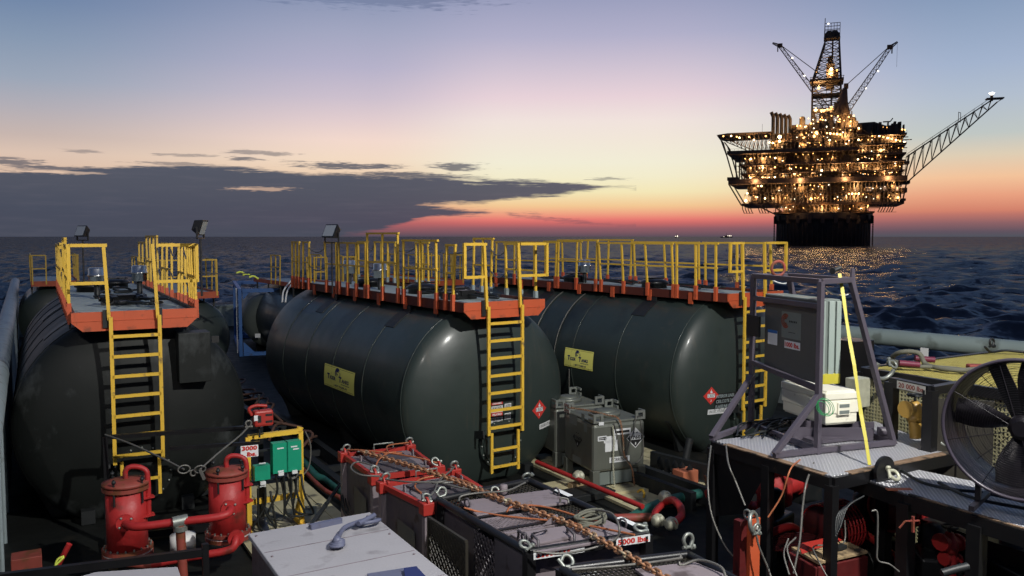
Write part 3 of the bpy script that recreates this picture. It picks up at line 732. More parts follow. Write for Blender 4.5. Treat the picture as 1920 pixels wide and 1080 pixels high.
# retaining straps over the right tank
for y in (4.6, 5.5):
    q = MB(); q.tube([((RT + .02) * math.sin(a), y - .35 * math.cos(a * 1) * 0, ZC + (RT + .02) * math.cos(a)) for a in np.linspace(-1.5, -.45, 14)], .014, 5); q.build('lashing_line', 'wire', TR)
q = MB(); q.tube([(-RT - .02, 4.0, 1.45), (-RT - .0, 4.02, .3)], .015, 5); q.build('lashing_line', 'wire', TR)

# second row of smaller tanks
def small_tank(loc, rz, length, label, secs):
    T = thing('liquid_tank', label, 'tank', loc, rz, 'smaller tanks standing in the second row')
    r, zc, pz = 1.28, 1.4, 2.88
    prof = [(max(1e-4, r * math.sin(a)), .7 - .36 * math.cos(a)) for a in np.linspace(0, math.pi / 2, 12)] + [(r * math.cos(a), length - .7 + .36 * math.sin(a)) for a in np.linspace(0, math.pi / 2 - .01, 8)]
    MB().lathe(prof, (0, 0, zc), 'y', 48).build('shell', 'tank_green', T)
    MB().bbox((-.75, .02, pz - .07), (.75, length - .4, pz - .03)).build('walkway', 'walk_grey', T)
    q = MB(); q.bbox((-.8, -.02, pz - .17), (.8, .02, pz + .03)); q.bbox((-.8, .02, pz - .12), (-.76, length - .4, pz + .03)); q.bbox((.76, .02, pz - .12), (.8, length - .4, pz + .03)); q.build('kick_plate', 'orange', T)
    sd = MB()
    for y in (.9, length - 1): sd.bbox((-.95, y - .06, .0), (.95, y + .06, .9))
    sd.build('saddle', 'dark_steel', T)
    for k, y in enumerate(np.arange(.6, length - .6, 1.4)):
        for s in (-1, 1): MB().bar((s * .78, y, pz - .1), (s * .78, y, pz - .48), .05, .05, (0, 1, 0)).build('walkway_leg', 'dark_steel', T)
    for s in (-1, 1):
        for (y0, y1, n) in secs:
            for i in range(n):
                y = y0 + (y1 - y0) * i / max(1, n - 1); MB().bar((s * .8, y, pz - .1), (s * .8 + random.uniform(-.03, .03), y + random.uniform(-.05, .05), pz + 1.0), .04, .04, (0, 1, 0)).build('rail_post', 'yellow', T)
            q = MB(); q.bar((s * .8, y0, pz + 1), (s * .8, y1, pz + 1), .04); q.bar((s * .8, y0, pz + .55), (s * .8, y1, pz + .55), .035); q.build('rail', 'yellow', T)
    q = MB()
    for x in (-.75, -.3, .3, .75): q.bar((x, 0, pz - .1), (x, 0, pz + 1), .045, .045, (0, 1, 0))
    for z in (.5, 1.0): q.bar((-.77, 0, pz + z), (-.3, 0, pz + z), .04); q.bar((.3, 0, pz + z), (.77, 0, pz + z), .04)
    q.build('entry_gate', 'yellow', T)
    return T
small_tank((4.3, 26.6, 0), R(2), 7, 'green tank end showing right behind the black tank, orange walkway with bent white hoses', [(.3, 1.6, 3), (2.4, 4, 3), (4.6, 6, 3)])
small_tank((9.25, 28.0, 0), R(4), 7, 'dark tank in the second row just behind the middle tank, near the blue container', [(.2, .5, 2), (1.3, 1.6, 2), (3.4, 4.4, 3)])
small_tank((.95, 36, 0), 0, 6, 'farthest tank, its railing peeking over the left railing of the black tank', [(.2, 1.6, 4), (2.4, 4, 3)])
small_tank((13.9, 28.8, 0), R(4), 7, 'distant tank seen over the middle walkway with short orange panel', [(.3, 1.6, 3), (2.6, 4, 3)])
for k in range(2):
    q = MB(); a = at(430 + 8 * k, 551 - 0 * k, 0); 
# white bent hoses at the far end of the middle tank
q = MB()
for k in range(2):
    b0 = atd(545 + 6 * k, 527, 22.6); b1 = atd(532 + 7 * k, 545, 22.2); b2 = atd(529 + 6 * k, 567, 22.0)
    q.tube(spline([b0, b1, b2], 6), .022, 6)
tag(q.build('hose', 'white_paint'), 'pair of thin white hoses bent down over the far end of the middle tank', 'hose')

# floodlights clamped on the railings (switched off)
def floodlight(loc, yaw, tilt, label, s=1.):
    T = thing('floodlight', label, 'floodlight', loc, yaw, 'work floodlights clamped on the railings')
    q = MB(); rot = Matrix.Rotation(tilt, 3, 'X')
    def tr(p): v = rot @ Vector(p); return (v.x, v.y, v.z + .2 * s)
    a = [(-.17, -.05, -.13), (.17, -.05, -.13), (.17, -.05, .13), (-.17, -.05, .13)]; b = [(-.11, .09, -.08), (.11, .09, -.08), (.11, .09, .08), (-.11, .09, .08)]
    q.add([tr(tuple(c * s for c in p)) for p in a + b], [(0, 3, 2, 1), (4, 5, 6, 7), (0, 1, 5, 4), (1, 2, 6, 5), (2, 3, 7, 6), (3, 0, 4, 7)]); q.build('housing', 'lamp_body', T, bevel=.008)
    q = MB(); q.add([tr(tuple(c * s for c in p)) for p in ((-.145, -.056, -.105), (.145, -.056, -.105), (.145, -.056, .105), (-.145, -.056, .105))], [(0, 1, 2, 3)]); q.build('lens', 'lamp_glass', T)
    q = MB(); q.tube([(0, 0, -.9 * s), (0, 0, .02)], .018, 8); q.bar((-.19 * s, 0, .02), (.19 * s, 0, .02), .03, .02); q.bar((-.19 * s, 0, .02), (-.19 * s, 0, .2 * s), .02, .03, (0, 1, 0)); q.bar((.19 * s, 0, .02), (.19 * s, 0, .2 * s), .02, .03, (0, 1, 0)); q.build('bracket', 'lamp_body', T)
floodlight(atd(155, 452, 18), R(-60), R(-22), 'floodlight on the left railing of the black tank, lens tilted up')
floodlight(atd(376, 449, 13.2), R(65), R(18), 'floodlight on a post at the right front gate of the black tank')
floodlight(atd(622, 456, 18.5), R(-70), R(-25), 'dark floodlight leaning over the railing of the middle tank, against the sunset', 1.25)
# traffic cone-like lime tapes at sea left: two buoyed flags
q = MB()
for k in range(3):
    c = atd(443 + k * 12, 512 + k * 4, 21.9); q.tube(spline([c, c + Vector((.12, .02, .03)), c + Vector((.25, .03, -.05))], 4), [.03 if i % 2 else .02 for i in range(9)], 6)
tag(q.build('marker_tape', 'tape_lime'), 'lime green tape strips tied on a line between the two left walkways', 'tape')
q = MB(); a = Vector(TL.location) + Vector((.95, 6.5, PZ + .5)); b = atd(520, 508, 22.6); q.tube(catenary(a, b, .12), .012, 5)
tag(q.build('line', 'wire'), 'thin line strung between the black tank walkway and the middle tank walkway', 'rope')

# blue tank container far back
def blue_container():
    p0 = at(452, 668, 0); T = thing('tank_container', 'blue framed tank container standing far back between the tanks', 'container', (p0.x, p0.y, 0), R(-10))
    q = MB(); w, l, h = 2.4, 6., 2.6
    for x in (0, w):
        for y in (0, l): q.bar((x, y, 0), (x, y, h), .12, .12, (0, 1, 0))
    for x in (0, w):
        for z in (.08, h - .08): q.bar((x, .09, z), (x, l - .09, z), .14, .14)
    for y in (0, l):
        for z in (.08, h - .08): q.bar((.09, y, z), (w - .09, y, z), .14, .14)
        q.prism([(.1, y, .15), (.5, y, .15), (.1, y, .55)], (0, .05, 0)); q.prism([(.1, y, h - .15), (.35, y, h - .15), (.1, y, h - .45)], (0, .05, 0)); q.prism([(w - .1, y, .15), (w - .5, y, .15), (w - .1, y, .55)], (0, .05, 0))
    q.build('frame', 'container_blue', T)
    MB().lathe([(.01, .15), (.8, .25), (1.08, .5), (1.08, 5.5), (.8, 5.75), (.01, 5.85)], (w / 2, 0, 1.32), 'y', 36).build('vessel', 'tank_shell_pale', T)
    q = MB()
    for k in range(9): q.bar((-.11, .25, .3 + k * .26), (-.11, .6, .3 + k * .26), .03)
    q.bar((-.11, .25, .1), (-.11, .25, 2.6), .04, .04, (0, 1, 0)); q.bar((-.11, .6, .1), (-.11, .6, 2.6), .04, .04, (0, 1, 0)); q.build('ladder', 'white_paint', T)
    q = MB(); quad(q, .62, .78, .2, .16, plane_map((0, -.09, 0), (1, 0, 0), (0, 0, 1))); q.build('label_strip', 'white_label', T)
blue_container()
# low white bulwark section behind
q = MB(); a = at(380, 640, .9); b = at(440, 640, .9); q.bar((-.6, 44, .5), (16, 44, .5), .1, 1.0); q.bar((-.6, 44, 1.05), (16, 44, 1.05), .2, .1)
tag(q.build('bulwark', 'pipe_rail'), 'low pale bulwark across the stern seen between the tanks', 'bulwark')
q = MB()
for k in range(14): q.tube(spline([(4.6 + random.uniform(-.3, .7), 16 + k * .8, .3), (4.9 + random.uniform(-.3, .5), 16.6 + k * .8, .36 + random.uniform(0, .1)), (4.8 + random.uniform(-.3, .5), 17.4 + k * .8, .3)], 4), .032, 6)
tag(q.build('rusty_chain_pile', 'deck_rust'), 'rust brown chain lying on the deck between the black and middle tanks', 'chain')
# ================================================================ BULWARK RAILS
def rail_right():
    A = Vector((18.14, 14.37, 0)); B = Vector((18.85, 10.0, 0)); d = (B - A).normalized()
    T = thing('bulwark_rail', 'thick pale grey pipe rail along the right side of the vessel', 'rail', (A.x, A.y, 0))
    q = MB(); q.tube([xy(A - d * 30, 2.1), xy(A, 2.1), xy(B + d * 9, 2.1)], .205, 28); q.build('pipe', 'pipe_rail', T, True)
    for k in range(-6, 5):
        p = A + d * (.15 + k * 4.2); q = MB()
        q.prism([xy(p - d * .22, 0), xy(p + d * .22, 0), xy(p + d * .12, 1.5), xy(p + d * .12, 2.0), xy(p - d * .25, 2.0), xy(p - d * .25, 1.5)], (.02, 0, 0))
        q.bar(xy(p - d * .28, 0), xy(p - d * .28, 2), .24, .03, d); q.build('stanchion', 'pipe_rail', T, True)
    q = MB(); q.bar(xy(A - d * 30, .5), xy(B + d * 9, .5), .03, 1.0); q.build('bulwark_plate', 'bulwark', T, True)
    for px, py in ((1733, 668),):
        c = atd(px, py, 17); q = MB(); q.box(c, (.03, .16, .34)); q.build('lug', 'white_paint', T, True)
rail_right()
def rail_left():
    T = thing('bulwark_rail', 'long weathered grey pipe rail along the left edge of the vessel', 'rail', (-.5, 12, 0))
    q = MB(); q.tube([(-.5, 2, 2.28), (-.5, 20, 2.28), (-.5, 49.5, 2.28)], .2, 26); q.ball((-.5, 49.5, 2.28), .2, 12); q.build('pipe', 'rail_grey', T, True)
    q = MB(); q.bbox((-.66, 2, 0), (-.62, 49.5, 2.1)); q.build('bulwark_plate', 'bulwark', T, True)
    for k in range(30):
        y = 3.2 + k * 1.6; q = MB(); q.bbox((-.62, y - .02, 0), (-.42, y + .02, 2.1)); q.tube([(-.40, y, 0), (-.40, y, 2.1)], .03, 8); q.build('stanchion', 'rail_grey', T, True)
rail_left()

# ================================================================ FILTER SKID (two red pots)
def shackle(mb, c, s=.09, d=(0, 0, 1), side=(1, 0, 0)):
    """bow shackle: bow, two ears and a pin"""
    c = Vector(c); d = Vector(d).normalized(); x = Vector(side); x = (x - d * x.dot(d)).normalized()
    pts = [c - x * s * .45 - d * s * .2] + [c + x * (s * .72 * math.sin(a)) + d * (s * (.85 - .62 * math.cos(a) * 1)) for a in np.linspace(-2.5 + 0, 2.5, 13) * -1][::-1][::-1] + [c + x * s * .45 - d * s * .2]
    pts = [c + x * (s * v[0]) + d * (s * v[1]) for v in ((-.45, -.2), (-.48, .2), (-.72, .7), (-.7, 1.15), (-.4, 1.5), (0, 1.62), (.4, 1.5), (.7, 1.15), (.72, .7), (.48, .2), (.45, -.2))]
    s *= .78; pts = [c + (p - c) * .78 for p in pts]; mb.tube(spline(pts, 3), s * .25, 7); mb.tube([c - x * s * .85 - d * s * .05, c + x * s * .95 - d * s * .05], s * .24, 8)
    mb.tube([c + x * s * .62 - d * s * .05, c + x * s * .98 - d * s * .05], s * .42, 6)
def pot(T, c, h, r):
    """a filter vessel as a part with its own pieces"""
    x, y, z = c
    q = MB(); q.lathe([(r, z + .05), (r, z + h)], (x, y, 0), n=36); p = q.build('filter_pot', 'red_paint', T, True)
    def sub(mb, name, m): inv = Vector(T.location); mb.v = [tuple(Vector(v) - inv) for v in mb.v]; return mb.build(name, m, p)
    q = MB(); q.lathe([(r * 1.24, z), (r * 1.24, z + .05)], (x, y, 0), n=36, smooth=False); q.lathe([(r * 1.24, z + .075), (r * 1.24, z + .12)], (x, y, 0), n=36, smooth=False); sub(q, 'base_flange', 'red_rust')
    q = MB(); q.lathe([(r * 1.19, z + .05), (r * 1.19, z + .075)], (x, y, 0), n=36, smooth=False); sub(q, 'gasket', 'white_paint')
    q = MB()
    for k in range(18): a = k * math.pi / 9; q.tube([(x + r * 1.13 * math.cos(a), y + r * 1.13 * math.sin(a), z - .02), (x + r * 1.13 * math.cos(a), y + r * 1.13 * math.sin(a), z + .15)], .013, 6)
    sub(q, 'bolt', 'galv')
    q = MB(); q.lathe([(r * 1.16, z + h), (r * 1.16, z + h + .05)], (x, y, 0), n=36, smooth=False); q.lathe([(r * 1.16, z + h + .06), (r * 1.16, z + h + .1), (r * .6, z + h + .13), (.01, z + h + .14)], (x, y, 0), n=36); sub(q, 'lid', 'red_rust')
    q = MB(); hx, hy = x + r * 1.02, y - r * .35
    q.tube(spline([(hx, hy, z + h * .55), (hx, hy, z + h + .12), (hx - .04, hy + .02, z + h + .25), (x + .08, y - .02, z + h + .29), (x, y, z + h + .24), (x, y, z + h + .1)], 5), .034, 10)
    for zz in (.58, .85): q.prism([(x + r * .5, y - r * .8, z + h * zz), (x + r * .9, y + .1, z + h * zz), (hx + .07, hy + .05, z + h * zz), (hx + .07, hy - .06, z + h * zz)], (0, 0, .015))
    sub(q, 'davit_arm', 'red_paint')
    q = MB()
    for a in (-2.2, -.9, .6, 2.1):
        cx, cy = x + r * 1.1 * math.cos(a), y + r * 1.1 * math.sin(a); q.tube([(cx, cy, z + h - .16), (cx, cy, z + h + .2)], .014, 6); q.ball((cx, cy, z + h + .16), .028, 6)
    sub(q, 'clamp_bolt', 'dark_steel')
def filters():
    T = thing('filter_skid', 'pair of red filter pots joined by red pipes in a black frame, lower left', 'filter unit', (1.7, 11.6, 0))
    p1 = at(240, 1040, .35); p2 = at(428, 1008, .42)
    pot(T, (p1.x, p1.y, .35), .90, .255); pot(T, (p2.x, p2.y, .42), .86, .245)
    a = atd(236, 985, 10.6); b = atd(425, 962, 10.75)
    q = MB(); ab = b - a
    q.tube(spline([a + Vector((0, .28, 0)), a + Vector((.02, .02, 0)), a + ab * .12 + Vector((0, -.12, 0)), a + ab * .5 + Vector((0, -.12, 0)), b - ab * .1 + Vector((0, -.12, 0)), b + Vector((.05, 0, .02)), b + Vector((.06, .28, .03))], 6), .052, 14)
    for e in (a + Vector((0, .1, 0)), b + Vector((.055, .1, .02))): q.disc(e, .11, .035, 'y', 20)
    q.build('upper_pipe', 'red_paint', T, True)
    q = MB()
    for e in (a + Vector((0, .08, 0)), b + Vector((.055, .08, .02))):
        for k in range(4): an = k * math.pi / 2 + .6; q.ball(e + Vector((.085 * math.cos(an), 0, .085 * math.sin(an))), .017, 6)
    q.build('flange_bolt', 'galv', T, True)
    m_ = a.lerp(b, .52) + Vector((0, -.12, 0)); q = MB(); q.tube([m_ + Vector((0, 0, .03)), m_ + Vector((0, -.02, -.2)), m_ + Vector((.02, -.1, -1.1))], .058, 14); q.build('down_pipe', 'red_rust', T, True)
    q = MB(); q.tube([m_ + Vector((-.09, 0, 0)), m_ + Vector((.09, 0, .01))], .075, 14); q.lathe([(.085, -.06), (.085, .0)], m_ + Vector((0, -.01, -.05)), n=20, smooth=False); q.build('tee_clamp', 'galv', T, True)
    a2 = atd(286, 1058, 11); b2 = atd(437, 1030, 11.1)
    q = MB(); q.tube(spline([a2, a2.lerp(b2, .5), b2 - (b2 - a2) * .05, b2 + Vector((.05, .05, .1)), b2 + Vector((.06, .22, .12))], 6), .052, 14); q.disc(b2 + Vector((.06, .1, .11)), .11, .035, 'y', 20); q.build('lower_pipe', 'red_paint', T, True)
    q = MB(); q.tube(spline([a2 + Vector((-.3, .1, .05)), a2 + Vector((0, .05, -.02)), a2 + Vector((.2, .0, -.02))], 6), .06, 12); q.build('drain_elbow', 'red_rust', T, True)
    # black frame
    zt = 1.62; c1 = at(197, 820, zt); c2 = at(488, 800, zt); f1 = Vector((c1.x - .1, 10.6, zt)); f2 = Vector((c2.x - .35, 10.4, zt))
    for p in (c1, c2):
        q = MB(); q.bar(xy(p, .05), xy(p, zt), .07, .07, (0, 1, 0)); q.build('frame_post', 'black_steel', T, True)
    q = MB(); q.bar(c1, c2, .06, .06); k1 = atd(300, 815, 12.9); k2 = atd(462, 800, 12.6); q.bar(at(318, 841, zt - .1), at(487, 830, zt - .1), .05, .05)
    q.bar(xy(c1, .1), xy(c2, .1), .1, .1); q.bar(xy(c1, .1), xy(f1, .1), .1, .1); q.bar(xy(c2, .1), xy(f2, .1), .1, .1)
    q.prism([c2 + Vector((0, 0, .02)), c2 + Vector((-.3, .03, -.02)), c2 + Vector((-.02, 0, .26))], (0, .02, 0))
    q.build('frame_beam', 'black_steel', T, True)
    q = MB(); g1 = at(385, 1035, .9); g0 = at(-10, 1084, .9); q.bar(g0, g1, .07, .09); q.bar(xy(g1, 0), xy(g1, 1.0), .07, .07, (0, 1, 0)); q.build('front_beam', 'black_steel', T, True)
    q = MB(); quad(q, 0, 0, .24, .17, plane_map(atd(468, 846, 11.9), (1, -.1, 0), (0, 0, 1))); o = q.build('weight_label', 'white_label', T, True)
    q = MB(); mp = plane_map(atd(468, 846, 11.895), (1, -.1, 0), (0, 0, 1), .003); text(q, '3000', 0, .045, .21, .065, mp, .04); text(q, 'lbs.', .03, -.042, .13, .065, mp, .04)
    q.v = [tuple(Vector(v) - T.location) for v in q.v]; q.build('lettering', 'ink_red', o)
    # crate corner seen white behind the pipe
    q = MB(); c = atd(343, 1018, 11.6); q.lathe([(.13, -.12), (.17, -.1), (.17, .12), (.06, .14)], c, n=24); q.build('white_canister', 'white_paint', T, True)
filters()
# wire sling hanging over the skid
q = MB(); a = atd(197, 815, 12.3); h1 = atd(345, 880, 11.2); h2 = atd(375, 880, 11.2); b = atd(466, 800, 12.2)
q.tube(spline([a, a.lerp(h1, .35) + Vector((0, 0, .03)), a.lerp(h1, .75) + Vector((0, 0, .02)), h1], 6), .013, 6); q.tube(spline([h2, h2.lerp(b, .4), h2.lerp(b, .8) + Vector((0, 0, -.02)), b], 6), .013, 6)
q.ring(h1, .055, .011, (0, 1, 0), 16, 6, sx=1.4); q.ring(h2, .055, .011, (0, 1, .3), 16, 6, sx=1.3)
shackle(q, atd(361, 882, 11.2), .06, (.2, 0, -1)); shackle(q, b, .07, (0, 0, 1)); q.bar(h2, h2 + Vector((.05, -.02, -.14)), .05, .03)
tag(q.build('wire_sling', 'wire'), 'grey wire sling with two eyes drooping in front of the black tank', 'sling')
q = MB(); c = atd(493, 783, 12.4)
T = thing('equipment_case', 'small bright red plastic case with slots standing above the green boxes', 'case', c)
MB().box((0, 0, 0), (.28, .16, .24)).build('body', 'red_frame', T, bevel=.03)
q = MB()
for z in (-.05, .05): q.box((.07, -.082, z), (.1, .01, .03))
q.box((-.07, -.082, 0), (.05, .01, .1)); q.build('slot', 'ink_black', T)
q = MB(); q.tube(spline([(-.16, 0, .05), (-.2, 0, .15), (-.1, 0, .19), (.06, 0, .17)], 5), .025, 8); q.build('carry_handle', 'red_frame', T)
MB().box((-.12, -.083, .02), (.06, .008, .08)).build('sticker', 'white_label', T)
q = MB(); q.tube([(-.05, .02, -.3), (-.05, .02, .35)], .015, 6); q.build('support_stem', 'dark_steel', T)
# loose red bar with lime tape, red block (lower left)
q = MB(); a = atd(105, 1066, 10.4); b = atd(130, 1020, 10.4); q.tube([a, a.lerp(b, .7), b], .035, 10); tag(q.build('pry_bar', 'red_paint'), 'short red pipe leaning beside the left pot with lime tape around it', 'pipe')
q = MB(); q.box(atd(50, 1055, 10.6), (.34, .3, .22)); tag(q.build('wooden_block', 'red_rust', bevel=.01), 'reddish timber block on deck at the lower left corner', 'block')
q = MB(); a = atd(103, 1062, 10.3); q.tube(spline([a, a + Vector((.03, 0, .08)), a + Vector((.1, 0, .1)), a + Vector((-.05, 0, -.04))], 4), .014, 6); tag(q.build('marker_tape', 'tape_lime'), 'bit of lime green tape tied at the foot of the short red pipe', 'tape')
q = MB(); q.prism([at(180, 1072, 1.0), at(333, 1062, 1.0), at(345, 1100, 1.0), at(80, 1100, 1.0)], (0, 0, -.5)); tag(q.build('crate', 'light_grey', bevel=.01), 'grey flat crate lid cut off by the bottom edge under the left pot', 'crate')

# ================================================================ GREEN BOXES ON YELLOW STAND
def green_stand():
    bp = at(566, 985, .08); lp = at(468, 1003, .08); T = thing('cable_stand', 'yellow steel stand carrying two green switch boxes with black cables', 'stand', (bp.x, bp.y, 0))
    d = xy(bp - lp, 0).normalized(); bk = Vector((-d.y, d.x, 0)); h = 1.58
    q = MB()
    for p in (bp, lp):
        q.bar(xy(p, .08), xy(p, h), .07, .06, (0, 1, 0)); q.bar(xy(p, .1) - bk * .35, xy(p, .1) + bk * .35, .06, .06)
    q.bar(xy(lp, h), xy(bp, h), .07, .07); q.bar(xy(lp, .58), xy(bp, .58), .06, .08); q.tube([xy(bp, h) + d * -.02, xy(bp, h + .06)], .05, 10)
    q.bar(xy(bp, .12) + bk * .34, xy(bp, .6), .05); q.build('frame', 'yellow', T, True)
    q = MB(); q.bar(xy(lp, 1.35) , xy(bp, 1.35), .03, .03); q.bar(xy(lp, .98), xy(bp, .98), .03, .03); q.bar(xy(lp, .90), xy(bp, .90), .12, .02); q.build('mounting_rail', 'dark_steel', T, True)
    W_ = (bp - lp).length
    for t_, hh in ((.06, .0), (.40, 0), (.66, 0)):
        c = xy(lp + d * (W_ * t_ + .12), 1.24) - bk * .1
        if t_ < .1: c.z = 1.05
        rot = Matrix(((d.x, bk.x, 0), (d.y, bk.y, 0), (0, 0, 1)))
        q = MB(); q.box(c, (.23, .14, .46 if t_ > .1 else .22), rot); o = q.build('switch_box', 'green_box', T, True)
        q = MB(); q.box(c - bk * .072 + Vector((.0, 0, .15)), (.1, .004, .02), rot); q.box(c - bk * .072 + Vector((.03, 0, .11)) if t_ > .6 else c - bk * .072 + Vector((0, 0, -.2)), (.09, .004, .02), rot)
        q.box(c - bk * .075 - Vector((0, 0, .24 if t_ > .1 else .15)), (.08, .05, .05), rot)
        q.v = [tuple(Vector(v) - T.location) for v in q.v]; q.build('sticker', 'white_label', o)
        for k in (-.06, .05):
            s0 = c + d * k - bk * .02 + Vector((0, 0, -.24)); q = MB()
            q.tube(spline([s0, s0 + Vector((random.uniform(-.03, .03), 0, -.3)), s0 + d * random.uniform(-.2, .15) + Vector((0, 0, -.62)), s0 + d * random.uniform(.05, .3) + Vector((0, 0, -.72)), s0 + d * .12 + Vector((0, 0, -.4)), s0 + d * .1 + bk * .1 + Vector((0, 0, -.1))], 6), .018, 7)
            q.build('cable', 'hose_black', T, True)
    q = MB(); e = xy(bp, h - .02) + d * .08; q.tube(spline([e, e + Vector((.08, 0, -.25)), e + Vector((.03, 0, -.6)), e + Vector((-.2, 0, -.75)), e + Vector((-.22, 0, -.5))], 6), .012, 6)
    q.ring(xy(bp, .98) - d * .15 - bk * .1, .09, .012, bk, 18, 6); q.ring(xy(bp, .95) - d * .17 - bk * .12, .075, .012, bk + Vector((.2, 0, 0)), 18, 6)
    q.build('cord', 'wire', T, True)
green_stand()
def hose(name, m, pts, r, label, cat='hose', n=10):
    q = MB(); q.tube(spline(pts, 8), r, n); return tag(q.build(name, m), label, cat)
hose('hose', 'hose_green', [at(560, 850, .12), at(590, 890, .1), at(620, 905, .1), at(680, 955, .12), at(720, 990, .1)], .075, 'green ribbed hose on deck between wooden planks and the middle tank')
hose('hose', 'red_rust', [at(540, 850, .1), at(600, 912, .1), at(640, 935, .1), at(700, 985, .1)], .04, 'thin brown red hose lying next to the green hose by the planks')

# ================================================================ FOREGROUND CONTAINER
def container():
    T = thing('equipment_box', 'flat topped pale grey metal container at the bottom of the view', 'container', (2.83, 8, 0))
    z = 1.2; q = MB(); q.prism([(2.13, 9.56, .1), (3.545, 9.57, .1), (3.53, 5.8, .1), (2.10, 5.8, .1)], (0, 0, z - .16 )); q.build('body', 'mauve_dark', T, True, .01)
    q = MB(); q.prism([(2.10, 9.59, z - .06), (3.575, 9.60, z - .06), (3.56, 5.78, z - .06), (2.07, 5.78, z - .06)], (0, 0, .06)); q.build('lid', 'light_grey', T, True, .012)
    q = MB()
    for yy in (8.9, 8.15, 7.4): q.bbox((2.12, yy, z), (3.54, yy + .012, z + .003))
    for k in range(5): q.tube([(2.16, 9.45 - k * .7, z), (2.16, 9.45 - k * .7, z + .012)], .014, 6); q.tube([(3.49, 9.45 - k * .7, z), (3.49, 9.45 - k * .7, z + .012)], .014, 6)
    q.build('panel_seam', 'mauve', T, True)
    q = MB(); a = at(582, 993, z); b = at(640, 980, z); q.bar(a + Vector((0, 0, .03)), b + Vector((0, 0, .03)), .06, .06); q.build('corner_angle', 'lift_blue', T, True)
    q = MB(); p0 = at(632, 1022, z + .04)
    for k in range(5): q.ring(p0 + Vector((.01 * k, .004 * k, .012 * k)), .075 - .008 * k, .017, (.1 * k, .1, 1), 20, 7)
    q.ball(p0 + Vector((.0, 0, .05)), .05, 8)
    q.tube(spline([p0 + Vector((0, .02, .08)), at(637, 1003, z + .06), at(645, 990, z + .06), at(668, 980, z + .05), at(690, 974, z + .05)], 6), [.026] * 33, 9)
    q.build('lifting_sling', 'lift_blue', T, True)
    q = MB(); q.ring(at(690, 978, z + .05), .105, .022, (0, .25, 1), 26, 8, sx=1.35); q.tube([at(672, 982, z + .09), at(702, 966, z + .1)], .03, 10); q.build('lifting_ring', 'lift_blue', T, True)
    q = MB(); q.prism([at(688, 1079, z + .01), at(760, 1068, z + .01), at(790, 1088, z + .01), at(700, 1096, z + .01)], (0, 0, .02)); o = q.build('sticker_panel', 'lift_blue', T, True)
    q = MB(); q.prism([at(757, 1070, z + .04), at(781, 1067, z + .04), at(800, 1088, z + .04), at(760, 1088, z + .04)], (0, 0, .03)); q.build('handle_pad', 'ink_blue', T, True)
container()
def chain(name, m, pts, label, link=.1, wire=.014, cat='chain'):
    P = [Vector(p) for p in spline(pts, 10)]; L_ = [0]
    for a, b in zip(P[:-1], P[1:]): L_.append(L_[-1] + (b - a).length)
    step = link * .68; n = int(L_[-1] / step); q = MB()
    def pos(s):
        i = max(0, min(len(P) - 2, next((k for k in range(len(L_) - 1) if L_[k + 1] >= s), len(P) - 2))); t_ = (s - L_[i]) / max(1e-6, L_[i + 1] - L_[i]); return P[i].lerp(P[i + 1], t_), (P[i + 1] - P[i]).normalized()
    for k in range(n):
        c, d = pos((k + .5) * step); u = Vector((0, 0, 1)) if abs(d.z) < .9 else Vector((1, 0, 0)); x = d.cross(u).normalized(); y = x.cross(d)
        s_ = math.cos(k * math.pi / 2 + .6), math.sin(k * math.pi / 2 + .6); side = x * s_[0] + y * s_[1]
        a = link / 2 - link * .3; pts_ = []
        for an in np.linspace(-math.pi / 2, math.pi / 2, 5): pts_.append(c + d * (a + link * .27 * math.cos(an)) + side * (link * .27 * math.sin(an)))
        for an in np.linspace(math.pi / 2, 3 * math.pi / 2, 5): pts_.append(c + d * (-a + link * .27 * math.cos(an)) + side * (link * .27 * math.sin(an)))
        q.tube(pts_, wire, 5, False, True)
    return tag(q.build(name, m), label, cat)
chain('lashing_chain', 'rust_chain', [at(678, 847, 1.46), at(765, 872, 1.46), at(850, 901, 1.47), at(935, 934, 1.5), at(1010, 961, 1.5), at(1080, 987, 1.5), at(1135, 1018, 1.5), at(1200, 1055, 1.48), at(1262, 1092, 1.45)], 'long heavy rusty chain stretched across the crate tops', .105, .015)
chain('lashing_chain', 'dark_steel', [at(583, 985, 1.22), at(612, 945, .8), at(640, 905, .65), at(668, 862, 1.1)], 'short dark chain from the pale grey container up to the far red crate', .08, .012)

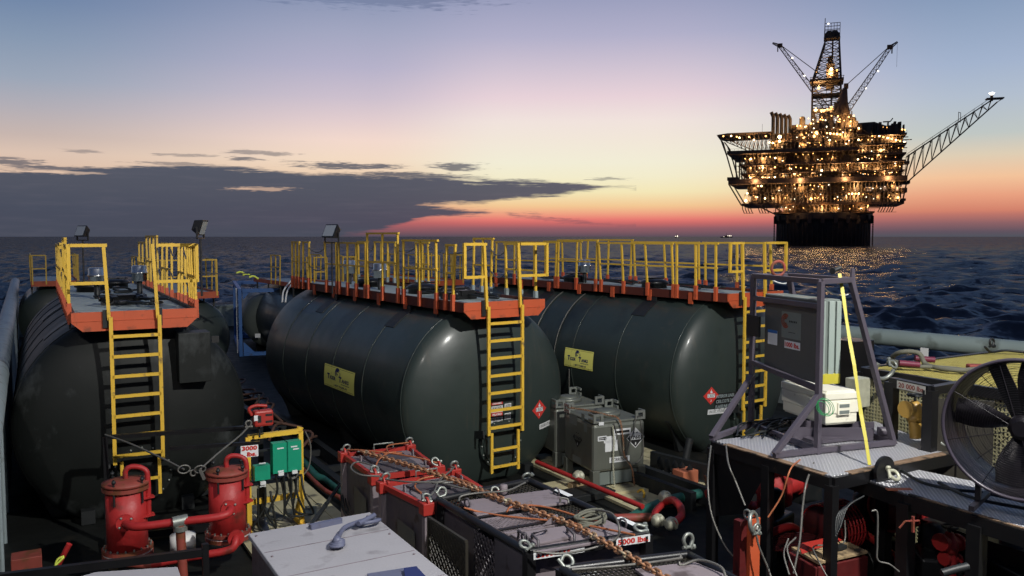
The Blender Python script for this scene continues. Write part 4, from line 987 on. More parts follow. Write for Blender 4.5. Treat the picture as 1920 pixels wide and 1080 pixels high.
# ================================================================ RED FRAMED CRATES
def red_crate(q4, z, label, seed):
    a, b, c, d = [Vector((p[0], p[1], z)) for p in q4]      # left-far, left-near, right-near, right-far
    rg = random.Random(seed)
    T = thing('chemical_crate', label, 'crate', ((a.x + c.x) / 2, (a.y + c.y) / 2, 0), 0, 'red framed crates in the lower centre')
    q = MB(); q.prism([xy(p.lerp((a + c) / 2, .05), .25) for p in (a, b, c, d)], (0, 0, z - .33)); q.build('body', 'mauve_dark', T, True, .01)
    q = MB(); q.prism([xy(p.lerp((a + c) / 2, .08), z - .08) for p in (a, b, c, d)], (0, 0, .05)); q.build('top_plate', 'mauve', T, True, .008)
    q = MB(); m_ = (a + c) / 2
    for s0, s1 in ((.16, .50), (.54, .90)):
        l0, l1 = a.lerp(b, s0), a.lerp(b, s1); r0, r1 = d.lerp(c, s0), d.lerp(c, s1)
        q.prism([xy(l0.lerp(r0, .22), z - .03), xy(l1.lerp(r1, .22), z - .03), xy(l1.lerp(r1, .8), z - .03), xy(l0.lerp(r0, .8), z - .03)], (0, 0, .035))
    q.build('hatch_lid', 'mauve_dark', T, True, .006)
    q = MB()
    for t_ in (.1, .9):
        for s_ in (.3, .72): p = a.lerp(d, t_).lerp(b.lerp(c, t_), s_); q.prism([xy(p, z - .03), xy(p + Vector((.0, -.07, 0)), z - .03), xy(p + Vector((0, -.06, 0)), z + .07), xy(p + Vector((0, -.01, 0)), z + .07)], (.015, 0, 0))
    q.build('lug', 'mauve', T, True)
    q = MB()
    for p, r in ((a, b), (b, c), (c, d), (d, a)): q.bar(xy(p, z - .02), xy(r, z - .02), .05, .07); q.bar(xy(p, .12), xy(r, .12), .08, .12)
    q.build('top_frame', 'red_frame', T, True)
    q = MB()
    for p in (a, b, c, d): q.bar(xy(p, .1), xy(p, z - .1), .09, .09, (0, 1, 0))
    q.build('corner_post', 'mauve', T, True)
    q = MB()
    for p in (a, b, c, d): q.box(xy(p, z - .03), (.15, .15, .15)); q.tube([xy(p, z + .03) + Vector((-.012, 0, 0)), xy(p, z + .03) + Vector((.012, 0, 0))], .075, 14)
    q.build('corner_lug', 'red_frame', T, True, .01)
    q = MB(); p = a.lerp(d, .45); q.tube([xy(p, z - .02), xy(p, z + .1), xy(p.lerp(c, .25) * 0 + p + Vector((.3, -.02, 0)), z + .1), xy(p + Vector((.3, -.02, 0)), z - .02)], .012, 6); q.build('hoop', 'galv', T, True)
    q = MB()
    for p, dd in ((a, (.4, -.2, .5)), (b, (.3, .6, .4)), (c, (-.5, .3, .5)), (d, (-.2, -.3, .6))): shackle(q, xy(p, z + .06), .085, dd)
    q.build('shackle', 'galv', T, True)
    q = MB(); ce = (a + c) / 2 + Vector((0, 0, .12))
    for p in (a, b, c, d):
        mid = p.lerp(ce, .5) + Vector((rg.uniform(-.15, .15), rg.uniform(-.15, .15), .06)); q.tube(spline([xy(p, z + .07), mid, xy(ce, z + .12), ce + Vector((.15, -.1, 0))], 6), .012, 6)
    q.ring(ce, .06, .014, (0, .3, 1), 16, 6, sx=1.5); q.build('wire_sling', 'orange_wire' if seed % 2 else 'wire', T, True)
    q = MB(); f0, f1 = a.lerp(b, .35), a.lerp(b, .75); q.add([xy(f0, .55) + Vector((-.005, 0, 0)), xy(f1, .5) + Vector((-.005, 0, 0)), xy(f1, .95) + Vector((-.005, 0, 0)), xy(f0, 1.0) + Vector((-.005, 0, 0))], [(0, 1, 2, 3)]); q.build('side_plate', 'cabinet_dark', T, True)
    return T
red_crate([at(645, 852, 1.35), at(702, 893, 1.35), at(822, 878, 1.35), at(768, 838, 1.35)], 1.35, 'farther red framed mauve crate with shackles and black cables hanging on its left', 3)
red_crate([at(718, 908, 1.35), at(800, 948, 1.35), at(935, 935, 1.35), at(852, 884, 1.35)], 1.35, 'nearer red framed dark crate with a square side panel, crossed by the rusty chain', 4)
q = MB()
for k in range(9):
    x = 640 + k * 3 + random.uniform(-4, 4); p = at(672 + k * 2, 846, 1.42)
    q.tube(spline([p, atd(x + 12, 862, 12.9), atd(x, 900 + random.uniform(-10, 20), 12.6), atd(x - 2 + k, 950, 12.3), atd(x + 18, 985, 12.2)], 5), .012, 5)
tag(q.build('cable_bundle', 'hose_black'), 'bundle of thin black cables hanging down from the far red crate', 'cable')
# red hose loop over the two crates
hose('sling_loop', 'wire', [at(712, 893, 1.42), at(675, 890, 1.44), at(658, 877, 1.44), at(672, 866, 1.44), at(710, 876, 1.42)], .013, 'bare wire loop sticking out over the left edge of the far red crate', 'sling', 6)
hose('sling_loop', 'orange_wire', [at(790, 925, 1.4), at(778, 912, 1.42), at(790, 898, 1.44), at(830, 893, 1.44), at(880, 905, 1.44), at(900, 918, 1.42)], .013, 'rusty wire loop lying on the lid of the near red crate', 'sling', 6)

# ================================================================ CARGO BASKET 5000 LBS
def grid_panel(mb, o, u, v, nu, nv, w, diag=False):
    o = Vector(o); u = Vector(u); v = Vector(v)
    if not diag:
        for i in range(nu + 1): mb.bar(o + u * (i / nu), o + u * (i / nu) + v, w)
        for j in range(nv + 1): mb.bar(o + v * (j / nv), o + v * (j / nv) + u, w)
    else:      # expanded metal: two crossing diagonal families clipped to the panel
        for s_ in (1, -1):
            for k in range(-nv, nu + 1):
                pts = []
                for j in (0, nv):
                    i = k + j if s_ > 0 else k + nv - j
                    pts.append([i / nu, j / nv])
                (u0, v0), (u1, v1) = pts
                def clip(a, b):
                    if a[0] < 0: t_ = (0 - a[0]) / (b[0] - a[0]); a = (0, a[1] + (b[1] - a[1]) * t_)
                    if a[0] > 1: t_ = (1 - a[0]) / (b[0] - a[0]); a = (1, a[1] + (b[1] - a[1]) * t_)
                    return a
                if max(u0, u1) <= 0 or min(u0, u1) >= 1: continue
                A_, B_ = clip((u0, v0), (u1, v1)), clip((u1, v1), (u0, v0))
                mb.bar(o + u * A_[0] + v * A_[1], o + u * B_[0] + v * B_[1], w)
    return mb
def basket():
    z = 1.42; P = lambda x, y, k=0.: at(x, y, z + k)
    bl, br, fr, fl = P(822, 937), P(992, 902), P(1212, 1002), P(992, 1036)
    T = thing('cargo_basket', 'black framed cargo basket with mauve hatch lids and grating, marked 5000 lbs', 'basket', ((bl.x + fr.x) / 2, (bl.y + fr.y) / 2, 0))
    q = MB()
    for a, b in ((bl, br), (br, fr), (fr, fl), (fl, bl)): q.tube([a, b], .045, 12); q.bar(xy(a, .15), xy(b, .15), .1, .14)
    ml, mr = bl.lerp(fl, .43), br.lerp(fr, .43); ml2, mr2 = bl.lerp(fl, .66), br.lerp(fr, .66)
    q.bar(ml, mr, .05, .05); q.bar(ml2, mr2, .05, .05)
    q.build('top_frame', 'black_steel', T, True)
    q = MB()
    for p in (bl, br, fr, fl): q.bar(xy(p, .1), xy(p, z), .1, .1, (0, 1, 0))
    q.build('corner_post', 'black_steel', T, True)
    g = MB(); u = (br - bl); v = (ml - bl); grid_panel(g, bl - Vector((0, 0, .03)), u, v * .55, 26, 7, .014); q2 = ml2.lerp(ml, .0)
    o0 = ml.lerp(mr, .58); grid_panel(g, o0 - Vector((0, 0, .03)), (mr - ml) * .40, (ml2 - ml), 11, 7, .014)
    g.build('grating', 'mesh_dark', T, True)
    g = MB(); o0 = P(899, 977); u0 = P(1000, 962) - o0; v0 = P(939, 1003) - o0; grid_panel(g, o0, u0, v0, 11, 8, .017, True); g.build('expanded_mesh', 'mauve', T, True)
    g = MB(); 
    for a, b in ((o0, o0 + u0), (o0 + u0, o0 + u0 + v0), (o0 + u0 + v0, o0 + v0), (o0 + v0, o0)): g.bar(a, b, .03, .03)
    g.build('mesh_frame', 'mauve', T, True)
    # lids
    def lid(c, hinge):
        q = MB(); q.prism([P(*p, .0) for p in c], (0, 0, .03)); o = q.build('hatch_lid', 'mauve', T, True, .006); return o
    l1 = lid([(864, 944), (1029, 922), (1068, 945), (894, 971)], 0); l2 = lid([(957, 1006), (1137, 979), (1199, 1007), (1010, 1040)], 0)
    q = MB(); q.prism([P(981, 1001, .035), P(1058, 990, .035), P(1075, 1010, .035), P(1003, 1024, .035)], (0, 0, .025)); q.build('raised_plate', 'mauve', T, True, .004)
    q = MB()
    for a, b in (((972, 1004), (985, 1011)), ((998, 1011), (1009, 1022)), ((1064, 999), (1077, 1011))):
        p, r = P(*a, .06), P(*b, .06); q.tube([p - Vector((0, 0, .04)), p + Vector((0, 0, .05)), r + Vector((0, 0, .05)), r - Vector((0, 0, .04))], .015, 7)
    q.tube([P(1000, 1000), P(1001, 1000, .11), P(1024, 994, .11), P(1026, 995)], .012, 7); q.build('lid_handle', 'mauve_dark', T, True)
    q = MB(); c = P(944, 931, .0); q.lathe([(.05, 0), (.05, .14), (.038, .15)], c, n=16); q.build('pipe_stub', 'mauve', T, True)
    q = MB()
    for x, y in ((876, 951), (984, 1017), (1043, 930), (1168, 990)): p = P(x, y, .02); q.ring(p + Vector((0, 0, .05)), .05, .012, (1, .2, 0), 14, 6)
    q.build('pad_eye', 'mauve_dark', T, True)
    q = MB()
    for x, y in ((994, 953), (1042, 981)): p = P(x, y, .02); q.prism([p + Vector((-.16, 0, 0)), p + Vector((.03, 0, 0)), p + Vector((.03, 0, .09)), p + Vector((-.02, 0, .09))], (0, .015, 0))
    q.build('wedge_lug', 'mauve', T, True)
    # front faces, label and white data plate
    dn = Vector((0, 0, -1)); fd = (fr - fl).normalized(); nrm = Vector((fd.y, -fd.x, 0))
    q = MB(); q.prism([fl + dn * .12 - nrm * .1, fr + dn * .12 - nrm * .1, fr + dn * 1.1 - nrm * .1, fl + dn * 1.1 - nrm * .1], -nrm * .02); q.build('front_plate', 'mauve', T, True)
    Wd = (fr - fl).length; mp = plane_map(fl + fd * Wd * .5 + nrm * .052, fd, (0, 0, 1))
    q = MB(); q.bar(fl + dn * .02, fr + dn * .02, .09, .1); q.build('front_beam', 'black_steel', T, True)
    q = MB(); quad(q, Wd * .36, -.02, Wd * .30, .085, mp); quad(q, -Wd * .27, -.02, Wd * .42, .085, mp); o = q.build('weight_label', 'white_label', T, True)
    q = MB(); m2 = plane_map(fl + fd * Wd * .5 + nrm * .055 - T.location, fd, (0, 0, 1)); text(q, '5000 lbs.', Wd * .36, -.02, Wd * .27, .062, m2, .04); [quad(q, -Wd * (.44 - .035 * k), -.02, Wd * .02, .05, m2) for k in range(8)]; q.build('lettering', 'ink_red', o)
    q = MB(); quad(q, -.06, -.42, .42, .34, plane_map(fl + fd * Wd * .5 - nrm * .08, fd, (0, 0, 1))); q.build('data_plate', 'white_label', T, True)
    sd = (br - fr).normalized(); q = MB()
    for p, Ls in ((fr, .35), (br.lerp(fr, .45), .3)):
        a = p + sd * .12 + Vector((0, 0, .047)); n2 = Vector((sd.y, -sd.x, 0)); q.prism([a - n2 * .04, a + n2 * .04, a + n2 * .04 + sd * Ls, a - n2 * .04 + sd * Ls], (0, 0, .004))
    q.build('side_label', 'white_label', T, True)
    # open mesh doors on the left
    g = MB(); a = at(804, 971, 1.3); b = at(874, 1016, 1.3); grid_panel(g, a + dn * .9, b - a, Vector((0, 0, .86)), 10, 9, .012, True)
    for s, e in ((a, b), (b, b + dn * .95), (a + dn * .95, b + dn * .95), (a, a + dn * .95)): g.bar(s, e, .035, .035)
    g.prism([a + dn * .02, b + dn * .02, b + dn * .4, a + dn * .15], (.012, 0, 0)); g.build('mesh_door', 'mesh_dark', T, True)
    g = MB(); a = ml.lerp(bl, -.05); b = ml2; grid_panel(g, ml + dn * 1.1, ml2 - ml, Vector((0, 0, 1.0)), 6, 9, .013, True)
    g.build('side_mesh', 'mauve_dark', T, True)
    g = MB(); g.prism([bl + dn * .1 + Vector((.06, 0, 0)), ml + dn * .1 + Vector((.06, 0, 0)), ml + dn * 1.2 + Vector((.06, 0, 0)), bl + dn * 1.2 + Vector((.06, 0, 0))], (.02, 0, 0)); g.prism([ml2 + dn * .05, fl + dn * .05, fl + dn * 1.2, ml2 + dn * 1.2], (.02, 0, 0)); g.build('side_plate', 'mauve_dark', T, True)
    q = MB(); shackle(q, fl + Vector((0, 0, .05)), .085, (-.3, .6, .3)); shackle(q, fr + Vector((.02, .03, .05)), .1, (-.7, .3, .1)); shackle(q, br + Vector((0, 0, .05)), .09, (-.6, -.2, .3)); shackle(q, bl + Vector((0, 0, .06)), .09, (.6, .1, .3)); q.build('shackle', 'galv', T, True)
    # slings
    for nm, m_, pts in (('orange_wire', 'orange_wire', [(870, 952, .1), (900, 960, .03), (950, 968, .03), (1040, 977, .04), (1100, 985, .05), (1190, 1003, .1)]), ('w', 'orange_wire', [(950, 960, .03), (960, 950, .05), (1000, 948, .06), (1040, 955, .06), (1095, 972, .05)]),
                        ('w', 'wire', [(860, 940, .04), (866, 930, .08), (900, 924, .1), (950, 920, .12), (985, 905, .1)]), ('w', 'wire', [(1085, 965, .04), (1110, 957, .1), (1145, 962, .2), (1160, 985, .22), (1155, 1010, .1), (1110, 1028, .02), (1050, 1038, .03), (1000, 1034, .06)]),
                        ('w', 'wire', [(1066, 944, .04), (1064, 936, .08), (1052, 934, .1), (1050, 942, .05)])):
        q = MB(); q.tube(spline([P(x, y, k) for x, y, k in pts], 7), .0125, 6); q.build('wire_sling', m_, T, True)
    q = MB(); c = P(1107, 975, .05)
    for k in range(6): q.ring(c + Vector((random.uniform(-.05, .05), random.uniform(-.03, .03), .01 * k)), random.uniform(.09, .14), .016, (random.uniform(-.2, .2), random.uniform(-.2, .2), 1), 18, 6, sx=1.3)
    q.build('sling_bundle', 'rope', T, True)
basket()
def basket2():
    z = 1.42; P = lambda x, y, k=0.: at(x, y, z + k)
    a, b, c, d = P(1055, 1068), P(1290, 1040), P(1400, 1100), P(1150, 1130)
    T = thing('cargo_basket', 'second basket with dark grating top cut off by the bottom edge', 'basket', ((a.x + c.x) / 2, (a.y + c.y) / 2, 0))
    q = MB()
    for s, e in ((a, b), (b, c), (c, d), (d, a)): q.tube([s, e], .045, 10); q.bar(xy(s, .15), xy(e, .15), .1, .14)
    q.build('top_frame', 'black_steel', T, True)
    q = MB()
    for p in (a, b, c, d): q.bar(xy(p, .1), xy(p, z), .1, .1, (0, 1, 0))
    q.build('corner_post', 'black_steel', T, True)
    g = MB(); grid_panel(g, a - Vector((0, 0, .02)), b - a, d - a, 26, 14, .013); g.build('grating', 'mesh_dark', T, True)
    q = MB(); q.prism([P(1190, 1072), P(1300, 1058), P(1365, 1085), P(1240, 1110)], (0, 0, .03)); q.build('hatch_lid', 'mauve', T, True, .005)
    q = MB(); shackle(q, a + Vector((0, 0, .05)), .10, (.8, .2, .2)); shackle(q, b + Vector((0, 0, .08)), .10, (.1, .1, 1)); q.build('shackle', 'galv', T, True)
    q = MB(); q.tube(spline([P(1072, 1068, .06), P(1100, 1066, .05), P(1150, 1062, .06), P(1210, 1056, .04), P(1280, 1046, .1)], 6), .014, 6)
    q.tube(spline([P(1276, 1042, .1), P(1276, 1060, .03), P(1310, 1050, .08), P(1350, 1062, .1), P(1362, 1085, .04)], 6), .014, 6); q.build('wire_sling', 'wire', T, True)
    q = MB(); q.prism([a + Vector((0, 0, -.15)), b + Vector((0, 0, -.15)), b + Vector((0, 0, -1.1)), a + Vector((0, 0, -1.1))], (0, -.02, 0)); q.build('side_plate', 'mauve_dark', T, True)
basket2()

# ================================================================ CHEMICAL TOTES
def tote(loc, rz, label, full=True):
    T = thing('chemical_tote', label, 'tote', loc, rz, 'grey chemical totes between the tanks')
    w, l, h = 1.07, 1.15, 1.22
    q = MB(); q.bbox((0, 0, .26), (w, l, h - .08)); q.build('body', 'tote_grey', T, bevel=.06)
    q = MB(); q.prism([(.03, .03, h - .09), (w - .03, .03, h - .09), (w - .03, l - .03, h - .09), (.03, l - .03, h - .09)], (0, 0, .05)); q.build('top_deck', 'tote_grey', T, bevel=.02)
    q = MB()
    for x in (.06, w - .06):
        for y in (.06, l - .06): q.bbox((x - .07, y - .07, 0), (x + .07, y + .07, .3))
    q.build('foot', 'tote_grey', T, bevel=.01)
    q = MB(); q.bbox((.14, .05, .02), (w - .14, .07, .25)); q.build('fork_plate', 'cabinet', T)
    q = MB(); q.lathe([(.27, h - .05), (.27, h + .02), (.25, h + .03)], (w / 2, l * .45, 0), n=36); q.lathe([(.20, h - .02), (.20, h + .05), (.12, h + .07), (.01, h + .07)], (w / 2, l * .45, 0), n=30); q.build('manway_lid', 'tote_grey', T)
    for x in (.0, w):
        for y in (.0, l):
            q = MB(); sx = 1 if x == 0 else -1; sy = 1 if y == 0 else -1
            # a corner casting with an open eye
            x0, x1 = (x, x + .2) if sx > 0 else (x - .2, x)
            yy = y + (.0 if sy > 0 else -.03)
            q.bbox((x0, yy, h - .06), (x1, yy + .03, h - .02)); q.bbox((x0, yy, h + .06), (x1, yy + .03, h + .1)); q.bbox((x0, yy, h - .02), (x0 + .05, yy + .03, h + .06)); q.bbox((x1 - .05, yy, h - .02), (x1, yy + .03, h + .06))
            xx = x if sx > 0 else x - .03
            y0, y1 = (y + .03, y + .2) if sy > 0 else (y - .2, y - .03)
            q.bbox((xx, y0, h - .06), (xx + .03, y1, h - .0)); q.bbox((xx, y0, h + .05), (xx + .03, y1, h + .1))
            q.build('lifting_eye', 'galv', T)
    if full:
        mf = plane_map((w / 2, -.004, .75), (1, 0, 0), (0, 0, 1)); ml = plane_map((-.004, l / 2, .75), (0, -1, 0), (0, 0, 1))
        q = MB()
        for a in ((-.2, .1, .42 * .6, .12), (-.06, .18, .0, 0), (-.36, .13, .18, .09), (.05, .22, .36, .11), (-.17, -.02, .26, .20), (.0, -.28, .42, .10), (-.38, .40, .10, .06)):
            if a[2]: quad(q, *a, mf)
        q.build('paper_label', 'white_label', T)
        q = MB()
        for a in ((.05, .22, .3, .04), (-.36, .145, .14, .018), (-.36, .115, .14, .018)): quad(q, *a, lift(mf, .002))
        text(q, 'CORROSIVE', 0, -.28, .34, .06, lift(mf, .002), .02); q.build('lettering', 'ink_black', T)
        def dia(mp, cx, cy, s, m1):
            q = MB(); q.add([mp(cx + a * s, cy + b * s) for a, b in ((-1, 0), (0, -1), (1, 0), (0, 1))], [(0, 1, 2, 3)]); o = q.build('hazard_placard', m1, T)
            q = MB(); m_ = lift(mp, .002); q.add([m_(cx + a * s, cy + b * s) for a, b in ((-.72, -.18), (0, -.9), (.72, -.18))], [(0, 1, 2)]); q.add([m_(cx + a * s, cy + b * s) for a, b in ((-.93, 0), (-.62, -.3), (-.62, .3))], [(0, 1, 2)]); q.add([m_(cx + a * s, cy + b * s) for a, b in ((.93, 0), (.62, .3), (.62, -.3))], [(0, 1, 2)])
            text(q, '1760', cx, cy + .04 * s, s * 1.1, s * .36, m_, .03)
            for k in (-.2, .15): q.add([m_(cx + a * s, cy + b * s) for a, b in ((k - .1, .45), (k + .12, .5), (k + .1, .56), (k - .12, .52))], [(0, 1, 2, 3)])
            q.build('lettering', 'ink_black', o)
            q = MB(); text(q, '8', cx, cy - .55 * s, s * .14, s * .26, lift(mp, .004), .03); q.build('class_number', 'white_label', o)
        dia(mf, .33, .08, .19, 'white_label')
        dia(ml, -.02, .02, .19, 'tote_grey')
        q = MB()
        for a in ((-.2, .33, .3, .18), (.28, .28, .12, .16), (-.05, -.38, .34, .12), (.18, .45, .12, .12)): quad(q, *a, ml)
        q.build('side_sticker', 'cabinet', T)
    return T
t1 = tote((8.60, 11.85, .12), R(-7), 'grey chemical tote with 1760 placard and chains hanging down its front')
tote((8.75, 13.3, .12), R(-7), 'grey tote standing behind the tote with the 1760 placard', False)
def tl(x, y, z): return t1.matrix_basis @ Vector((x, y, z))
bpy.context.view_layer.update()
M1 = Matrix.Translation(t1.location) @ Matrix.Rotation(t1.rotation_euler.z, 4, 'Z')
tl = lambda x, y, z: M1 @ Vector((x, y, z))
chain('lashing_chain', 'rust_chain', [tl(.05, 1.1, 1.24), tl(.2, .6, 1.27), tl(.38, .2, 1.25), tl(.5, -.04, 1.2), tl(.58, -.05, .8), tl(.6, -.06, .55), tl(.75, -.07, .3), tl(.78, -.12, .0)], 'thin chain draped over the lid and front of the 1760 tote', .045, .006)
chain('lashing_chain', 'coupling', [tl(.36, -.05, 1.1), tl(.38, -.06, .8), tl(.37, -.06, .4), tl(.38, -.1, .0)], 'second chain hanging straight down the left part of the 1760 tote front', .045, .006)
hose('wire_loop', 'wire', [tl(.4, -.02, 1.15), tl(.52, -.06, .7), tl(.6, -.07, .5), tl(.8, -.08, .38), tl(.98, -.06, .5), tl(1.0, -.05, .75), tl(.97, 0, 1.15)], .01, 'thin dark wire looped across the 1760 placard of the tote', 'wire', 5)
hose('wire_loop', 'wire', [tl(1.0, .02, 1.2), tl(.85, -.05, 1.22), tl(.8, -.06, 1.0), tl(.7, -.07, .75), tl(.62, -.08, .6)], .01, 'wire hanging from the right corner eye of the 1760 tote', 'wire', 5)

# pipes and hoses on the deck
q = MB(); q.tube([at(1006, 866, .32), at(1205, 950, .3)], .042, 12); tag(q.build('pipe', 'red_paint'), 'straight red pipe running across the deck from behind the middle tank', 'pipe')
def lump(px, py, z, s, label, m='coupling'):
    q = MB(); c = at(px, py, z); q.lathe([(s * .6, -s), (s, -s * .5), (s * .85, 0), (s, s * .5), (s * .5, s)], c, 'x', 12); q.box(c + Vector((0, 0, s * .6)), (s * .7, s, s * .8)); q.box(c + Vector((s * .3, -s * .5, -s * .2)), (s * .5, s * .8, s * .9), Matrix.Rotation(.5, 3, 'Z')); return tag(q.build('coupling', m, bevel=.012), label, 'coupling')
lump(1085, 893, .34, .10, 'pale wrapped coupling on the straight red pipe')
q = MB(); q.box(at(1083, 911, .12), (.34, .16, .14)); tag(q.build('wooden_block', 'wood_pale', bevel=.01), 'small yellow timber block under the straight red pipe', 'block')
q = MB(); q.box(at(1100, 925, .08), (.9, .5, .12)); tag(q.build('timber_mat', 'dark_steel', bevel=.01), 'dark wet block on deck under the red pipe', 'block')
hose('hose', 'hose_green', [at(1160, 985, .15), at(1200, 962, .16), at(1250, 940, .18), at(1310, 926, .18), at(1370, 917, .2), at(1420, 912, .3)], .085, 'thick green hose running from the basket towards the red pump')
hose('hose', 'red_paint', [at(1245, 942, .28), at(1262, 938, .40), at(1275, 950, .40), at(1277, 968, .3), at(1262, 982, .25)], .062, 'short red hose bent in a U with pale couplings at its ends')
hose('hose', 'red_paint', [at(1243, 945, .26), at(1230, 958, .25), at(1226, 970, .2)], .055, 'short dark red hose stub next to the bent red hose')
lump(1247, 932, .36, .10, 'pale taped coupling on top of the bent red hose'); lump(1234, 976, .2, .10, 'pale taped coupling at the lower left of the bent red hose'); lump(1259, 982, .24, .10, 'pale taped coupling at the lower right of the bent red hose')
hose('pipe', 'red_rust', [at(1080, 965, .2), at(1130, 972, .2), at(1220, 970, .2)], .07, 'rust brown pipe stub leading to the taped couplings', 'pipe')
q = MB(); q.box(at(1285, 893, .22), (.36, .3, .26)); tag(q.build('wooden_block', 'orange_block', bevel=.01), 'terracotta coloured block at the corner of the planks below the right tank', 'block')
q = MB(); a = at(1210, 870, .1); b = at(1335, 930, .1); q.bar(at(1222, 860, .3), at(1400, 905, .3), .1, .3)
for k in range(5): p = at(1236 + k * 14, 868 + k * 4, .32); q.prism([p + Vector((-.06, 0, -.15)), p + Vector((.06, 0, -.15)), p + Vector((.06, 0, .06)), p + Vector((0, 0, .14)), p + Vector((-.06, 0, .06))], (0, -.03, 0))
tag(q.build('toothed_rail', 'dark_steel'), 'dark toothed cargo rail in front of the right tank', 'rail')
q = MB(); a = at(1284, 868, .35); q.tube([a, a + Vector((.12, 0, .45))], .07, 12); tag(q.build('pipe_stub', 'dark_steel'), 'grey stub pipe leaning at the foot of the right tank', 'pipe')
hose('strap', 'yellow', [at(1196, 922, .15), at(1203, 918, .26), at(1208, 924, .24), at(1207, 932, .12)], .022, 'yellow strap end sticking up by the planks under the tote', 'strap', 6)
# ================================================================ TABLE SKIDS (right foreground)
TZ = 1.97
def table():
    c = [at(1338, 826, TZ), at(1560, 893, TZ), at(1790, 846, TZ), at(1640, 790, TZ)]
    T = thing('pump_skid', 'black steel skid with diamond plate top under the purple frame, marked 10000 lbs', 'skid', ((c[0].x + c[2].x) / 2, (c[0].y + c[2].y) / 2, 0))
    q = MB(); q.prism([p + Vector((0, 0, -.01)) for p in c], (0, 0, .012)); q.build('top_plate', 'plate', T, True)
    q = MB()
    for i in range(4): a, b = c[i], c[(i + 1) % 4]; q.bar(a - Vector((0, 0, .08)), b - Vector((0, 0, .08)), .09, .14); q.bar(xy(a, .1), xy(b, .1), .1, .16)
    q.build('frame_beam', 'black_steel', T, True)
    q = MB()
    for i in (0, 1): a, b = c[i], c[(i + 1) % 4]; q.bar(a.lerp(b, .12) + Vector((0, 0, .0)), a.lerp(b, .95), .10, .012)
    q.build('worn_edge', 'worn', T, True)
    for p in c + [c[0].lerp(c[1], .5)]:
        q = MB(); q.bar(xy(p, 0), xy(p, TZ - .1), .11, .11, (0, 1, 0)); q.build('skid_post', 'black_steel', T, True)
    q = MB(); q.prism([c[0] + Vector((0, 0, -.15)), c[0].lerp(c[1], .5) + Vector((0, 0, -.15)), c[0].lerp(c[1], .3) + Vector((0, 0, -.8)), c[0] + Vector((0, 0, -1.0))], (.02, .02, 0)); q.build('side_gusset', 'black_steel', T, True)
    # clamps, lugs and label
    q = MB(); p = at(1765, 832, TZ + .05); q.disc(p + Vector((0, 0, .06)), .15, .04, 'y', 24); q.build('pad_eye', 'black_steel', T, True)
    q = MB(); shackle(q, p + Vector((-.05, -.08, .08)), .10, (-.9, -.2, -.2)); q.build('shackle', 'galv', T, True)
    a = at(1690, 868, TZ - .05); d = (c[2] - c[1]).normalized(); n = Vector((d.y, -d.x, 0)); o_ = at(1712, 863, TZ - .08) + n * .10
    mp = plane_map(o_, d, (0, 0, 1)); q = MB(); quad(q, 0, 0, .36, .09, mp); o = q.build('weight_label', 'white_label', T, True)
    q = MB(); mp = plane_map(o_ - T.location, d, (0, 0, 1), .004); text(q, '10,000 lbs', 0, 0, .32, .05, mp, .03); q.build('lettering', 'ink_red', o)
    d2 = (c[1] - c[0]).normalized(); n2 = Vector((d2.y, -d2.x, 0)); o_ = at(1507, 886, TZ - .09) + n2 * .06; q = MB(); quad(q, 0, 0, .34, .085, plane_map(o_, d2, (0, 0, 1))); o = q.build('weight_label', 'mauve_dark', T, True)
    q = MB(); text(q, '10000 lbs', 0, 0, .3, .05, plane_map(o_ - T.location, d2, (0, 0, 1), .004), .03); q.build('lettering', 'red_rust', o)
    return T
table()
def skid2():
    z = 1.85; c = [at(1572, 880, z), at(1700, 925, z), at(1990, 1012, z), at(2050, 950, z), at(1660, 868, z)]
    T = thing('pump_skid', 'lower black skid with narrow diamond plate ledge in front of the big fan', 'skid', ((c[0].x + c[2].x) / 2, (c[0].y + c[2].y) / 2, 0))
    q = MB(); q.prism([p + Vector((0, 0, -.01)) for p in c], (0, 0, .012)); q.build('top_plate', 'plate', T, True)
    q = MB()
    for a, b in ((c[0], c[1]), (c[1], c[2]), (c[4], c[0])): q.bar(a - Vector((0, 0, .09)), b - Vector((0, 0, .09)), .08, .16)
    q.bar(xy(c[0], .1), xy(c[1], .1), .1, .16); q.bar(xy(c[1], .1), xy(c[2], .1), .1, .16); q.build('frame_beam', 'black_steel', T, True)
    q = MB(); q.bar(c[1] + (c[2] - c[1]) * .02, c[2], .04, .012); q.build('worn_edge', 'worn', T, True)
    for p in (c[1], c[1].lerp(c[2], .5), c[4]):
        q = MB(); q.bar(xy(p, 0), xy(p, z - .1), .14, .14, (0, 1, 0)); q.build('skid_post', 'black_steel', T, True)
    q = MB(); p = at(1662, 896, z + .04); q.disc(p + Vector((0, .03, .08)), .16, .04, 'y', 26); q.build('pad_eye', 'black_steel', T, True)
    q = MB(); shackle(q, p + Vector((-.02, -.05, .07)), .10, (.8, -.3, -.35)); q.build('shackle', 'coupling', T, True)
    q = MB(); p = at(1672, 915, z); q.bar(p + Vector((-.09, 0, .0)), p + Vector((.14, -.14, 0)), .07, .015); q.build('side_label', 'orange_block', T, True)
    # dark machinery housings below
    q = MB(); q.bbox((8.5, 3.6, .0), (10.8, 6.6, .12)); q.bbox((9.2, 4.5, .12), (10.6, 6.0, 1.2)); q.build('machine_housing', 'black_steel', T, True)
skid2()

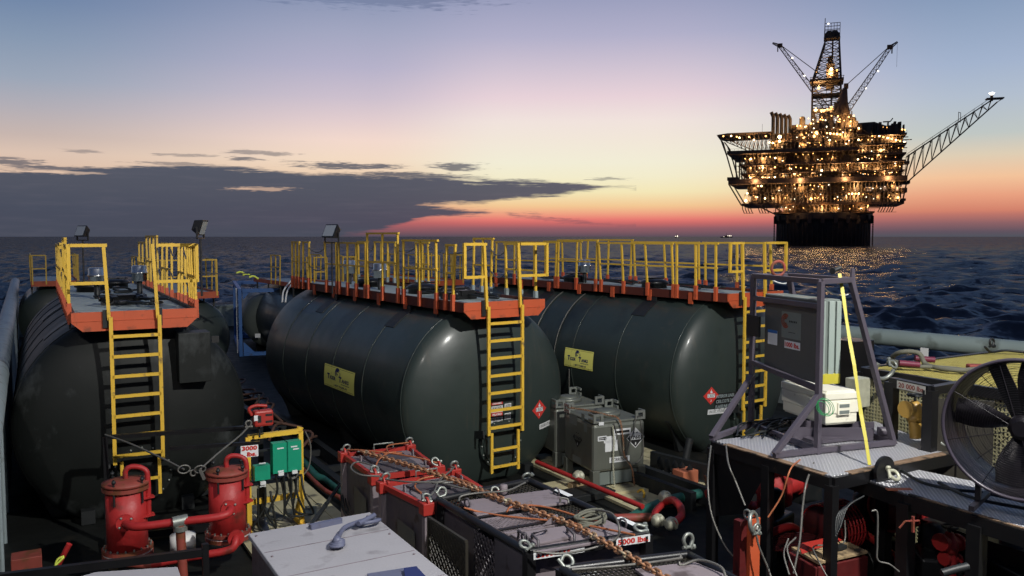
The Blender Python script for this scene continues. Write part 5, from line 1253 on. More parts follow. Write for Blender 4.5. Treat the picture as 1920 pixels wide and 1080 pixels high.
# ================================================================ PURPLE FRAME WITH CABINET
def purple():
    P1, P2 = Vector((8.56, 8.12, TZ)), Vector((8.19, 6.70, TZ)); A, B = Vector((7.50, 7.78, TZ)), Vector((7.56, 6.80, TZ)); zt = 4.06
    P3t = Vector((8.86, 6.80, zt)); P4t = Vector((9.1, 8.0, zt)); F3 = Vector((9.34, 6.48, TZ)); F4 = Vector((9.75, 7.9, TZ))
    T = thing('lifting_frame', 'purple steel lifting frame with slanted legs and sloping braces standing on the diamond plate', 'frame', (P2.x, P2.y, TZ))
    q = MB(); w = .064
    for a, b in ((P1, xy(P1, zt)), (P2, xy(P2, zt))): q.bar(a, b, w, w, (0, 1, 0))
    q.bar(P3t, F3 + Vector((0, 0, .02)), w, w, (0, 1, 0)); q.bar(P4t, F4 + Vector((0, 0, .02)), w, w, (0, 1, 0)); q.build('post', 'purple', T, True, .004)
    q = MB(); a1, a2 = xy(P1, zt), xy(P2, zt)
    for a, b in ((a1, a2), (a2, P3t), (P3t, P4t), (P4t, a1)): q.bar(a, b, w, w)
    q.bar(xy(P1, zt - .3), xy(P2, zt - .3), w * .8, w); q.build('top_beam', 'purple', T, True, .004)
    q = MB()
    for a, b in ((P1, P2), (A, P1), (B, P2), (P2, F3), (P1, F4), (F3, F4)): q.bar(a + Vector((0, 0, .05)), b + Vector((0, 0, .05)), w, w)
    q.bar(xy(P1, 2.88), xy(P2, 2.76), w, w); q.build('base_beam', 'purple', T, True, .004)
    q = MB()
    for a, b, k in ((P1, A, .5), (P2, B, .5)): q.bar(a.lerp(P2 if k < 0 else P1, 0) + Vector((0, 0, .72)), b + Vector((0, 0, .06)), w, w)
    q.build('brace', 'purple', T, True, .004)
    q = MB(); q.bar((8.5, 7.1, TZ + .04), (9.6, 6.9, TZ + .04), .2, .05); q.bar((8.45, 7.3, TZ + .1), (9.3, 6.75, TZ + .1), .03, .16); q.bar((8.6, 7.45, TZ + .12), (9.45, 6.85, TZ + .12), .03, .2); q.tube([(9.35, 6.72, TZ + .14), (9.45, 6.62, TZ + .14)], .06, 10); q.build('fork_pocket', 'purple', T, True)
    q = MB(); q.prism([P3t + Vector((-.03, 0, -.04)), P3t + Vector((.05, 0, -.04)), P3t + Vector((.03, 0, .13)), P3t + Vector((-.02, 0, .15))], (0, -.03, 0)); q.build('lift_lug', 'purple', T, True)
    q = MB(); c = at(1480, 506, 4.12); q.ring(P4t + Vector((-.2, 0, .1)), .10, .02, (.3, 1, 0), 14, 6); q.build('strap_ring', 'red_rust', T, True)
    for (a, b, sag) in ((a2 + Vector((0, .02, -.03)), atd(1590, 552, 10.9), .02), (a1.lerp(a2, .25), atd(1474, 531, 11.3), .01)):
        q = MB(); q.tube(catenary(a, b, sag * 3), .009, 6); q.build('cord', 'white_paint', T, True)
    # cabinet
    d = (P2 - P1).normalized(); n = Vector((-d.y, d.x, 0))   # n points +x side
    if n.x < 0: n = -n
    d = -d  # along +y
    K = thing('control_cabinet', 'grey steel cabinet marked 1000 lbs hung in the purple frame, light finned end', 'cabinet', (8.5, 7.2, 2.78))
    o_ = P2 + d * .14 + n * .08
    def cb(a, b, z): return Vector((o_.x, o_.y, 0)) + d * a + n * b + Vector((0, 0, z))
    q = MB(); q.prism([cb(0, 0, 2.80), cb(0, .30, 2.80), cb(1.16, .30, 2.80), cb(1.16, 0, 2.80)], (0, 0, 1.03)); q.build('body', 'cabinet', K, True, .008)
    q = MB(); q.prism([cb(.0, -.012, 2.81), cb(1.14, -.012, 2.81), cb(1.14, -.002, 2.81), cb(.0, -.002, 2.81)], (0, 0, 1.01)); q.build('door', 'cabinet_dark', K, True, .003)
    q = MB()
    for b0, b1 in ((.02, .08), (.13, .21), (.235, .30)): q.prism([cb(-.03, b0, 2.84), cb(-.03, b1, 2.84), cb(0, b1, 2.84), cb(0, b0, 2.84)], (0, 0, .97))
    q.build('end_fin', 'fin_grey', K, True, .006)
    q = MB(); q.prism([cb(-.045, .03, 2.80), cb(-.045, .29, 2.80), cb(0, .29, 2.80), cb(0, .03, 2.80)], (0, 0, .12)); q.build('yellow_strip', 'strap', K, True)
    mp = plane_map(cb(.57, -.015, 3.34), -d, (0, 0, 1))
    def lb(name, m, parent, f, local=False):
        q = MB(); f(q)
        if local: q.v = [tuple(Vector(v) - K.location) for v in q.v]; return q.build(name, m, parent)
        return q.build(name, m, parent, True)
    s = lb('logo_plate', 'cabinet', K, lambda q: quad(q, .03, .12, .42, .34, mp)); m2 = lift(mp, .003)
    def cc(q):
        for r in (.085, .06, .035):
            m_ = 18; vs = []
            for i in range(m_ + 1):
                a = R(50 + 260 * i / m_); vs += [m2(-.09 + (r + .008) * math.cos(a), .17 + (r + .012) * math.sin(a)), m2(-.09 + (r - .008) * math.cos(a), .17 + (r - .012) * math.sin(a))]
            q.add(vs, [(2 * i, 2 * i + 1, 2 * i + 3, 2 * i + 2) for i in range(m_)])
    lb('emblem', 'red_rust', s, cc, True)
    lb('lettering', 'ink_black', s, lambda q: [quad(q, .0 + .035 * k, .17, .022, .024, m2) for k in range(5)] + [quad(q, .05, .03, .15, .006, m2)], True)
    s = lb('weight_label', 'white_label', K, lambda q: quad(q, .06, -.13, .34, .1, mp))
    lb('lettering', 'ink_red', s, lambda q: text(q, '1000 lbs.', .06, -.13, .31, .065, m2, .04), True)
    s = lb('blue_card', 'white_label', K, lambda q: quad(q, -.38, -.08, .22, .19, mp)); lb('card_header', 'container_blue', s, lambda q: quad(q, -.38, -.0, .22, .04, m2), True)
    q = MB(); p = P1 + Vector((0, 0, 1.42)); q.bar(p + d * -.25 - n * .05, p + d * .06 - n * .05, .03, .28); q.build('hinge_plate', 'ink_black', T, True)
purple()
# cooler
def cooler():
    base = at(1560, 806, TZ + .12); n1 = at(1527, 806, TZ + .12); r = at(1606, 806, TZ + .12)
    T = thing('cooler', 'big cream plastic cooler box strapped on the skid under the grey cabinet', 'cooler', (8.72, 7.02, TZ + .22), R(-14))
    q = MB(); l, w, h = .50, .95, .42      # local x: short end facing the viewer, y: long side
    q.prism([(.03, .03, 0), (l - .03, .03, 0), (l - .03, w - .03, 0), (.03, w - .03, 0)], (0, 0, .02)); q.bbox((.015, .015, .02), (l - .015, w - .015, .16)); q.bbox((0, 0, .15), (l, w, h - .10)); q.build('body', 'cooler', T, bevel=.025)
    q = MB(); q.bbox((-.01, -.01, h - .095), (l + .01, w + .01, h)); q.bbox((.03, .03, h - .01), (l - .03, w - .03, h + .02)); q.build('lid', 'cooler', T, bevel=.022)
    q = MB(); q.bbox((.17, -.022, .13), (.36, -.004, .29)); q.build('latch_recess', 'cooler', T, bevel=.006)
    q = MB(); q.bbox((.19, -.026, .145), (.34, -.020, .19)); q.bbox((.19, -.026, .225), (.34, -.020, .27)); q.build('handle_slot', 'cabinet', T, bevel=.004)
cooler()
q = MB(); a = atd(1574, 513, 10.35); b = atd(1630, 872, 9.55); b2 = atd(1627, 880, 9.52)
d = (b - a).normalized(); sx = Vector((.86, -.5, 0)); n = d.cross(sx).normalized()
tw = [a.lerp(b, k / 8) + n * (.012 * math.sin(k * 1.9)) for k in range(9)]
for k in range(8):
    w0, w1 = .021 + .003 * math.sin(k * 2.3), .021 + .003 * math.sin(k * 2.3 + 2.3)
    q.prism([tw[k] - sx * w0, tw[k] + sx * w0, tw[k + 1] + sx * w1, tw[k + 1] - sx * w1], n * .004)
tag(q.build('ratchet_strap', 'strap'), 'bright yellow strap running from the top of the purple frame down past the cooler', 'strap')
q = MB(); c = atd(1571, 505, 10.4); q.tube([c + Vector((-.06, .02, -.02)), c + Vector((.04, -.01, .02))], .028, 12); q.tube([c + Vector((-.08, .02, -.02)), c + Vector((-.06, .02, -.02))], .042, 12); tag(q.build('strap_ratchet', 'dark_steel'), 'small dark ratchet on the top corner of the purple frame', 'ratchet')
q = MB(); c = atd(1549, 765, 9.75)
for k in range(4): q.ring(c + Vector((.014 * k, .05 - .006 * k, random.uniform(-.02, .02))), .105 + random.uniform(-.015, .015), .0035, (-.7, -1, random.uniform(-.1, .1)), 26, 6, sx=.7)
tag(q.build('wire_coil', 'green_wire'), 'coil of bright green wire hung on the purple brace in front of the cooler', 'wire')
q = MB()
for k in range(14):
    s = at(1375 + k * 7, 812 + k % 3 * 4, TZ + .03); e = at(1468 + k * 4, 796 - k % 4 * 4, TZ + .08); m_ = s.lerp(e, .5) + Vector((random.uniform(-.15, .15), random.uniform(-.25, .25), .05)); q.tube(spline([s, m_, e, e + Vector((-.2, .15, -.04))], 6), .013, 5)
tag(q.build('cable_bundle', 'hose_black'), 'tangle of black cables on the plate behind the purple frame legs', 'cable')
# white cords dropping from the skid
hose('cord', 'wire', [at(1333, 836, TZ), atd(1327, 900, 9.7), atd(1333, 960, 9.5), atd(1352, 1010, 9.4), atd(1372, 1040, 9.3), atd(1388, 1049, 9.3)], .011, 'grey cord hanging in a long curve off the left corner of the skid', 'cord', 6)
hose('cord', 'wire', [at(1361, 832, TZ), atd(1366, 870, 9.6), atd(1380, 905, 9.5), atd(1397, 948, 9.3)], .011, 'grey cord from the skid edge down to the big hook on the orange post', 'cord', 6)
hose('cord', 'wire', [at(1526, 868, TZ), atd(1512, 905, 9.2), atd(1505, 950, 9.1), atd(1500, 1010, 9.), atd(1488, 1075, 8.9)], .012, 'pale cord hanging straight down beside the black skid leg', 'cord', 6)
hose('cord', 'orange_wire', [at(1500, 862, TZ), atd(1482, 880, 9.3), atd(1465, 930, 9.3), atd(1440, 970, 9.3)], .010, 'brown cord slanting from the skid corner to the orange post', 'cord', 6)
# orange post with hook
def orange_post():
    c = atd(1409, 1060, 9.2); T = thing('orange_post', 'orange steel post with a heavy hook and shackle under the skid', 'post', (c.x, c.y, 0))
    top = atd(1404, 968, 9.2).z
    q = MB(); q.bar(xy(c, 0), xy(c, top), .15, .1, (0, 1, 0)); q.build('body', 'orange', T, True, .006)
    q = MB(); q.bar(xy(c + Vector((-.13, .05, 0)), 0), xy(c + Vector((-.13, .05, 0)), top - .02), .1, .1, (0, 1, 0)); q.build('backing_post', 'red_shaded', T, True)
    q = MB(); h = atd(1413, 980, 9.05); q.ring(h, .11, .024, (.5, -1, .2), 20, 8, sx=1.1); shackle(q, atd(1418, 1000, 9.0), .08, (.1, 0, 1)); q.ring(atd(1402, 965, 9.1), .05, .014, (1, 0, 0), 14, 6); q.build('hook', 'galv', T, True)
    q = MB(); q.tube(spline([atd(1418, 1004, 9.), atd(1425, 1030, 9.), atd(1440, 1065, 9.), atd(1448, 1090, 8.9)], 5), .012, 6); q.build('wire_sling', 'wire', T, True)
orange_post()
# red pump assembly under the skid
def pump():
    c = at(1455, 930, .35); T = thing('red_pump', 'red pump with wrapped red hoses behind the skid legs', 'pump', (c.x, c.y, 0))
    c = at(1452, 935, .45)
    q = MB(); q.lathe([(.20, -.25), (.27, -.2), (.27, .15), (.18, .25), (.18, .42), (.21, .43), (.21, .47), (.12, .5), (.05, .56)], c + Vector((0, 0, .15)), n=26); q.build('body', 'red_paint', T, True)
    q = MB()
    for k in range(10): a = k * .628; q.tube([c + Vector((.2 * math.cos(a), .2 * math.sin(a), .56)), c + Vector((.2 * math.cos(a), .2 * math.sin(a), .64))], .015, 6)
    q.box(c + Vector((.12, -.16, .45)), (.03, .03, .08)); q.build('bolt', 'red_rust', T, True)
    q = MB(); q.tube([c + Vector((.15, 0, .15)), c + Vector((.55, -.02, .2))], .15, 18); q.disc(c + Vector((.5, 0, .2)), .2, .05, 'x', 22); q.build('outlet', 'red_paint', T, True)
    q = MB(); pts = spline([at(1325, 928, .35), at(1360, 920, .4), at(1400, 905, .45), c + Vector((-.2, 0, .1))], 10); q.tube(pts, [.085 + .012 * math.sin(i * 2.1) for i in range(len(pts))], 14)
    q.build('inlet_hose', 'red_paint', T, True)
    q = MB(); pts = spline([at(1362, 925, .3), at(1385, 940, .32), at(1420, 950, .3), at(1455, 948, .3)], 10); q.tube(pts, [.08 + .014 * math.sin(i * 1.7) for i in range(len(pts))], 14); q.build('return_hose', 'red_paint', T, True)
    for x, y in ((1368, 915), (1395, 912), (1405, 948)): pass
    q = MB()
    for px, py, z in ((1345, 925, .38), (1392, 908, .44), (1372, 934, .31), (1430, 950, .3)): q.lathe([(.10, -.03), (.115, 0), (.10, .03)], at(px, py, z), 'x', 16)
    q.build('hose_clamp', 'red_rust', T, True)
    q = MB(); q.bar(at(1325, 905, .3), at(1480, 880, .5), .22, .25); q.box(c + Vector((.75, .1, .1)), (.5, .4, .5)); q.build('pump_base', 'rail_grey' if 0 else 'dark_steel', T, True)
pump()
def mesh_drum(px, py, dep, r, w, label, stripes=False, m='red_paint'):
    c = atd(px, py, dep); T = thing('guard_drum', label, 'guard', c)
    q = MB(); q.lathe([(r * .92, -w / 2), (r * .92, w / 2)], (0, 0, 0), 'x', 26); q.build('drum', 'red_shaded', T)
    q = MB(); n = 7 if not stripes else 6
    for k in range(n + 1): q.ring((-w / 2 + w * k / n, 0, 0), r, .012 if not stripes else .02, (1, 0, 0), 26, 5)
    if not stripes:
        for k in range(20): a = k * math.pi / 10; q.bar((-w / 2, r * math.cos(a), r * math.sin(a)), (w / 2, r * math.cos(a), r * math.sin(a)), .014)
    q.build('guard_mesh', 'red_shaded' if m == 'red_rust' else m, T)
mesh_drum(1562, 988, 10.2, .30, .42, 'dark red mesh guard drum behind the front skid leg')
mesh_drum(1684, 950, 10.2, .26, .42, 'red louvred guard drum below the narrow ledge, right of the black leg', True)
mesh_drum(1385, 860, 11.4, .22, .4, 'small dark red slotted guard high up under the skid top at its left end', True, 'red_rust')
q = MB(); c = [atd(1440, 1000, 10.6), atd(1535, 1000, 10.2), atd(1545, 1035, 9.8), atd(1445, 1030, 10.2)]
for k in range(9): q.bar(c[0].lerp(c[3], k / 8), c[1].lerp(c[2], k / 8), .05, .02)
q.bar(c[0], c[3], .03, .05); q.bar(c[1], c[2], .03, .05)
tag(q.build('louvre_plate', 'red_shaded'), 'sloping red slatted plate lying under the skid beside the orange post', 'grille')
T = thing('red_cabinet', 'low red cabinet with a worn wooden board on top, bottom right of centre', 'cabinet', at(1560, 1040, 1.0))
p = [at(1478, 1030, 1.0), at(1530, 1060, 1.0), at(1628, 1038, 1.0), at(1570, 1010, 1.0)]
q = MB(); q.prism([v + Vector((0, 0, -.9)) for v in p], (0, 0, .87)); q.build('body', 'red_shaded', T, True, .01)
q = MB(); q.prism([v.lerp(p[2], .04) for v in p], (0, 0, .03)); q.build('board', 'wood_pale', T, True, .004)
q = MB(); q.prism([p[0].lerp(p[3], .2) + Vector((0, 0, .035)), p[0].lerp(p[1], .5) + Vector((0, 0, .035)), p[3].lerp(p[2], .25) + Vector((0, 0, .035)), p[3] + Vector((0, 0, .035))], (0, 0, .006)); q.build('red_sheet', 'red_frame', T, True)
q = MB(); c = at(1575, 1026, 1.06); q.box(c, (.14, .08, .05)); q.build('junction_plug', 'dark_steel', T, True, .006)
q = MB(); q.tube(spline([c, c + Vector((.15, .05, .05)), c + Vector((.2, .1, .25))], 5), .009, 6); q.tube(spline([c, c + Vector((-.3, .1, .04)), c + Vector((-.5, -.1, .0)), c + Vector((-.5, -.4, -.3)), c + Vector((-.3, -.5, -.4))], 5), .009, 6); q.build('lead', 'wire', T, True)
for args in (((1478, 1010), (1470, 1040), (1480, 1078), 'thin pale wire curling in front of the red cabinet, left strand'), ((1492, 1008), (1476, 1030), (1494, 1080), 'thin pale wire curling in front of the red cabinet, right strand')):
    hose('cord', 'wire', [atd(*args[0], 8.8), atd(*args[1], 8.6), atd(*args[2], 8.4)], .009, args[3], 'cord', 6)
# dark machinery and red pipework under the skid top
def engine(x, y, label, rz=0.):
    T = thing('engine', label, 'engine', (x, y, 0), rz)
    q = MB(); q.bbox((-.45, -.3, .15), (.45, .3, .75)); q.bbox((-.3, -.22, .75), (.25, .22, 1.0)); q.build('block', 'black_steel', T, bevel=.03)
    q = MB(); q.bar((-.6, -.25, .08), (.6, -.25, .08), .1, .14); q.bar((-.6, .25, .08), (.6, .25, .08), .1, .14); q.build('engine_bed', 'dark_steel', T)
    q = MB(); q.lathe([(.14, .45), (.2, .47), (.2, .62), (.14, .64)], (0, 0, .5), 'x', 20); q.build('flywheel', 'red_shaded', T)
    q = MB(); q.tube(spline([(-.5, -.2, .9), (-.2, -.36, .95), (.2, -.36, .7), (.5, -.3, .45), (.7, -.2, .5)], 6), .05, 10); q.build('manifold_pipe', 'red_paint', T)
    q = MB(); q.lathe([(.1, .95), (.13, 1.0), (.13, 1.25), (.05, 1.3)], (.1, 0, 0), n=18); q.build('air_filter', 'dark_steel', T)
    for k in range(4):
        q = MB(); q.tube(spline([(-.4 + k * .2, -.3, .7), (-.4 + k * .22, -.45, .5), (-.3 + k * .2, -.4, .2)], 5), .018, 6); q.build('fuel_hose', 'hose_black', T)
    return T
engine(8.3, 7.5, 'dark engine block with red pipe under the left half of the skid top', .3)
engine(9.2, 6.9, 'dark engine block with red pipe under the right half of the skid top', -.5)
engine(8.9, 5.6, 'dark engine block with red pipe under the narrow ledge by the black leg', .8)
engine(9.3, 4.9, 'dark engine block with red pipe under the ledge below the fan', 1.2)
# red valve lower right
def valve(px, py, dep, s, m, label):
    c = atd(px, py, dep); T = thing('valve', label, 'valve', c)
    q = MB(); q.tube([(-.2 * s, 0, .08 * s), (.2 * s, 0, 0)], .08 * s, 14); q.lathe([(.11 * s, -.1 * s), (.12 * s, .0), (.08 * s, .12 * s), (.05 * s, .18 * s)], n=16); q.disc((-.2 * s, 0, .08 * s), .12 * s, .04 * s, 'x', 16); q.disc((.2 * s, 0, 0), .12 * s, .04 * s, 'x', 16); q.tube([(0, 0, -.1 * s), (.0, -.03, -.35 * s)], .085 * s, 12); q.build('body', m, T)
    q = MB(); q.tube([(0, 0, .15 * s), (0, 0, .26 * s)], .02 * s, 8); q.ring((0, 0, .26 * s), .1 * s, .015 * s, (0, 0, 1), 20, 6); q.bar((-.1 * s, 0, .26 * s), (.1 * s, 0, .26 * s), .015 * s); q.build('handwheel', 'dark_steel', T)
    return T
valve(1780, 1022, 9.2, .8, 'red_paint', 'red valve deep in the dark at the lower right')
valve(1782, 1052, 9.2, .6, 'red_paint', 'smaller red elbow valve just under the red valve at the lower right')
valve(1715, 775, 10.6, .9, 'valve_yellow', 'yellow brass coloured valve in front of the mesh cage')
valve(1752, 792, 10.9, .9, 'valve_yellow', 'yellow valve partly hidden by the black post beside the fan')
hose('conduit', 'wire', [atd(1634, 958, 8.0), atd(1645, 962, 8.), atd(1645, 1020, 8.), atd(1646, 1050, 8.), atd(1668, 1058, 8.), atd(1686, 1072, 8.)], .009, 'thin grey conduit running down the skid leg and kicking right', 'conduit', 6)
q = MB(); a = atd(1712, 968, 7.8); q.bar(a, atd(1712, 998, 7.8), .02); q.bar(atd(1697, 977, 7.8), atd(1724, 976, 7.8), .012); q.bar(atd(1697, 977, 7.8), atd(1686, 990, 7.8), .012); tag(q.build('tap_handle', 'red_rust'), 'small red rod with a pale cross handle in the dark under the ledge', 'handle')
hose('pipe', 'dark_steel', [atd(1766, 1075, 7.2), atd(1790, 1068, 7.2), atd(1815, 1062, 7.2)], .035, 'short grey pipe elbow at the very bottom right', 'pipe', 10)
q = MB()
for k in range(5): q.tube(spline([atd(1620 - k * 6, 930 + k * 3, 8.6), atd(1590 - k * 5, 950 + k * 4, 8.5), atd(1575 - k * 2, 990 + k * 4, 8.4)], 6), .010, 5)
tag(q.build('cable_bundle', 'hose_black'), 'fan of shiny black cables under the narrow ledge', 'cable')

# ================================================================ BIG DRUM FAN
def fan():
    dep = 8.0; c = atd(1920, 800, dep); c0 = c.copy(); face = Vector((-c.x, -c.y, 0)).normalized(); rz = math.atan2(face.y, face.x) + math.pi / 2 - R(10)
    T = thing('drum_fan', 'big dark purple drum fan standing on the ledge at the right edge', 'fan', c0, rz)
    r = .665; q = MB()        # local -y faces the viewer
    q.lathe([(r, -.20), (r * .985, -.12), (r * .93, .05), (r * .92, .30), (r * .905, .30), (r * .915, .05), (r * .965, -.12), (r * .985, -.205)], (0, 0, 0), 'y', 64, True, False); q.build('drum', 'fan_purple', T)
    q = MB(); q.ring((0, -.2, 0), r, .018, (0, 1, 0), 64, 8); q.ring((0, .3, 0), r * .92, .014, (0, 1, 0), 64, 8); q.build('rim', 'fan_rim', T)
    q = MB()
    for rr in np.linspace(.14, r * .97, 24): q.ring((0, -.19 - .02 * (1 - rr / r), 0), rr, .0017, (0, 1, 0), 48, 4)
    for k in range(8): a = k * math.pi / 4 + .3; q.tube([(.1 * math.cos(a), -.215, .1 * math.sin(a)), (r * math.cos(a), -.195, r * math.sin(a))], .004, 5)
    q.build('front_guard', 'fan_purple', T)
    q = MB()
    for rr in np.linspace(.12, r * .93, 8): q.ring((0, .2, 0), rr, .0025, (0, 1, 0), 48, 4)
    for k in range(8): a = k * math.pi / 4; q.tube([(.1 * math.cos(a), .21, .1 * math.sin(a)), (r * .95 * math.cos(a), .2, r * .95 * math.sin(a))], .004, 5)
    q.build('rear_guard', 'fan_purple', T)
    q = MB(); q.lathe([(.11, -.12), (.125, -.06), (.125, .06), (.10, .10)], (0, 0, 0), 'y', 28); q.disc((0, -.13, 0), .075, .03, 'y', 20); q.build('hub', 'fan_purple', T)
    for k in range(4):
        a = k * 2 * math.pi / 4 + 1.35; q = MB(); m_ = 7; vs = []
        for i in range(m_ + 1):
            t_ = i / m_; rr = .11 + (r * .91 - .11) * t_; wd = .16 + .20 * math.sin(min(1, t_ * 1.1) * 2.4); tw = R(48 - 26 * t_)
            for s_ in (-1, 1):
                u = s_ * wd * .5; off = Vector((rr, u * math.sin(tw), u * math.cos(tw) + .05 * t_))
                vs.append((off.x * math.cos(a) - off.z * math.sin(a), off.y, off.x * math.sin(a) + off.z * math.cos(a)))
        n = len(vs); vs += [(v[0], v[1] + .006, v[2]) for v in vs]
        q.add(vs, [(2 * i, 2 * i + 1, 2 * i + 3, 2 * i + 2) for i in range(m_)] + [(n + 2 * i, n + 2 * i + 2, n + 2 * i + 3, n + 2 * i + 1) for i in range(m_)] + [(2 * i, 2 * i + 2, n + 2 * i + 2, n + 2 * i) for i in range(m_)] + [(2 * i + 1, n + 2 * i + 1, n + 2 * i + 3, 2 * i + 3) for i in range(m_)], True)
        q.build('blade', 'fan_purple', T)
    q = MB(); q.bar((-.08, .12, -r * .93), (-.02, .12, 0), .09, .02); q.bar((-.28, .13, r * .84), (-.02, .13, 0), .16, .02, (0, 1, 0)); q.lathe([(.10, .10), (.12, .12), (.12, .36), (.09, .38)], (0, 0, 0), 'y', 22); q.build('motor_mount', 'black_steel', T)
    q = MB()
    for x in (-.35, .35): q.bar((x, -.1, -r * .86), (x, -.1, -r - .13), .05, .05, (0, 1, 0)); q.bar((x, -.35, -r - .13), (x, .3, -r - .13), .05, .05)
    q.build('stand', 'fan_purple', T)
fan()
hose('hose', 'hose_black', [at(1690, 882, 1.9), at(1730, 905, 1.9), at(1790, 918, 1.9), at(1850, 925, 1.9), at(1960, 950, 1.9)], .018, 'black hose lying along the narrow diamond plate ledge, upper one', 'hose', 6)
hose('hose', 'hose_black', [at(1760, 905, 1.9), at(1800, 925, 1.9), at(1850, 940, 1.9), at(1960, 960, 1.9)], .018, 'second black hose on the ledge ending near the fan foot', 'hose', 6)

# ================================================================ MESH CAGE 20000 LBS
def cage():
    a = at(1618, 692, 2.6); x0, y1 = a.x, a.y; y0 = 3.2; x1 = 14.6
    T = thing('pump_cage', 'large cage with pale yellow square mesh sides and yellow grating roof, marked 20000 lbs', 'cage', (x0, y1, 0))
    g = MB(); n = 100
    for k in range(int((y1 - y0) / .052)): y = y1 - .06 - k * .052; g.bar((x0, y, .15), (x0, y, 2.5), .018, .02, (0, 1, 0))
    for k in range(45): z = .15 + k * .052; g.bar((x0, y0, z), (x0, y1 - .05, z), .02, .018)
    g.build('side_mesh', 'cage_pale', T, True)
    g = MB()
    for k in range(int((x1 - x0) / .055)): x = x0 + .08 + k * .055; g.bar((x, y0, 2.6), (x, y1, 2.6), .018, .03)
    for k in range(int((y1 - y0) / .055)): y = y0 + k * .055; g.bar((x0, y, 2.6), (x1, y, 2.6), .018, .025)
    g.bbox((x0 + .05, y0, 2.55), (x1, y1 - .02, 2.565)); g.build('roof_grating', 'cage_yellow', T, True)
    q = MB()
    for (s, e) in (((x0 - .02, y0, 2.56), (x0 - .02, y1, 2.56)), ((x0, y1, 2.56), (x1, y1, 2.56)), ((x0 - .02, y0, .1), (x0 - .02, y1, .1)), ((x1, y0, 2.56), (x1, y1, 2.56))): q.bar(s, e, .08, .14)
    for x, y in ((x0 - .02, y1), (x1, y1), (x0 - .02, y0 + 1.6)): q.bar((x, y, 0), (x, y, 2.56), .1, .1, (0, 1, 0))
    q.build('frame', 'black_steel', T, True)
    g = MB()
    for k in range(int((x1 - x0) / .06)): x = x0 + .05 + k * .06; g.bar((x, y1, .15), (x, y1, 2.5), .02, .02, (0, 1, 0))
    g.build('end_mesh', 'cage_pale', T, True)
    q = MB(); q.bbox((x0 + 1.0, y0 + 1, 0.1), (x1 - .5, y1 - .6, 1.9)); q.build('machine_housing', 'black_steel', T, True)
cage()
def front_frame():
    z = 2.72; a = at(1672, 716, z); b = at(1745, 732, z); c = at(1800, 722, z)
    T = thing('gate_frame', 'dark green black tube frame with 20000 lbs plate in front of the mesh cage', 'frame', (a.x, a.y, 0))
    q = MB()
    for p in (a, b): q.bar(xy(p, 0), xy(p, z), .13, .13, (0, 1, 0))
    q.bar(a, b, .1, .12); q.bar(b, c, .1, .1); q.bar(xy(a, 1.2), xy(b, 1.2), .1, .1); q.bar(b + Vector((0, 0, -1.6)), a.lerp(b, .3) + Vector((0, 0, -1.6)), .1, .1); q.bar(xy(c, 1.2), xy(b, 1.9), .06); q.build('frame', 'black_steel', T, True)
    d = (b - a).normalized(); n = Vector((d.y, -d.x, 0))
    if n.x > 0: n = -n
    o_ = a.lerp(b, .62) + n * .07; mp = plane_map(o_, d, (0, 0, 1)); q = MB(); quad(q, 0, 0, .46, .10, mp); o = q.build('weight_label', 'cloth', T, True)
    q = MB(); text(q, '20 000 lbs', 0, 0, .4, .065, plane_map(o_ - T.location, d, (0, 0, 1), .004), .03); q.build('lettering', 'red_rust', o)
    q = MB(); q.prism([b + Vector((0, 0, -.1)), b + Vector((.5, -.5, -.1)), b + Vector((.5, -.5, -1.2)), b + Vector((0, 0, -1.2))], (.02, .02, 0)); q.build('side_sheet', 'mesh_dark', T, True)
    q = MB(); p = b + Vector((-.06, -.06, -.8)); q.ring(p, .08, .01, (0, 0, 1), 14, 6); q.build('wire_tie', 'galv', T, True)
front_frame()
hose('rope', 'rope', [at(1690, 684, 2.66), at(1672, 672, 2.72), at(1690, 660, 2.85), at(1722, 662, 2.85), at(1735, 682, 2.7), at(1760, 690, 2.68), at(1800, 694, 2.68), at(1830, 692, 2.68)], .035, 'thick grey rope sling coiled over the front edge of the cage roof', 'rope', 10)
hose('rope', 'rope', [at(1665, 680, 2.66), at(1700, 686, 2.68), at(1745, 688, 2.68), at(1790, 691, 2.67), at(1826, 697, 2.67)], .03, 'second thick rope lying straight along the cage roof', 'rope', 10)
for (px, py, l) in ((1703, 681, 'magenta taped section of rope near the left end of the cage roof'), (1732, 672, 'magenta taped section of rope beside the pale lug')):
    q = MB(); c = at(px, py, 2.73); q.tube([c + Vector((-.1, .08, 0)), c + Vector((.12, -.1, -.02))], .045, 10); tag(q.build('rope_tape', 'tape_red'), l, 'tape')
q = MB(); c = at(1838, 688, 2.7); q.box(c, (.36, .14, .08), Matrix.Rotation(-.6, 3, 'Z')); tag(q.build('rope_wrap', 'red_rust', bevel=.02), 'rust red wrapped rope end on the cage roof beside the fan', 'rope')
q = MB(); q.ring(at(1660, 690, 2.72), .17, .03, (.2, 1, .3), 18, 7, 0, 200); shackle(q, at(1668, 680, 2.75), .10, (.9, -.3, -.4)); tag(q.build('shackle', 'galv'), 'galvanized shackle at the left end of the cage roof', 'shackle')
q = MB(); c = at(1859, 660, 2.66); shackle(q, c + Vector((0, 0, .1)), .1, (0, 0, 1)); q.tube(spline([c + Vector((-.2, 0, .1)), c, c + Vector((.25, -.1, .02)), c + Vector((.5, -.4, .0))], 5), .02, 6); tag(q.build('shackle', 'dark_steel'), 'dark shackle standing on the far edge of the cage roof', 'shackle')
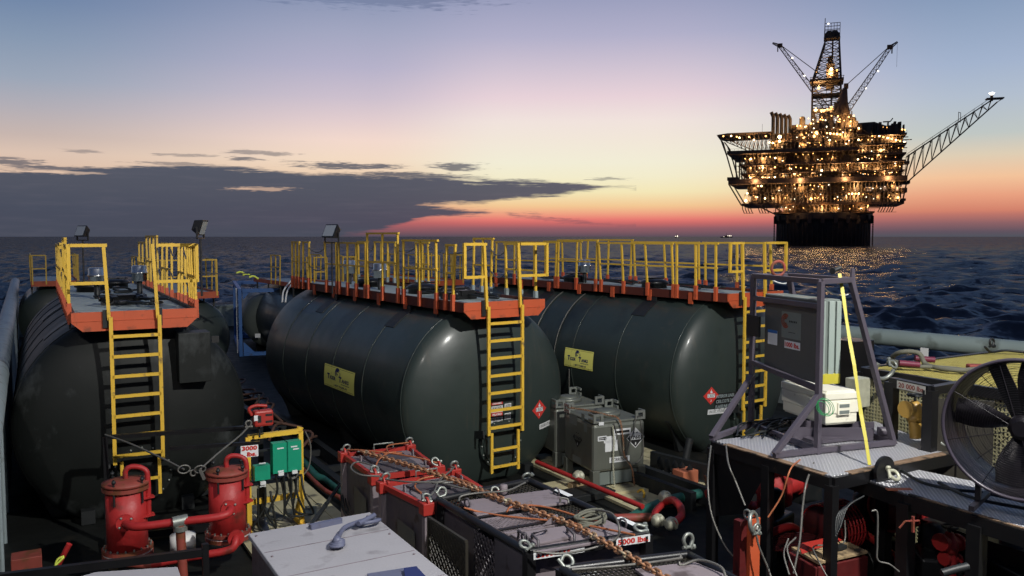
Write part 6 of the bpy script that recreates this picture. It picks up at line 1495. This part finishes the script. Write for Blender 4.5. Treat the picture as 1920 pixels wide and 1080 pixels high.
# grey junction boxes left of the cage
q = MB(); c = at(1595, 740, 1.9); q.box(c, (.5, .5, 1.9)); q.box(c + Vector((-.1, -.3, .3)), (.5, .1, .3)); tag(q.build('junction_box', 'black_steel', bevel=.01), 'black machine housing between the cooler and the mesh cage', 'housing')
q = MB(); c = atd(1608, 735, 12); q.box(c, (.3, .2, .42)); tag(q.build('junction_box', 'coupling', bevel=.01), 'small olive box beside the slanted purple leg', 'box')

# ================================================================ DRILLING PLATFORM
def rig():
    px0, py0 = 1542, 463; D = 545.; dirv = ray(px0, 443); h = Vector((dirv.x, dirv.y, 0)).normalized(); head = math.atan2(h.x, h.y)
    base = h * (D + 28); KX, KZ = .3165, .3375
    T = thing('drilling_platform', 'floating oil drilling platform glowing with amber lamps on a round black hull', 'oil platform', (base.x, base.y, -1.6), -head)
    pr_ = Vector((h.y, -h.x, 0)); DH = D + 20
    def X(px):
        if px > 1600: px -= (px - 1600) * .055
        d = ray(px, 443); return d.dot(pr_) / d.dot(h) * DH
    def Z(py, px=1542): d = ray(px, py); return 6.2 + d.z / d.dot(h) * DH
    rg = random.Random(21)
    def B(mb, xa, xb, ya, yb, y0, y1): mb.bbox((X(xa), y0, Z(yb)), (X(xb), y1, Z(ya)))      # px box with depth range
    q = MB(); r = 89 * KX; q.lathe([(r, -6), (r, Z(404)), (r * 1.0, Z(402))], n=72); 
    hull = q.build('hull', 'hull', T)
    q = MB(); q.lathe([(r * 1.035, Z(414)), (r * 1.05, Z(411)), (r * 1.05, Z(400)), (r * .9, Z(399))], n=72, smooth=False)
    for k in range(24): a = k * math.pi / 12; q.box((r * 1.03 * math.cos(a), r * 1.03 * math.sin(a), Z(412)), (2.2, 2.2, 5))
    q.build('hull_collar', 'hull', T)
    q = MB()
    for k in range(60): a = k * math.pi / 30; q.bar((r * 1.004 * math.cos(a), r * 1.004 * math.sin(a), -2), (r * 1.004 * math.cos(a), r * 1.004 * math.sin(a), Z(402)), .35, .35, (math.cos(a), math.sin(a), 0))
    q.build('hull_rib', 'hull', T)
    for a in (R(178), R(2), R(184), R(-4)):
        q = MB()
        for k in range(22): q.ball((r * 1.055 * math.cos(a), r * 1.055 * math.sin(a), Z(412) - k * 1.05), .5, 4)
        q.build('mooring_chain', 'red_rust' if math.cos(a) > 0 else 'hull', T)
    W = 32.
    # decks: (xa, xb, ytop, ybottom, half depth)
    decks = [(1395, 1693, 382, 386, W * .9), (1412, 1692, 362, 364, W * .8), (1371, 1697, 337, 346, W), (1392, 1692, 326, 328, W * .95), (1390, 1693, 309, 312, W * .95), (1368, 1604, 284, 290, W), (1600, 1694, 296, 299, W * .95), (1600, 1694, 279, 282, W * .95), (1600, 1694, 262, 265, W * .95), (1442, 1602, 266, 269, W * .8), (1482, 1606, 246, 249, W * .7), (1452, 1638, 398, 401, W * .75)]
    q = MB()
    for xa, xb, ya, yb, w in decks: B(q, xa, xb, ya, yb, -w, w)
    q.build('deck', 'rig_dark', T)
    q = MB()                                            # deck edge handrails and edge girders
    for xa, xb, ya, yb, w in decks:
        x0, x1, z = X(xa), X(xb), Z(ya)
        for yy in (-w, w): q.bar((x0, yy, z + 1.1), (x1, yy, z + 1.1), .12)
        n = int((x1 - x0) / 2.2)
        for k in range(n + 1): x = x0 + (x1 - x0) * k / n; q.bar((x, -w, z), (x, -w, z + 1.1), .1, .1, (0, 1, 0))
    q.build('handrail', 'rig_steel', T)
    # inner modules (walls catch the lamp light)
    q = MB(); p = MB(); s = MB()
    B(q, 1415, 1680, 364, 384, -14, 20); B(q, 1400, 1690, 290, 338, -10, 24); B(q, 1400, 1600, 347, 363, -8, 22); B(q, 1480, 1604, 232, 286, -8, 18); B(q, 1604, 1690, 252, 340, -18, 20); B(q, 1470, 1625, 386, 399, -14, 14)
    B(q, 1444, 1482, 249, 286, -14, 6)
    q.build('module_wall', 'rig_mid', T)
    lv = [(1400, 1690, 364, 382), (1412, 1690, 346, 362), (1398, 1690, 328, 337), (1396, 1690, 312, 326), (1394, 1600, 290, 309), (1446, 1600, 269, 284), (1486, 1600, 249, 266), (1604, 1690, 299, 309), (1604, 1690, 282, 296), (1604, 1690, 265, 279), (1456, 1632, 386, 398)]
    for xa, xb, ya, yb in lv:
        w = 26; n = int((xb - xa) / 4.5)
        for k in range(n):
            x = rg.uniform(xa, xb - 6); ww = rg.uniform(2, 13); hh = (yb - ya) * rg.uniform(.25, .95); y = rg.uniform(-w, -12)
            t_ = rg.random(); mb = p if t_ < .30 else (q if False else s)
            B(mb, x, min(xb, x + ww), yb - hh, yb, y, y + rg.uniform(2, 5))
        for k in range(int((xb - xa) / 7)):
            x = X(xa + (xb - xa) * k / int((xb - xa) / 7)); s.bar((x, -w, Z(yb)), (x, -w, Z(ya)), .55, .55, (0, 1, 0))
            if rg.random() < .45: s.bar((x, -w, Z(yb)), (x + rg.choice((-1, 1)) * 3.0, -w, Z(ya)), .3)
        for k in range(5): x = X(rg.uniform(xa, xb - 30)); z = Z(rg.uniform(ya, yb)); s.tube([(x, -w + 1, z), (x + rg.uniform(6, 16), -w + 1, z)], .3, 6)
    p.build('equipment_box', 'rig_pale', T); s.build('steelwork', 'rig_steel', T)
    # rooftop equipment in the middle
    s = MB(); p = MB()
    for k in range(80):
        x = rg.uniform(1484, 1598); hh = rg.uniform(4, 24) * (1 - abs(x - 1550) / 140); mb = p if rg.random() < .35 else s; B(mb, x, x + rg.uniform(2, 11), 249 - hh, 249, rg.uniform(-20, -4), rg.uniform(-2, 14))
    for k in range(26):
        x = X(rg.uniform(1490, 1598)); s.tube([(x, -16, Z(250)), (x, -16, Z(rg.uniform(214, 238)))], rg.uniform(.3, 1.1), 8)
    for x, hh in ((1536, 216), (1544, 214), (1552, 217), (1500, 222), (1586, 221), (1594, 227)):
        p.lathe([(1.8, Z(250)), (1.8, Z(hh)), (1.2, Z(hh - 3)), (.1, Z(hh - 4))], (X(x), -12, 0), n=14)
    s.build('roof_steelwork', 'rig_steel', T); p.build('roof_vessel', 'rig_pale', T)
    # right block silhouette and its stairs
    s = MB()
    s.prism([(X(1600), -28, Z(262)), (X(1600), -28, Z(241)), (X(1632), -28, Z(240)), (X(1652), -28, Z(247)), (X(1690), -28, Z(256)), (X(1692), -28, Z(266))], (0, 40, 0))
    for k in range(30): x = rg.uniform(1606, 1688); B(s, x, x + rg.uniform(2, 7), 250 - rg.uniform(0, 9), 262, -30, -24)
    s.build('quarters_block', 'rig_dark', T)
    s = MB()
    for k, (ya, yb) in enumerate(((262, 249), (279, 265), (296, 282), (312, 299), (337, 314))):
        x0, x1 = (1602, 1624) if k % 2 else (1624, 1602); s.bar((X(x0), -31, Z(ya)), (X(x1), -31, Z(yb)), 1.2, .4); s.bar((X(x0), -31, Z(ya) + 1.2), (X(x1), -31, Z(yb) + 1.2), .15)
        B(s, 1598, 1630, ya - 1, ya + 1, -33, -28)
    s.build('stair', 'rig_steel', T)
    # outward braces left and right
    s = MB()
    for (x0, y0_, x1, y1_) in ((1382, 345, 1360, 268), (1360, 268, 1350, 254), (1366, 290, 1356, 262), (1404, 300, 1424, 337), (1412, 292, 1428, 330), (1395, 386, 1371, 345), (1450, 400, 1412, 380), (1470, 400, 1430, 372), (1692, 346, 1700, 300), (1690, 380, 1697, 346), (1386, 345, 1382, 296), (1390, 345, 1390, 296)):
        for yy in (-W * .9, W * .3): s.bar((X(x0), yy, Z(y0_)), (X(x1), yy, Z(y1_)), .8)
    for k in range(5): s.bar((X(1382), -W * .9, Z(345 - k * 11)), (X(1390), -W * .9, Z(345 - k * 11)), .4)
    B(s, 1369, 1384, 333, 339, -W, -W + 6); B(s, 1690, 1700, 312, 317, -W, -W + 8); B(s, 1688, 1698, 358, 366, -W * .9, -10); B(s, 1684, 1695, 377, 381, -W, -18)
    B(s, 1690, 1706, 345, 349, -20, -6)
    s.build('outer_brace', 'rig_dark', T)
    # helideck on the left
    s = MB(); s.prism([(X(1346), -24, Z(250.5)), (X(1352), -24, Z(252.5)), (X(1442), -24, Z(252)), (X(1446), -24, Z(248)), (X(1366), -24, Z(248))], (0, 34, 0)); s.build('helideck', 'rig_dark', T)
    s = MB(); lo = [(1362, 258), (1370, 262), (1382, 266), (1394, 273), (1406, 282), (1420, 285)]
    for yy in (-22, 8):
        for i in range(12):
            xa, xb = 1354 + i * 7.5, 1354 + (i + 1) * 7.5; f = lambda x: 254 + max(0, min(1, (x - 1354) / 60)) * 28
            s.bar((X(xa), yy, Z(253)), (X(xb), yy, Z(f(xb))), .35); s.bar((X(xb), yy, Z(253)), (X(xb), yy, Z(f(xb))), .35); s.bar((X(xa), yy, Z(f(xa))), (X(xb), yy, Z(f(xb))), .5)
    s.build('helideck_truss', 'rig_dark', T)
    # exhaust stacks with hooked tops
    for k in range(5):
        x = 1447 + k * 7.6; s = MB(); y = -16 + k; s.tube(spline([(X(x), y, Z(262)), (X(x), y, Z(224 + k)), (X(x - .6), y, Z(217 + k)), (X(x - 4), y, Z(209 + k * 1.4))], 5), 1.15, 10); s.build('exhaust_stack', 'rig_steel', T)
    # derrick
    s = MB()
    def legx(py):      # left and right x of the derrick at a photo height
        if py > 150: return 1517, 1570
        t_ = (150 - py) / 75; return 1517 + 22 * t_, 1570 - 5 * t_
    yd = lambda py: 8.4 if py > 150 else 8.4 - 4.6 * (150 - py) / 75
    lv_ = list(range(232, 150, -14)) + [150, 136, 121, 106, 91, 75]
    def cor(py): a, b = legx(py); d = yd(py); return [Vector((X(a), -d, Z(py))), Vector((X(b), -d, Z(py))), Vector((X(b), d, Z(py))), Vector((X(a), d, Z(py)))]
    for i in range(len(lv_) - 1):
        A_, B_ = cor(lv_[i]), cor(lv_[i + 1])
        for k in range(4):
            s.bar(A_[k], B_[k], 1.0, 1.0, (0, 1, 0)); s.bar(B_[k], B_[(k + 1) % 4], .42); s.bar(A_[k], B_[(k + 1) % 4], .36); s.bar(A_[(k + 1) % 4], B_[k], .36)
            if lv_[i] > 150: m_ = A_[k].lerp(A_[(k + 1) % 4], .5); s.bar(m_, B_[k].lerp(B_[(k + 1) % 4], .5), .3, .3, (0, 1, 0))
    s.build('derrick', 'rig_steel', T)
    s = MB(); B(s, 1512, 1575, 148, 152, -10, 10); B(s, 1516, 1572, 176, 177, -9.5, 9.5); B(s, 1517, 1571, 203, 205, -9.5, 9.5)
    for x in (1514, 1574): s.bar((X(x), -10, Z(150)), (X(x), -10, Z(144)), .3, .3, (0, 1, 0))
    s.bar((X(1512), -10, Z(145)), (X(1576), -10, Z(145)), .25); B(s, 1536, 1567, 68, 70, -5, 5); B(s, 1538, 1566, 60, 68, -3.5, 3.5)
    for k in range(6): x = 1538 + k * 5.6; s.bar((X(x), -4.4, Z(70)), (X(x), -4.4, Z(42)), .3, .3, (0, 1, 0))
    for yy in (42, 48, 56): s.bar((X(1538), -4.4, Z(yy)), (X(1566), -4.4, Z(yy)), .3); s.bar((X(1538), 4, Z(yy)), (X(1566), 4, Z(yy)), .3); s.bar((X(1538), -4.4, Z(yy)), (X(1538), 4, Z(yy)), .3); s.bar((X(1566), -4.4, Z(yy)), (X(1566), 4, Z(yy)), .3)
    s.ball((X(1546), 0, Z(60)), 2.4, 8); s.ball((X(1556), 0, Z(61)), 2.8, 8); s.build('crown_block', 'rig_steel', T)
    s = MB(); s.tube([(X(1537), -3, Z(70)), (X(1538), -3, Z(31))], .25, 6); s.build('mast', 'rig_steel', T)
    s = MB(); s.bar((X(1553), 0, Z(232)), (X(1553), 0, Z(70)), 1.0, 1.0, (0, 1, 0)); s.box((X(1550), 0, Z(140)), (5, 4, 16)); s.box((X(1560), -2, Z(143)), (3.4, 3, 10)); s.tube([(X(1549), 0, Z(118)), (X(1549), 0, Z(104))], 1.5, 8); s.build('travelling_block', 'rig_steel', T)
    # cranes
    def lattice(mb, a, b, w0, w1, n, ch=.38, br=.2, up=(0, 0, 1)):
        a = Vector(a); b = Vector(b); d = (b - a).normalized(); x = Vector((0, 1, 0)); u = d.cross(x).normalized()
        def sec(t_): w = (w0 + (w1 - w0) * t_) / 2; p_ = a.lerp(b, t_); return [p_ + x * w + u * w, p_ - x * w + u * w, p_ - x * w - u * w, p_ + x * w - u * w]
        for i in range(n):
            P_, Q = sec(i / n), sec((i + 1) / n)
            for k in range(4): mb.bar(P_[k], Q[k], ch); mb.bar(P_[k], Q[(k + 1) % 4], br); mb.bar(Q[k], Q[(k + 1) % 4], br)
    def crane(bx, by, tx, ty, hx, hy, y, anchor, ped):
        s = MB(); lattice(s, (X(bx), y, Z(by)), (X(tx), y, Z(ty)), 3.4, 1.8, 15); lattice(s, (X(tx), y, Z(ty)), (X(hx), y, Z(hy)), 1.8, .7, 4)
        s.box((X(tx), y, Z(ty - 1)), (3.2, 2.2, 2.4)); s.build('crane_boom', 'rig_steel', T)
        s = MB()
        for o_ in (-.9, .9): s.tube([(X(tx), y + o_, Z(ty - 3)), (X(anchor[0]), y + o_, Z(anchor[1]))], .13, 5)
        s.tube([(X(tx - 4 if hx < tx else tx + 4), y, Z(ty - 1)), (X(tx - 4 if hx < tx else tx + 4), y, Z(ty + 11))], .4, 6); s.tube([(X(hx), y, Z(hy + 3)), (X(hx), y, Z(hy + 45))], .07, 4) if ped else None
        s.build('crane_rigging', 'rig_steel', T)
    crane(1560, 215, 1452, 66, 1438, 59, 14, (1578, 165), 0); crane(1580, 215, 1661, 102, 1675, 93, -14, (1582, 163), 1)
    s = MB(); s.tube([(X(1572), -16, Z(345)), (X(1572), -16, Z(218))], 2.0, 14); s.tube([(X(1572), -16, Z(222)), (X(1572), -16, Z(216)), (X(1573), -16, Z(196)), (X(1577), -16, Z(172))], [4.4, 5.0, 3.2, 1.4], 12); s.box((X(1579), -16, Z(168)), (2.6, 2.6, 3)); s.box((X(1564), -17, Z(207)), (4, 4, 6)); s.build('crane_pedestal', 'rig_dark', T)
    # flare boom
    s = MB(); a_t, a_b = Vector((X(1700), -14, Z(295, 1700))), Vector((X(1697), -14, Z(347, 1697))); b_t, b_b = Vector((X(1860), -14, Z(191, 1860))), Vector((X(1872), -14, Z(194, 1872)))
    n = 10
    for i in range(n):
        t0, t1 = i / n, (i + 1) / n
        tp = [a_t.lerp(b_t, t_) + Vector((0, s_ * (5 - 3.6 * t_), 0)) for t_ in (t0, t1) for s_ in (-1, 1)]; bt = [a_b.lerp(b_b, t_) for t_ in (t0, t1)]
        for k in (0, 1): s.bar(tp[k], tp[k + 2], .6); s.bar(tp[k], bt[0], .26); s.bar(bt[0], tp[k + 2], .28); s.bar(tp[k] + Vector((0, 0, 1.6)), tp[k + 2] + Vector((0, 0, 1.6)), .14); s.bar(tp[k], tp[k] + Vector((0, 0, 1.6)), .14, .14, (0, 1, 0))
        s.bar(tp[0], tp[1], .4); s.bar(tp[0], tp[3], .25); s.bar(bt[0], bt[1], .75)
    s.bar(b_b, (X(1882), -14, Z(188, 1882)), .4); s.bbox((X(1850), -17, Z(189, 1861)), (X(1884), -11, Z(187, 1861))); s.tube([(X(1861), -14, Z(192, 1861)), (X(1861), -14, Z(181, 1861))], .8, 8)
    s.bar((X(1798), -14, Z(232, 1800)), (X(1798), -14, Z(212, 1800)), .3, .3, (0, 1, 0)); s.bar((X(1802), -14, Z(232, 1800)), (X(1802), -14, Z(214, 1800)), .3, .3, (0, 1, 0)); s.bar((X(1798), -14, Z(213, 1800)), (X(1802), -14, Z(214, 1800)), .3); B(s, 1686, 1706, 344, 348, -20, -8)
    s.build('flare_boom', 'rig_steel', T)
    s = MB(); s.lathe([(.7, Z(180, 1861)), (1.5, Z(177, 1861)), (.1, Z(176, 1861))], (X(1861), -14, 0), n=8); s.build('flare_tip_lamp', 'flame_white', T)
    # radar / antenna T
    s = MB(); s.bar((X(1660), -20, Z(252)), (X(1660), -20, Z(238)), .7, .7, (0, 1, 0)); s.bar((X(1650), -20, Z(238)), (X(1664), -20, Z(238)), .7); s.bar((X(1664), -20, Z(238)), (X(1669), -20, Z(232)), .6); s.bar((X(1641), -20, Z(250)), (X(1641), -20, Z(240)), .4, .4, (0, 1, 0)); s.bar((X(1428), -20, Z(250)), (X(1428), -20, Z(232)), .15, .15, (0, 1, 0)); s.build('antenna', 'rig_steel', T)
    # hanging boat landing hoops
    for x0, n in ((1395, 4), (1424, 4), (1648, 3), (1664, 3)):
        s = MB(); sg = 1 if x0 < 1600 else -1
        for k in range(n): x = x0 + k * 5; s.tube(spline([(X(x), -24, Z(384)), (X(x + .5), -24, Z(391)), (X(x + 4 * sg), -24, Z(400))], 4), .28, 5)
        s.bar((X(x0 + 3 * sg), -24, Z(400)), (X(x0 + n * 5 + 1), -24, Z(400)), .22); s.build('landing_hoop', 'rig_steel', T)
    # lamps: (px, py, radius, kind)
    big = [(1461, 260, 2.1), (1527, 255, 1.9), (1646, 291, 1.8), (1402, 377, 1.5), (1520, 375, 1.6), (1489, 329, 1.4), (1538, 324, 1.2), (1681, 375, 1.5), (1529, 165, 1.6), (1524, 205, 2.0), (1535, 208, 1.6), (1553, 203, 1.8), (1551, 130, 1.7), (1562, 133, 1.2), (1524, 135, 1.0), (1461, 268, 1.4), (1523, 262, 1.3), (1540, 209, 1.3)]
    for j, (x, y, r_) in enumerate(big): s = MB(); s.ball((X(x), -27.5 if y > 230 else -8.5 * (1 if y > 150 else .8), Z(y)), r_ * .5, 8); s.build('flood_lamp', 'lamp_amber' if j % 3 else 'lamp_warm', T)
    med = [(x, y) for y in (299, 316, 334) for x in (1410, 1432, 1454)] + [(1436, 258), (1449, 271), (1360, 255), (1374, 255), (1384, 257), (1389, 259), (1406, 258), (1415, 264), (1504, 264), (1551, 270), (1603, 252), (1603, 271), (1603, 289), (1603, 306), (1603, 327), (1603, 250), (1629, 265), (1636, 327), (1630, 306), (1443, 270), (1420, 370), (1437, 373), (1451, 373), (1405, 363), (1424, 350), (1430, 350)]
    med += [(1546 + k * 6, 257 + k * .8) for k in range(5)] + [(1626 + k * 8, 262 + k * 2.0) for k in range(9)] + [(1588 + k * 6, 367) for k in range(4)]
    cnt = 0
    for (x, y) in med: s = MB(); s.ball((X(x), -28.5, Z(y)), .48, 6); s.build('lamp', ('lamp_warm', 'lamp_amber')[cnt % 2], T); cnt += 1
    s = MB(); s2 = MB()
    for xa, xb, ya, yb in lv:
        for k in range(int((xb - xa) / 11)):
            x, y = rg.uniform(xa + 2, xb - 2), rg.uniform(ya + 2, yb - 3); (s if rg.random() < .65 else s2).ball((X(x), -rg.uniform(25.5, 28), Z(y)), rg.uniform(.14, .34), 5)
    for k in range(40): (s if k % 3 else s2).ball((X(rg.uniform(1486, 1600)), -rg.uniform(17, 20), Z(rg.uniform(222, 262))), rg.uniform(.25, .5), 5)
    for x in np.arange(1640, 1692, 5): s.ball((X(x), -29, Z(249 + (x - 1640) * .16)), .45, 5)
    for x, y in ((1544, 47), (1479, 106), (1502, 141), (1640, 141), (1617, 171), (1568, 186), (1586, 232)): s2.ball((X(x), -10, Z(y)), .5, 5)
    o = s.build('small_lamp', 'lamp_amber', T); o['kind'] = 'stuff'; o = s2.build('deck_lamp', 'lamp_white', T); o['kind'] = 'stuff'
    # the light those lamps throw on the structure and the sea, plus added fill points
    def pt(x, y, yy, e, col=(1, .60, .26), r_=1.0):
        l = bpy.data.lights.new('rig_light', 'POINT'); l.energy = e; l.color = col; l.shadow_soft_size = r_
        o = bpy.data.objects.new('rig_light', l); COL.objects.link(o); o.parent = T; o.location = (X(x), yy, Z(y))
    for x, y, e in ((1461, 262, 6500), (1527, 256, 6500), (1646, 291, 5500), (1402, 375, 3500), (1520, 375, 4500), (1681, 375, 4000), (1600, 372, 2500), (1460, 374, 3000), (1489, 329, 4000), (1560, 324, 4000), (1432, 316, 5000), (1432, 299, 3000), (1440, 335, 3000), (1410, 262, 2500), (1612, 262, 2500), (1612, 290, 2500), (1612, 320, 3500), (1580, 262, 3500), (1640, 325, 3000), (1665, 270, 3000), (1540, 393, 2500), (1500, 352, 2500), (1600, 352, 2500)):
        pt(x, y, -28, e * 1.1)
    for y, xs in ((392, (1475, 1520, 1565, 1610)), (373, (1425, 1475, 1545, 1590, 1645)), (354, (1420, 1460, 1540, 1640, 1675)), (332, (1410, 1465, 1520, 1575, 1650)), (318, (1415, 1480, 1530, 1590, 1670)), (300, (1405, 1460, 1510, 1560, 1640)), (275, (1455, 1500, 1545, 1585, 1630, 1675)), (257, (1495, 1560, 1620, 1660))):
        for x in xs: pt(x + rg.uniform(-6, 6), y, -26.5, rg.uniform(500, 1700), (1, .55, .22), .6)
    pt(1543, 215, -3, 14000); pt(1529, 165, -5, 7000); pt(1551, 135, -3, 7000); pt(1500, 235, -22, 6000); pt(1590, 235, -22, 5000)
    for x in (1480, 1542, 1610): pt(x, 392, -30.5, 1500, (1, .45, .15), 1.)  # added fill points warming hull and sea, no lamp bodies of their own
    for x in (1420, 1500, 1580, 1660): pt(x, 341, -33.5, 2600, (1, .58, .30), 1.)  # added fill points in front of the facade, no lamp bodies of their own
rig()
# far ships on the horizon
def far_ship(px, w, label, e=12):
    d = ray(px, 443); h = Vector((d.x, d.y, 0)).normalized(); D = 3800; head = math.atan2(h.x, h.y); b = h * D
    T = thing('far_ship', label, 'ship', (b.x, b.y, -1.6), -head); k = D / FPX * .93
    q = MB(); q.prism([(-w / 2 * k, 0, 0), (w / 2 * k, 0, 0), (w * .56 * k, 0, 2.2 * k), (-w * .56 * k, 0, 2.0 * k)], (0, 12, 0)); q.build('hull', 'hull', T)
    q = MB(); q.bbox((-w * .2 * k, 1, 2 * k), (w * .15 * k, 9, 4.0 * k)); q.bar((0, 4, 3 * k), (0, 4, 9 * k), .5 * k, .5 * k, (0, 1, 0)); q.build('superstructure', 'rig_dark', T)
    q = MB(); rg = random.Random(px)
    for i in range(7): q.ball((rg.uniform(-w * .45, w * .45) * k, -1, rg.uniform(1.6, 4.6) * k), .42 * k, 5)
    q.build('lamp', 'lamp_white', T); return T
far_ship(1362, 22, 'small lit ship low on the horizon just left of the drilling platform')
far_ship(1269, 7, 'tiny bright vessel on the horizon, farther left of the drilling platform')
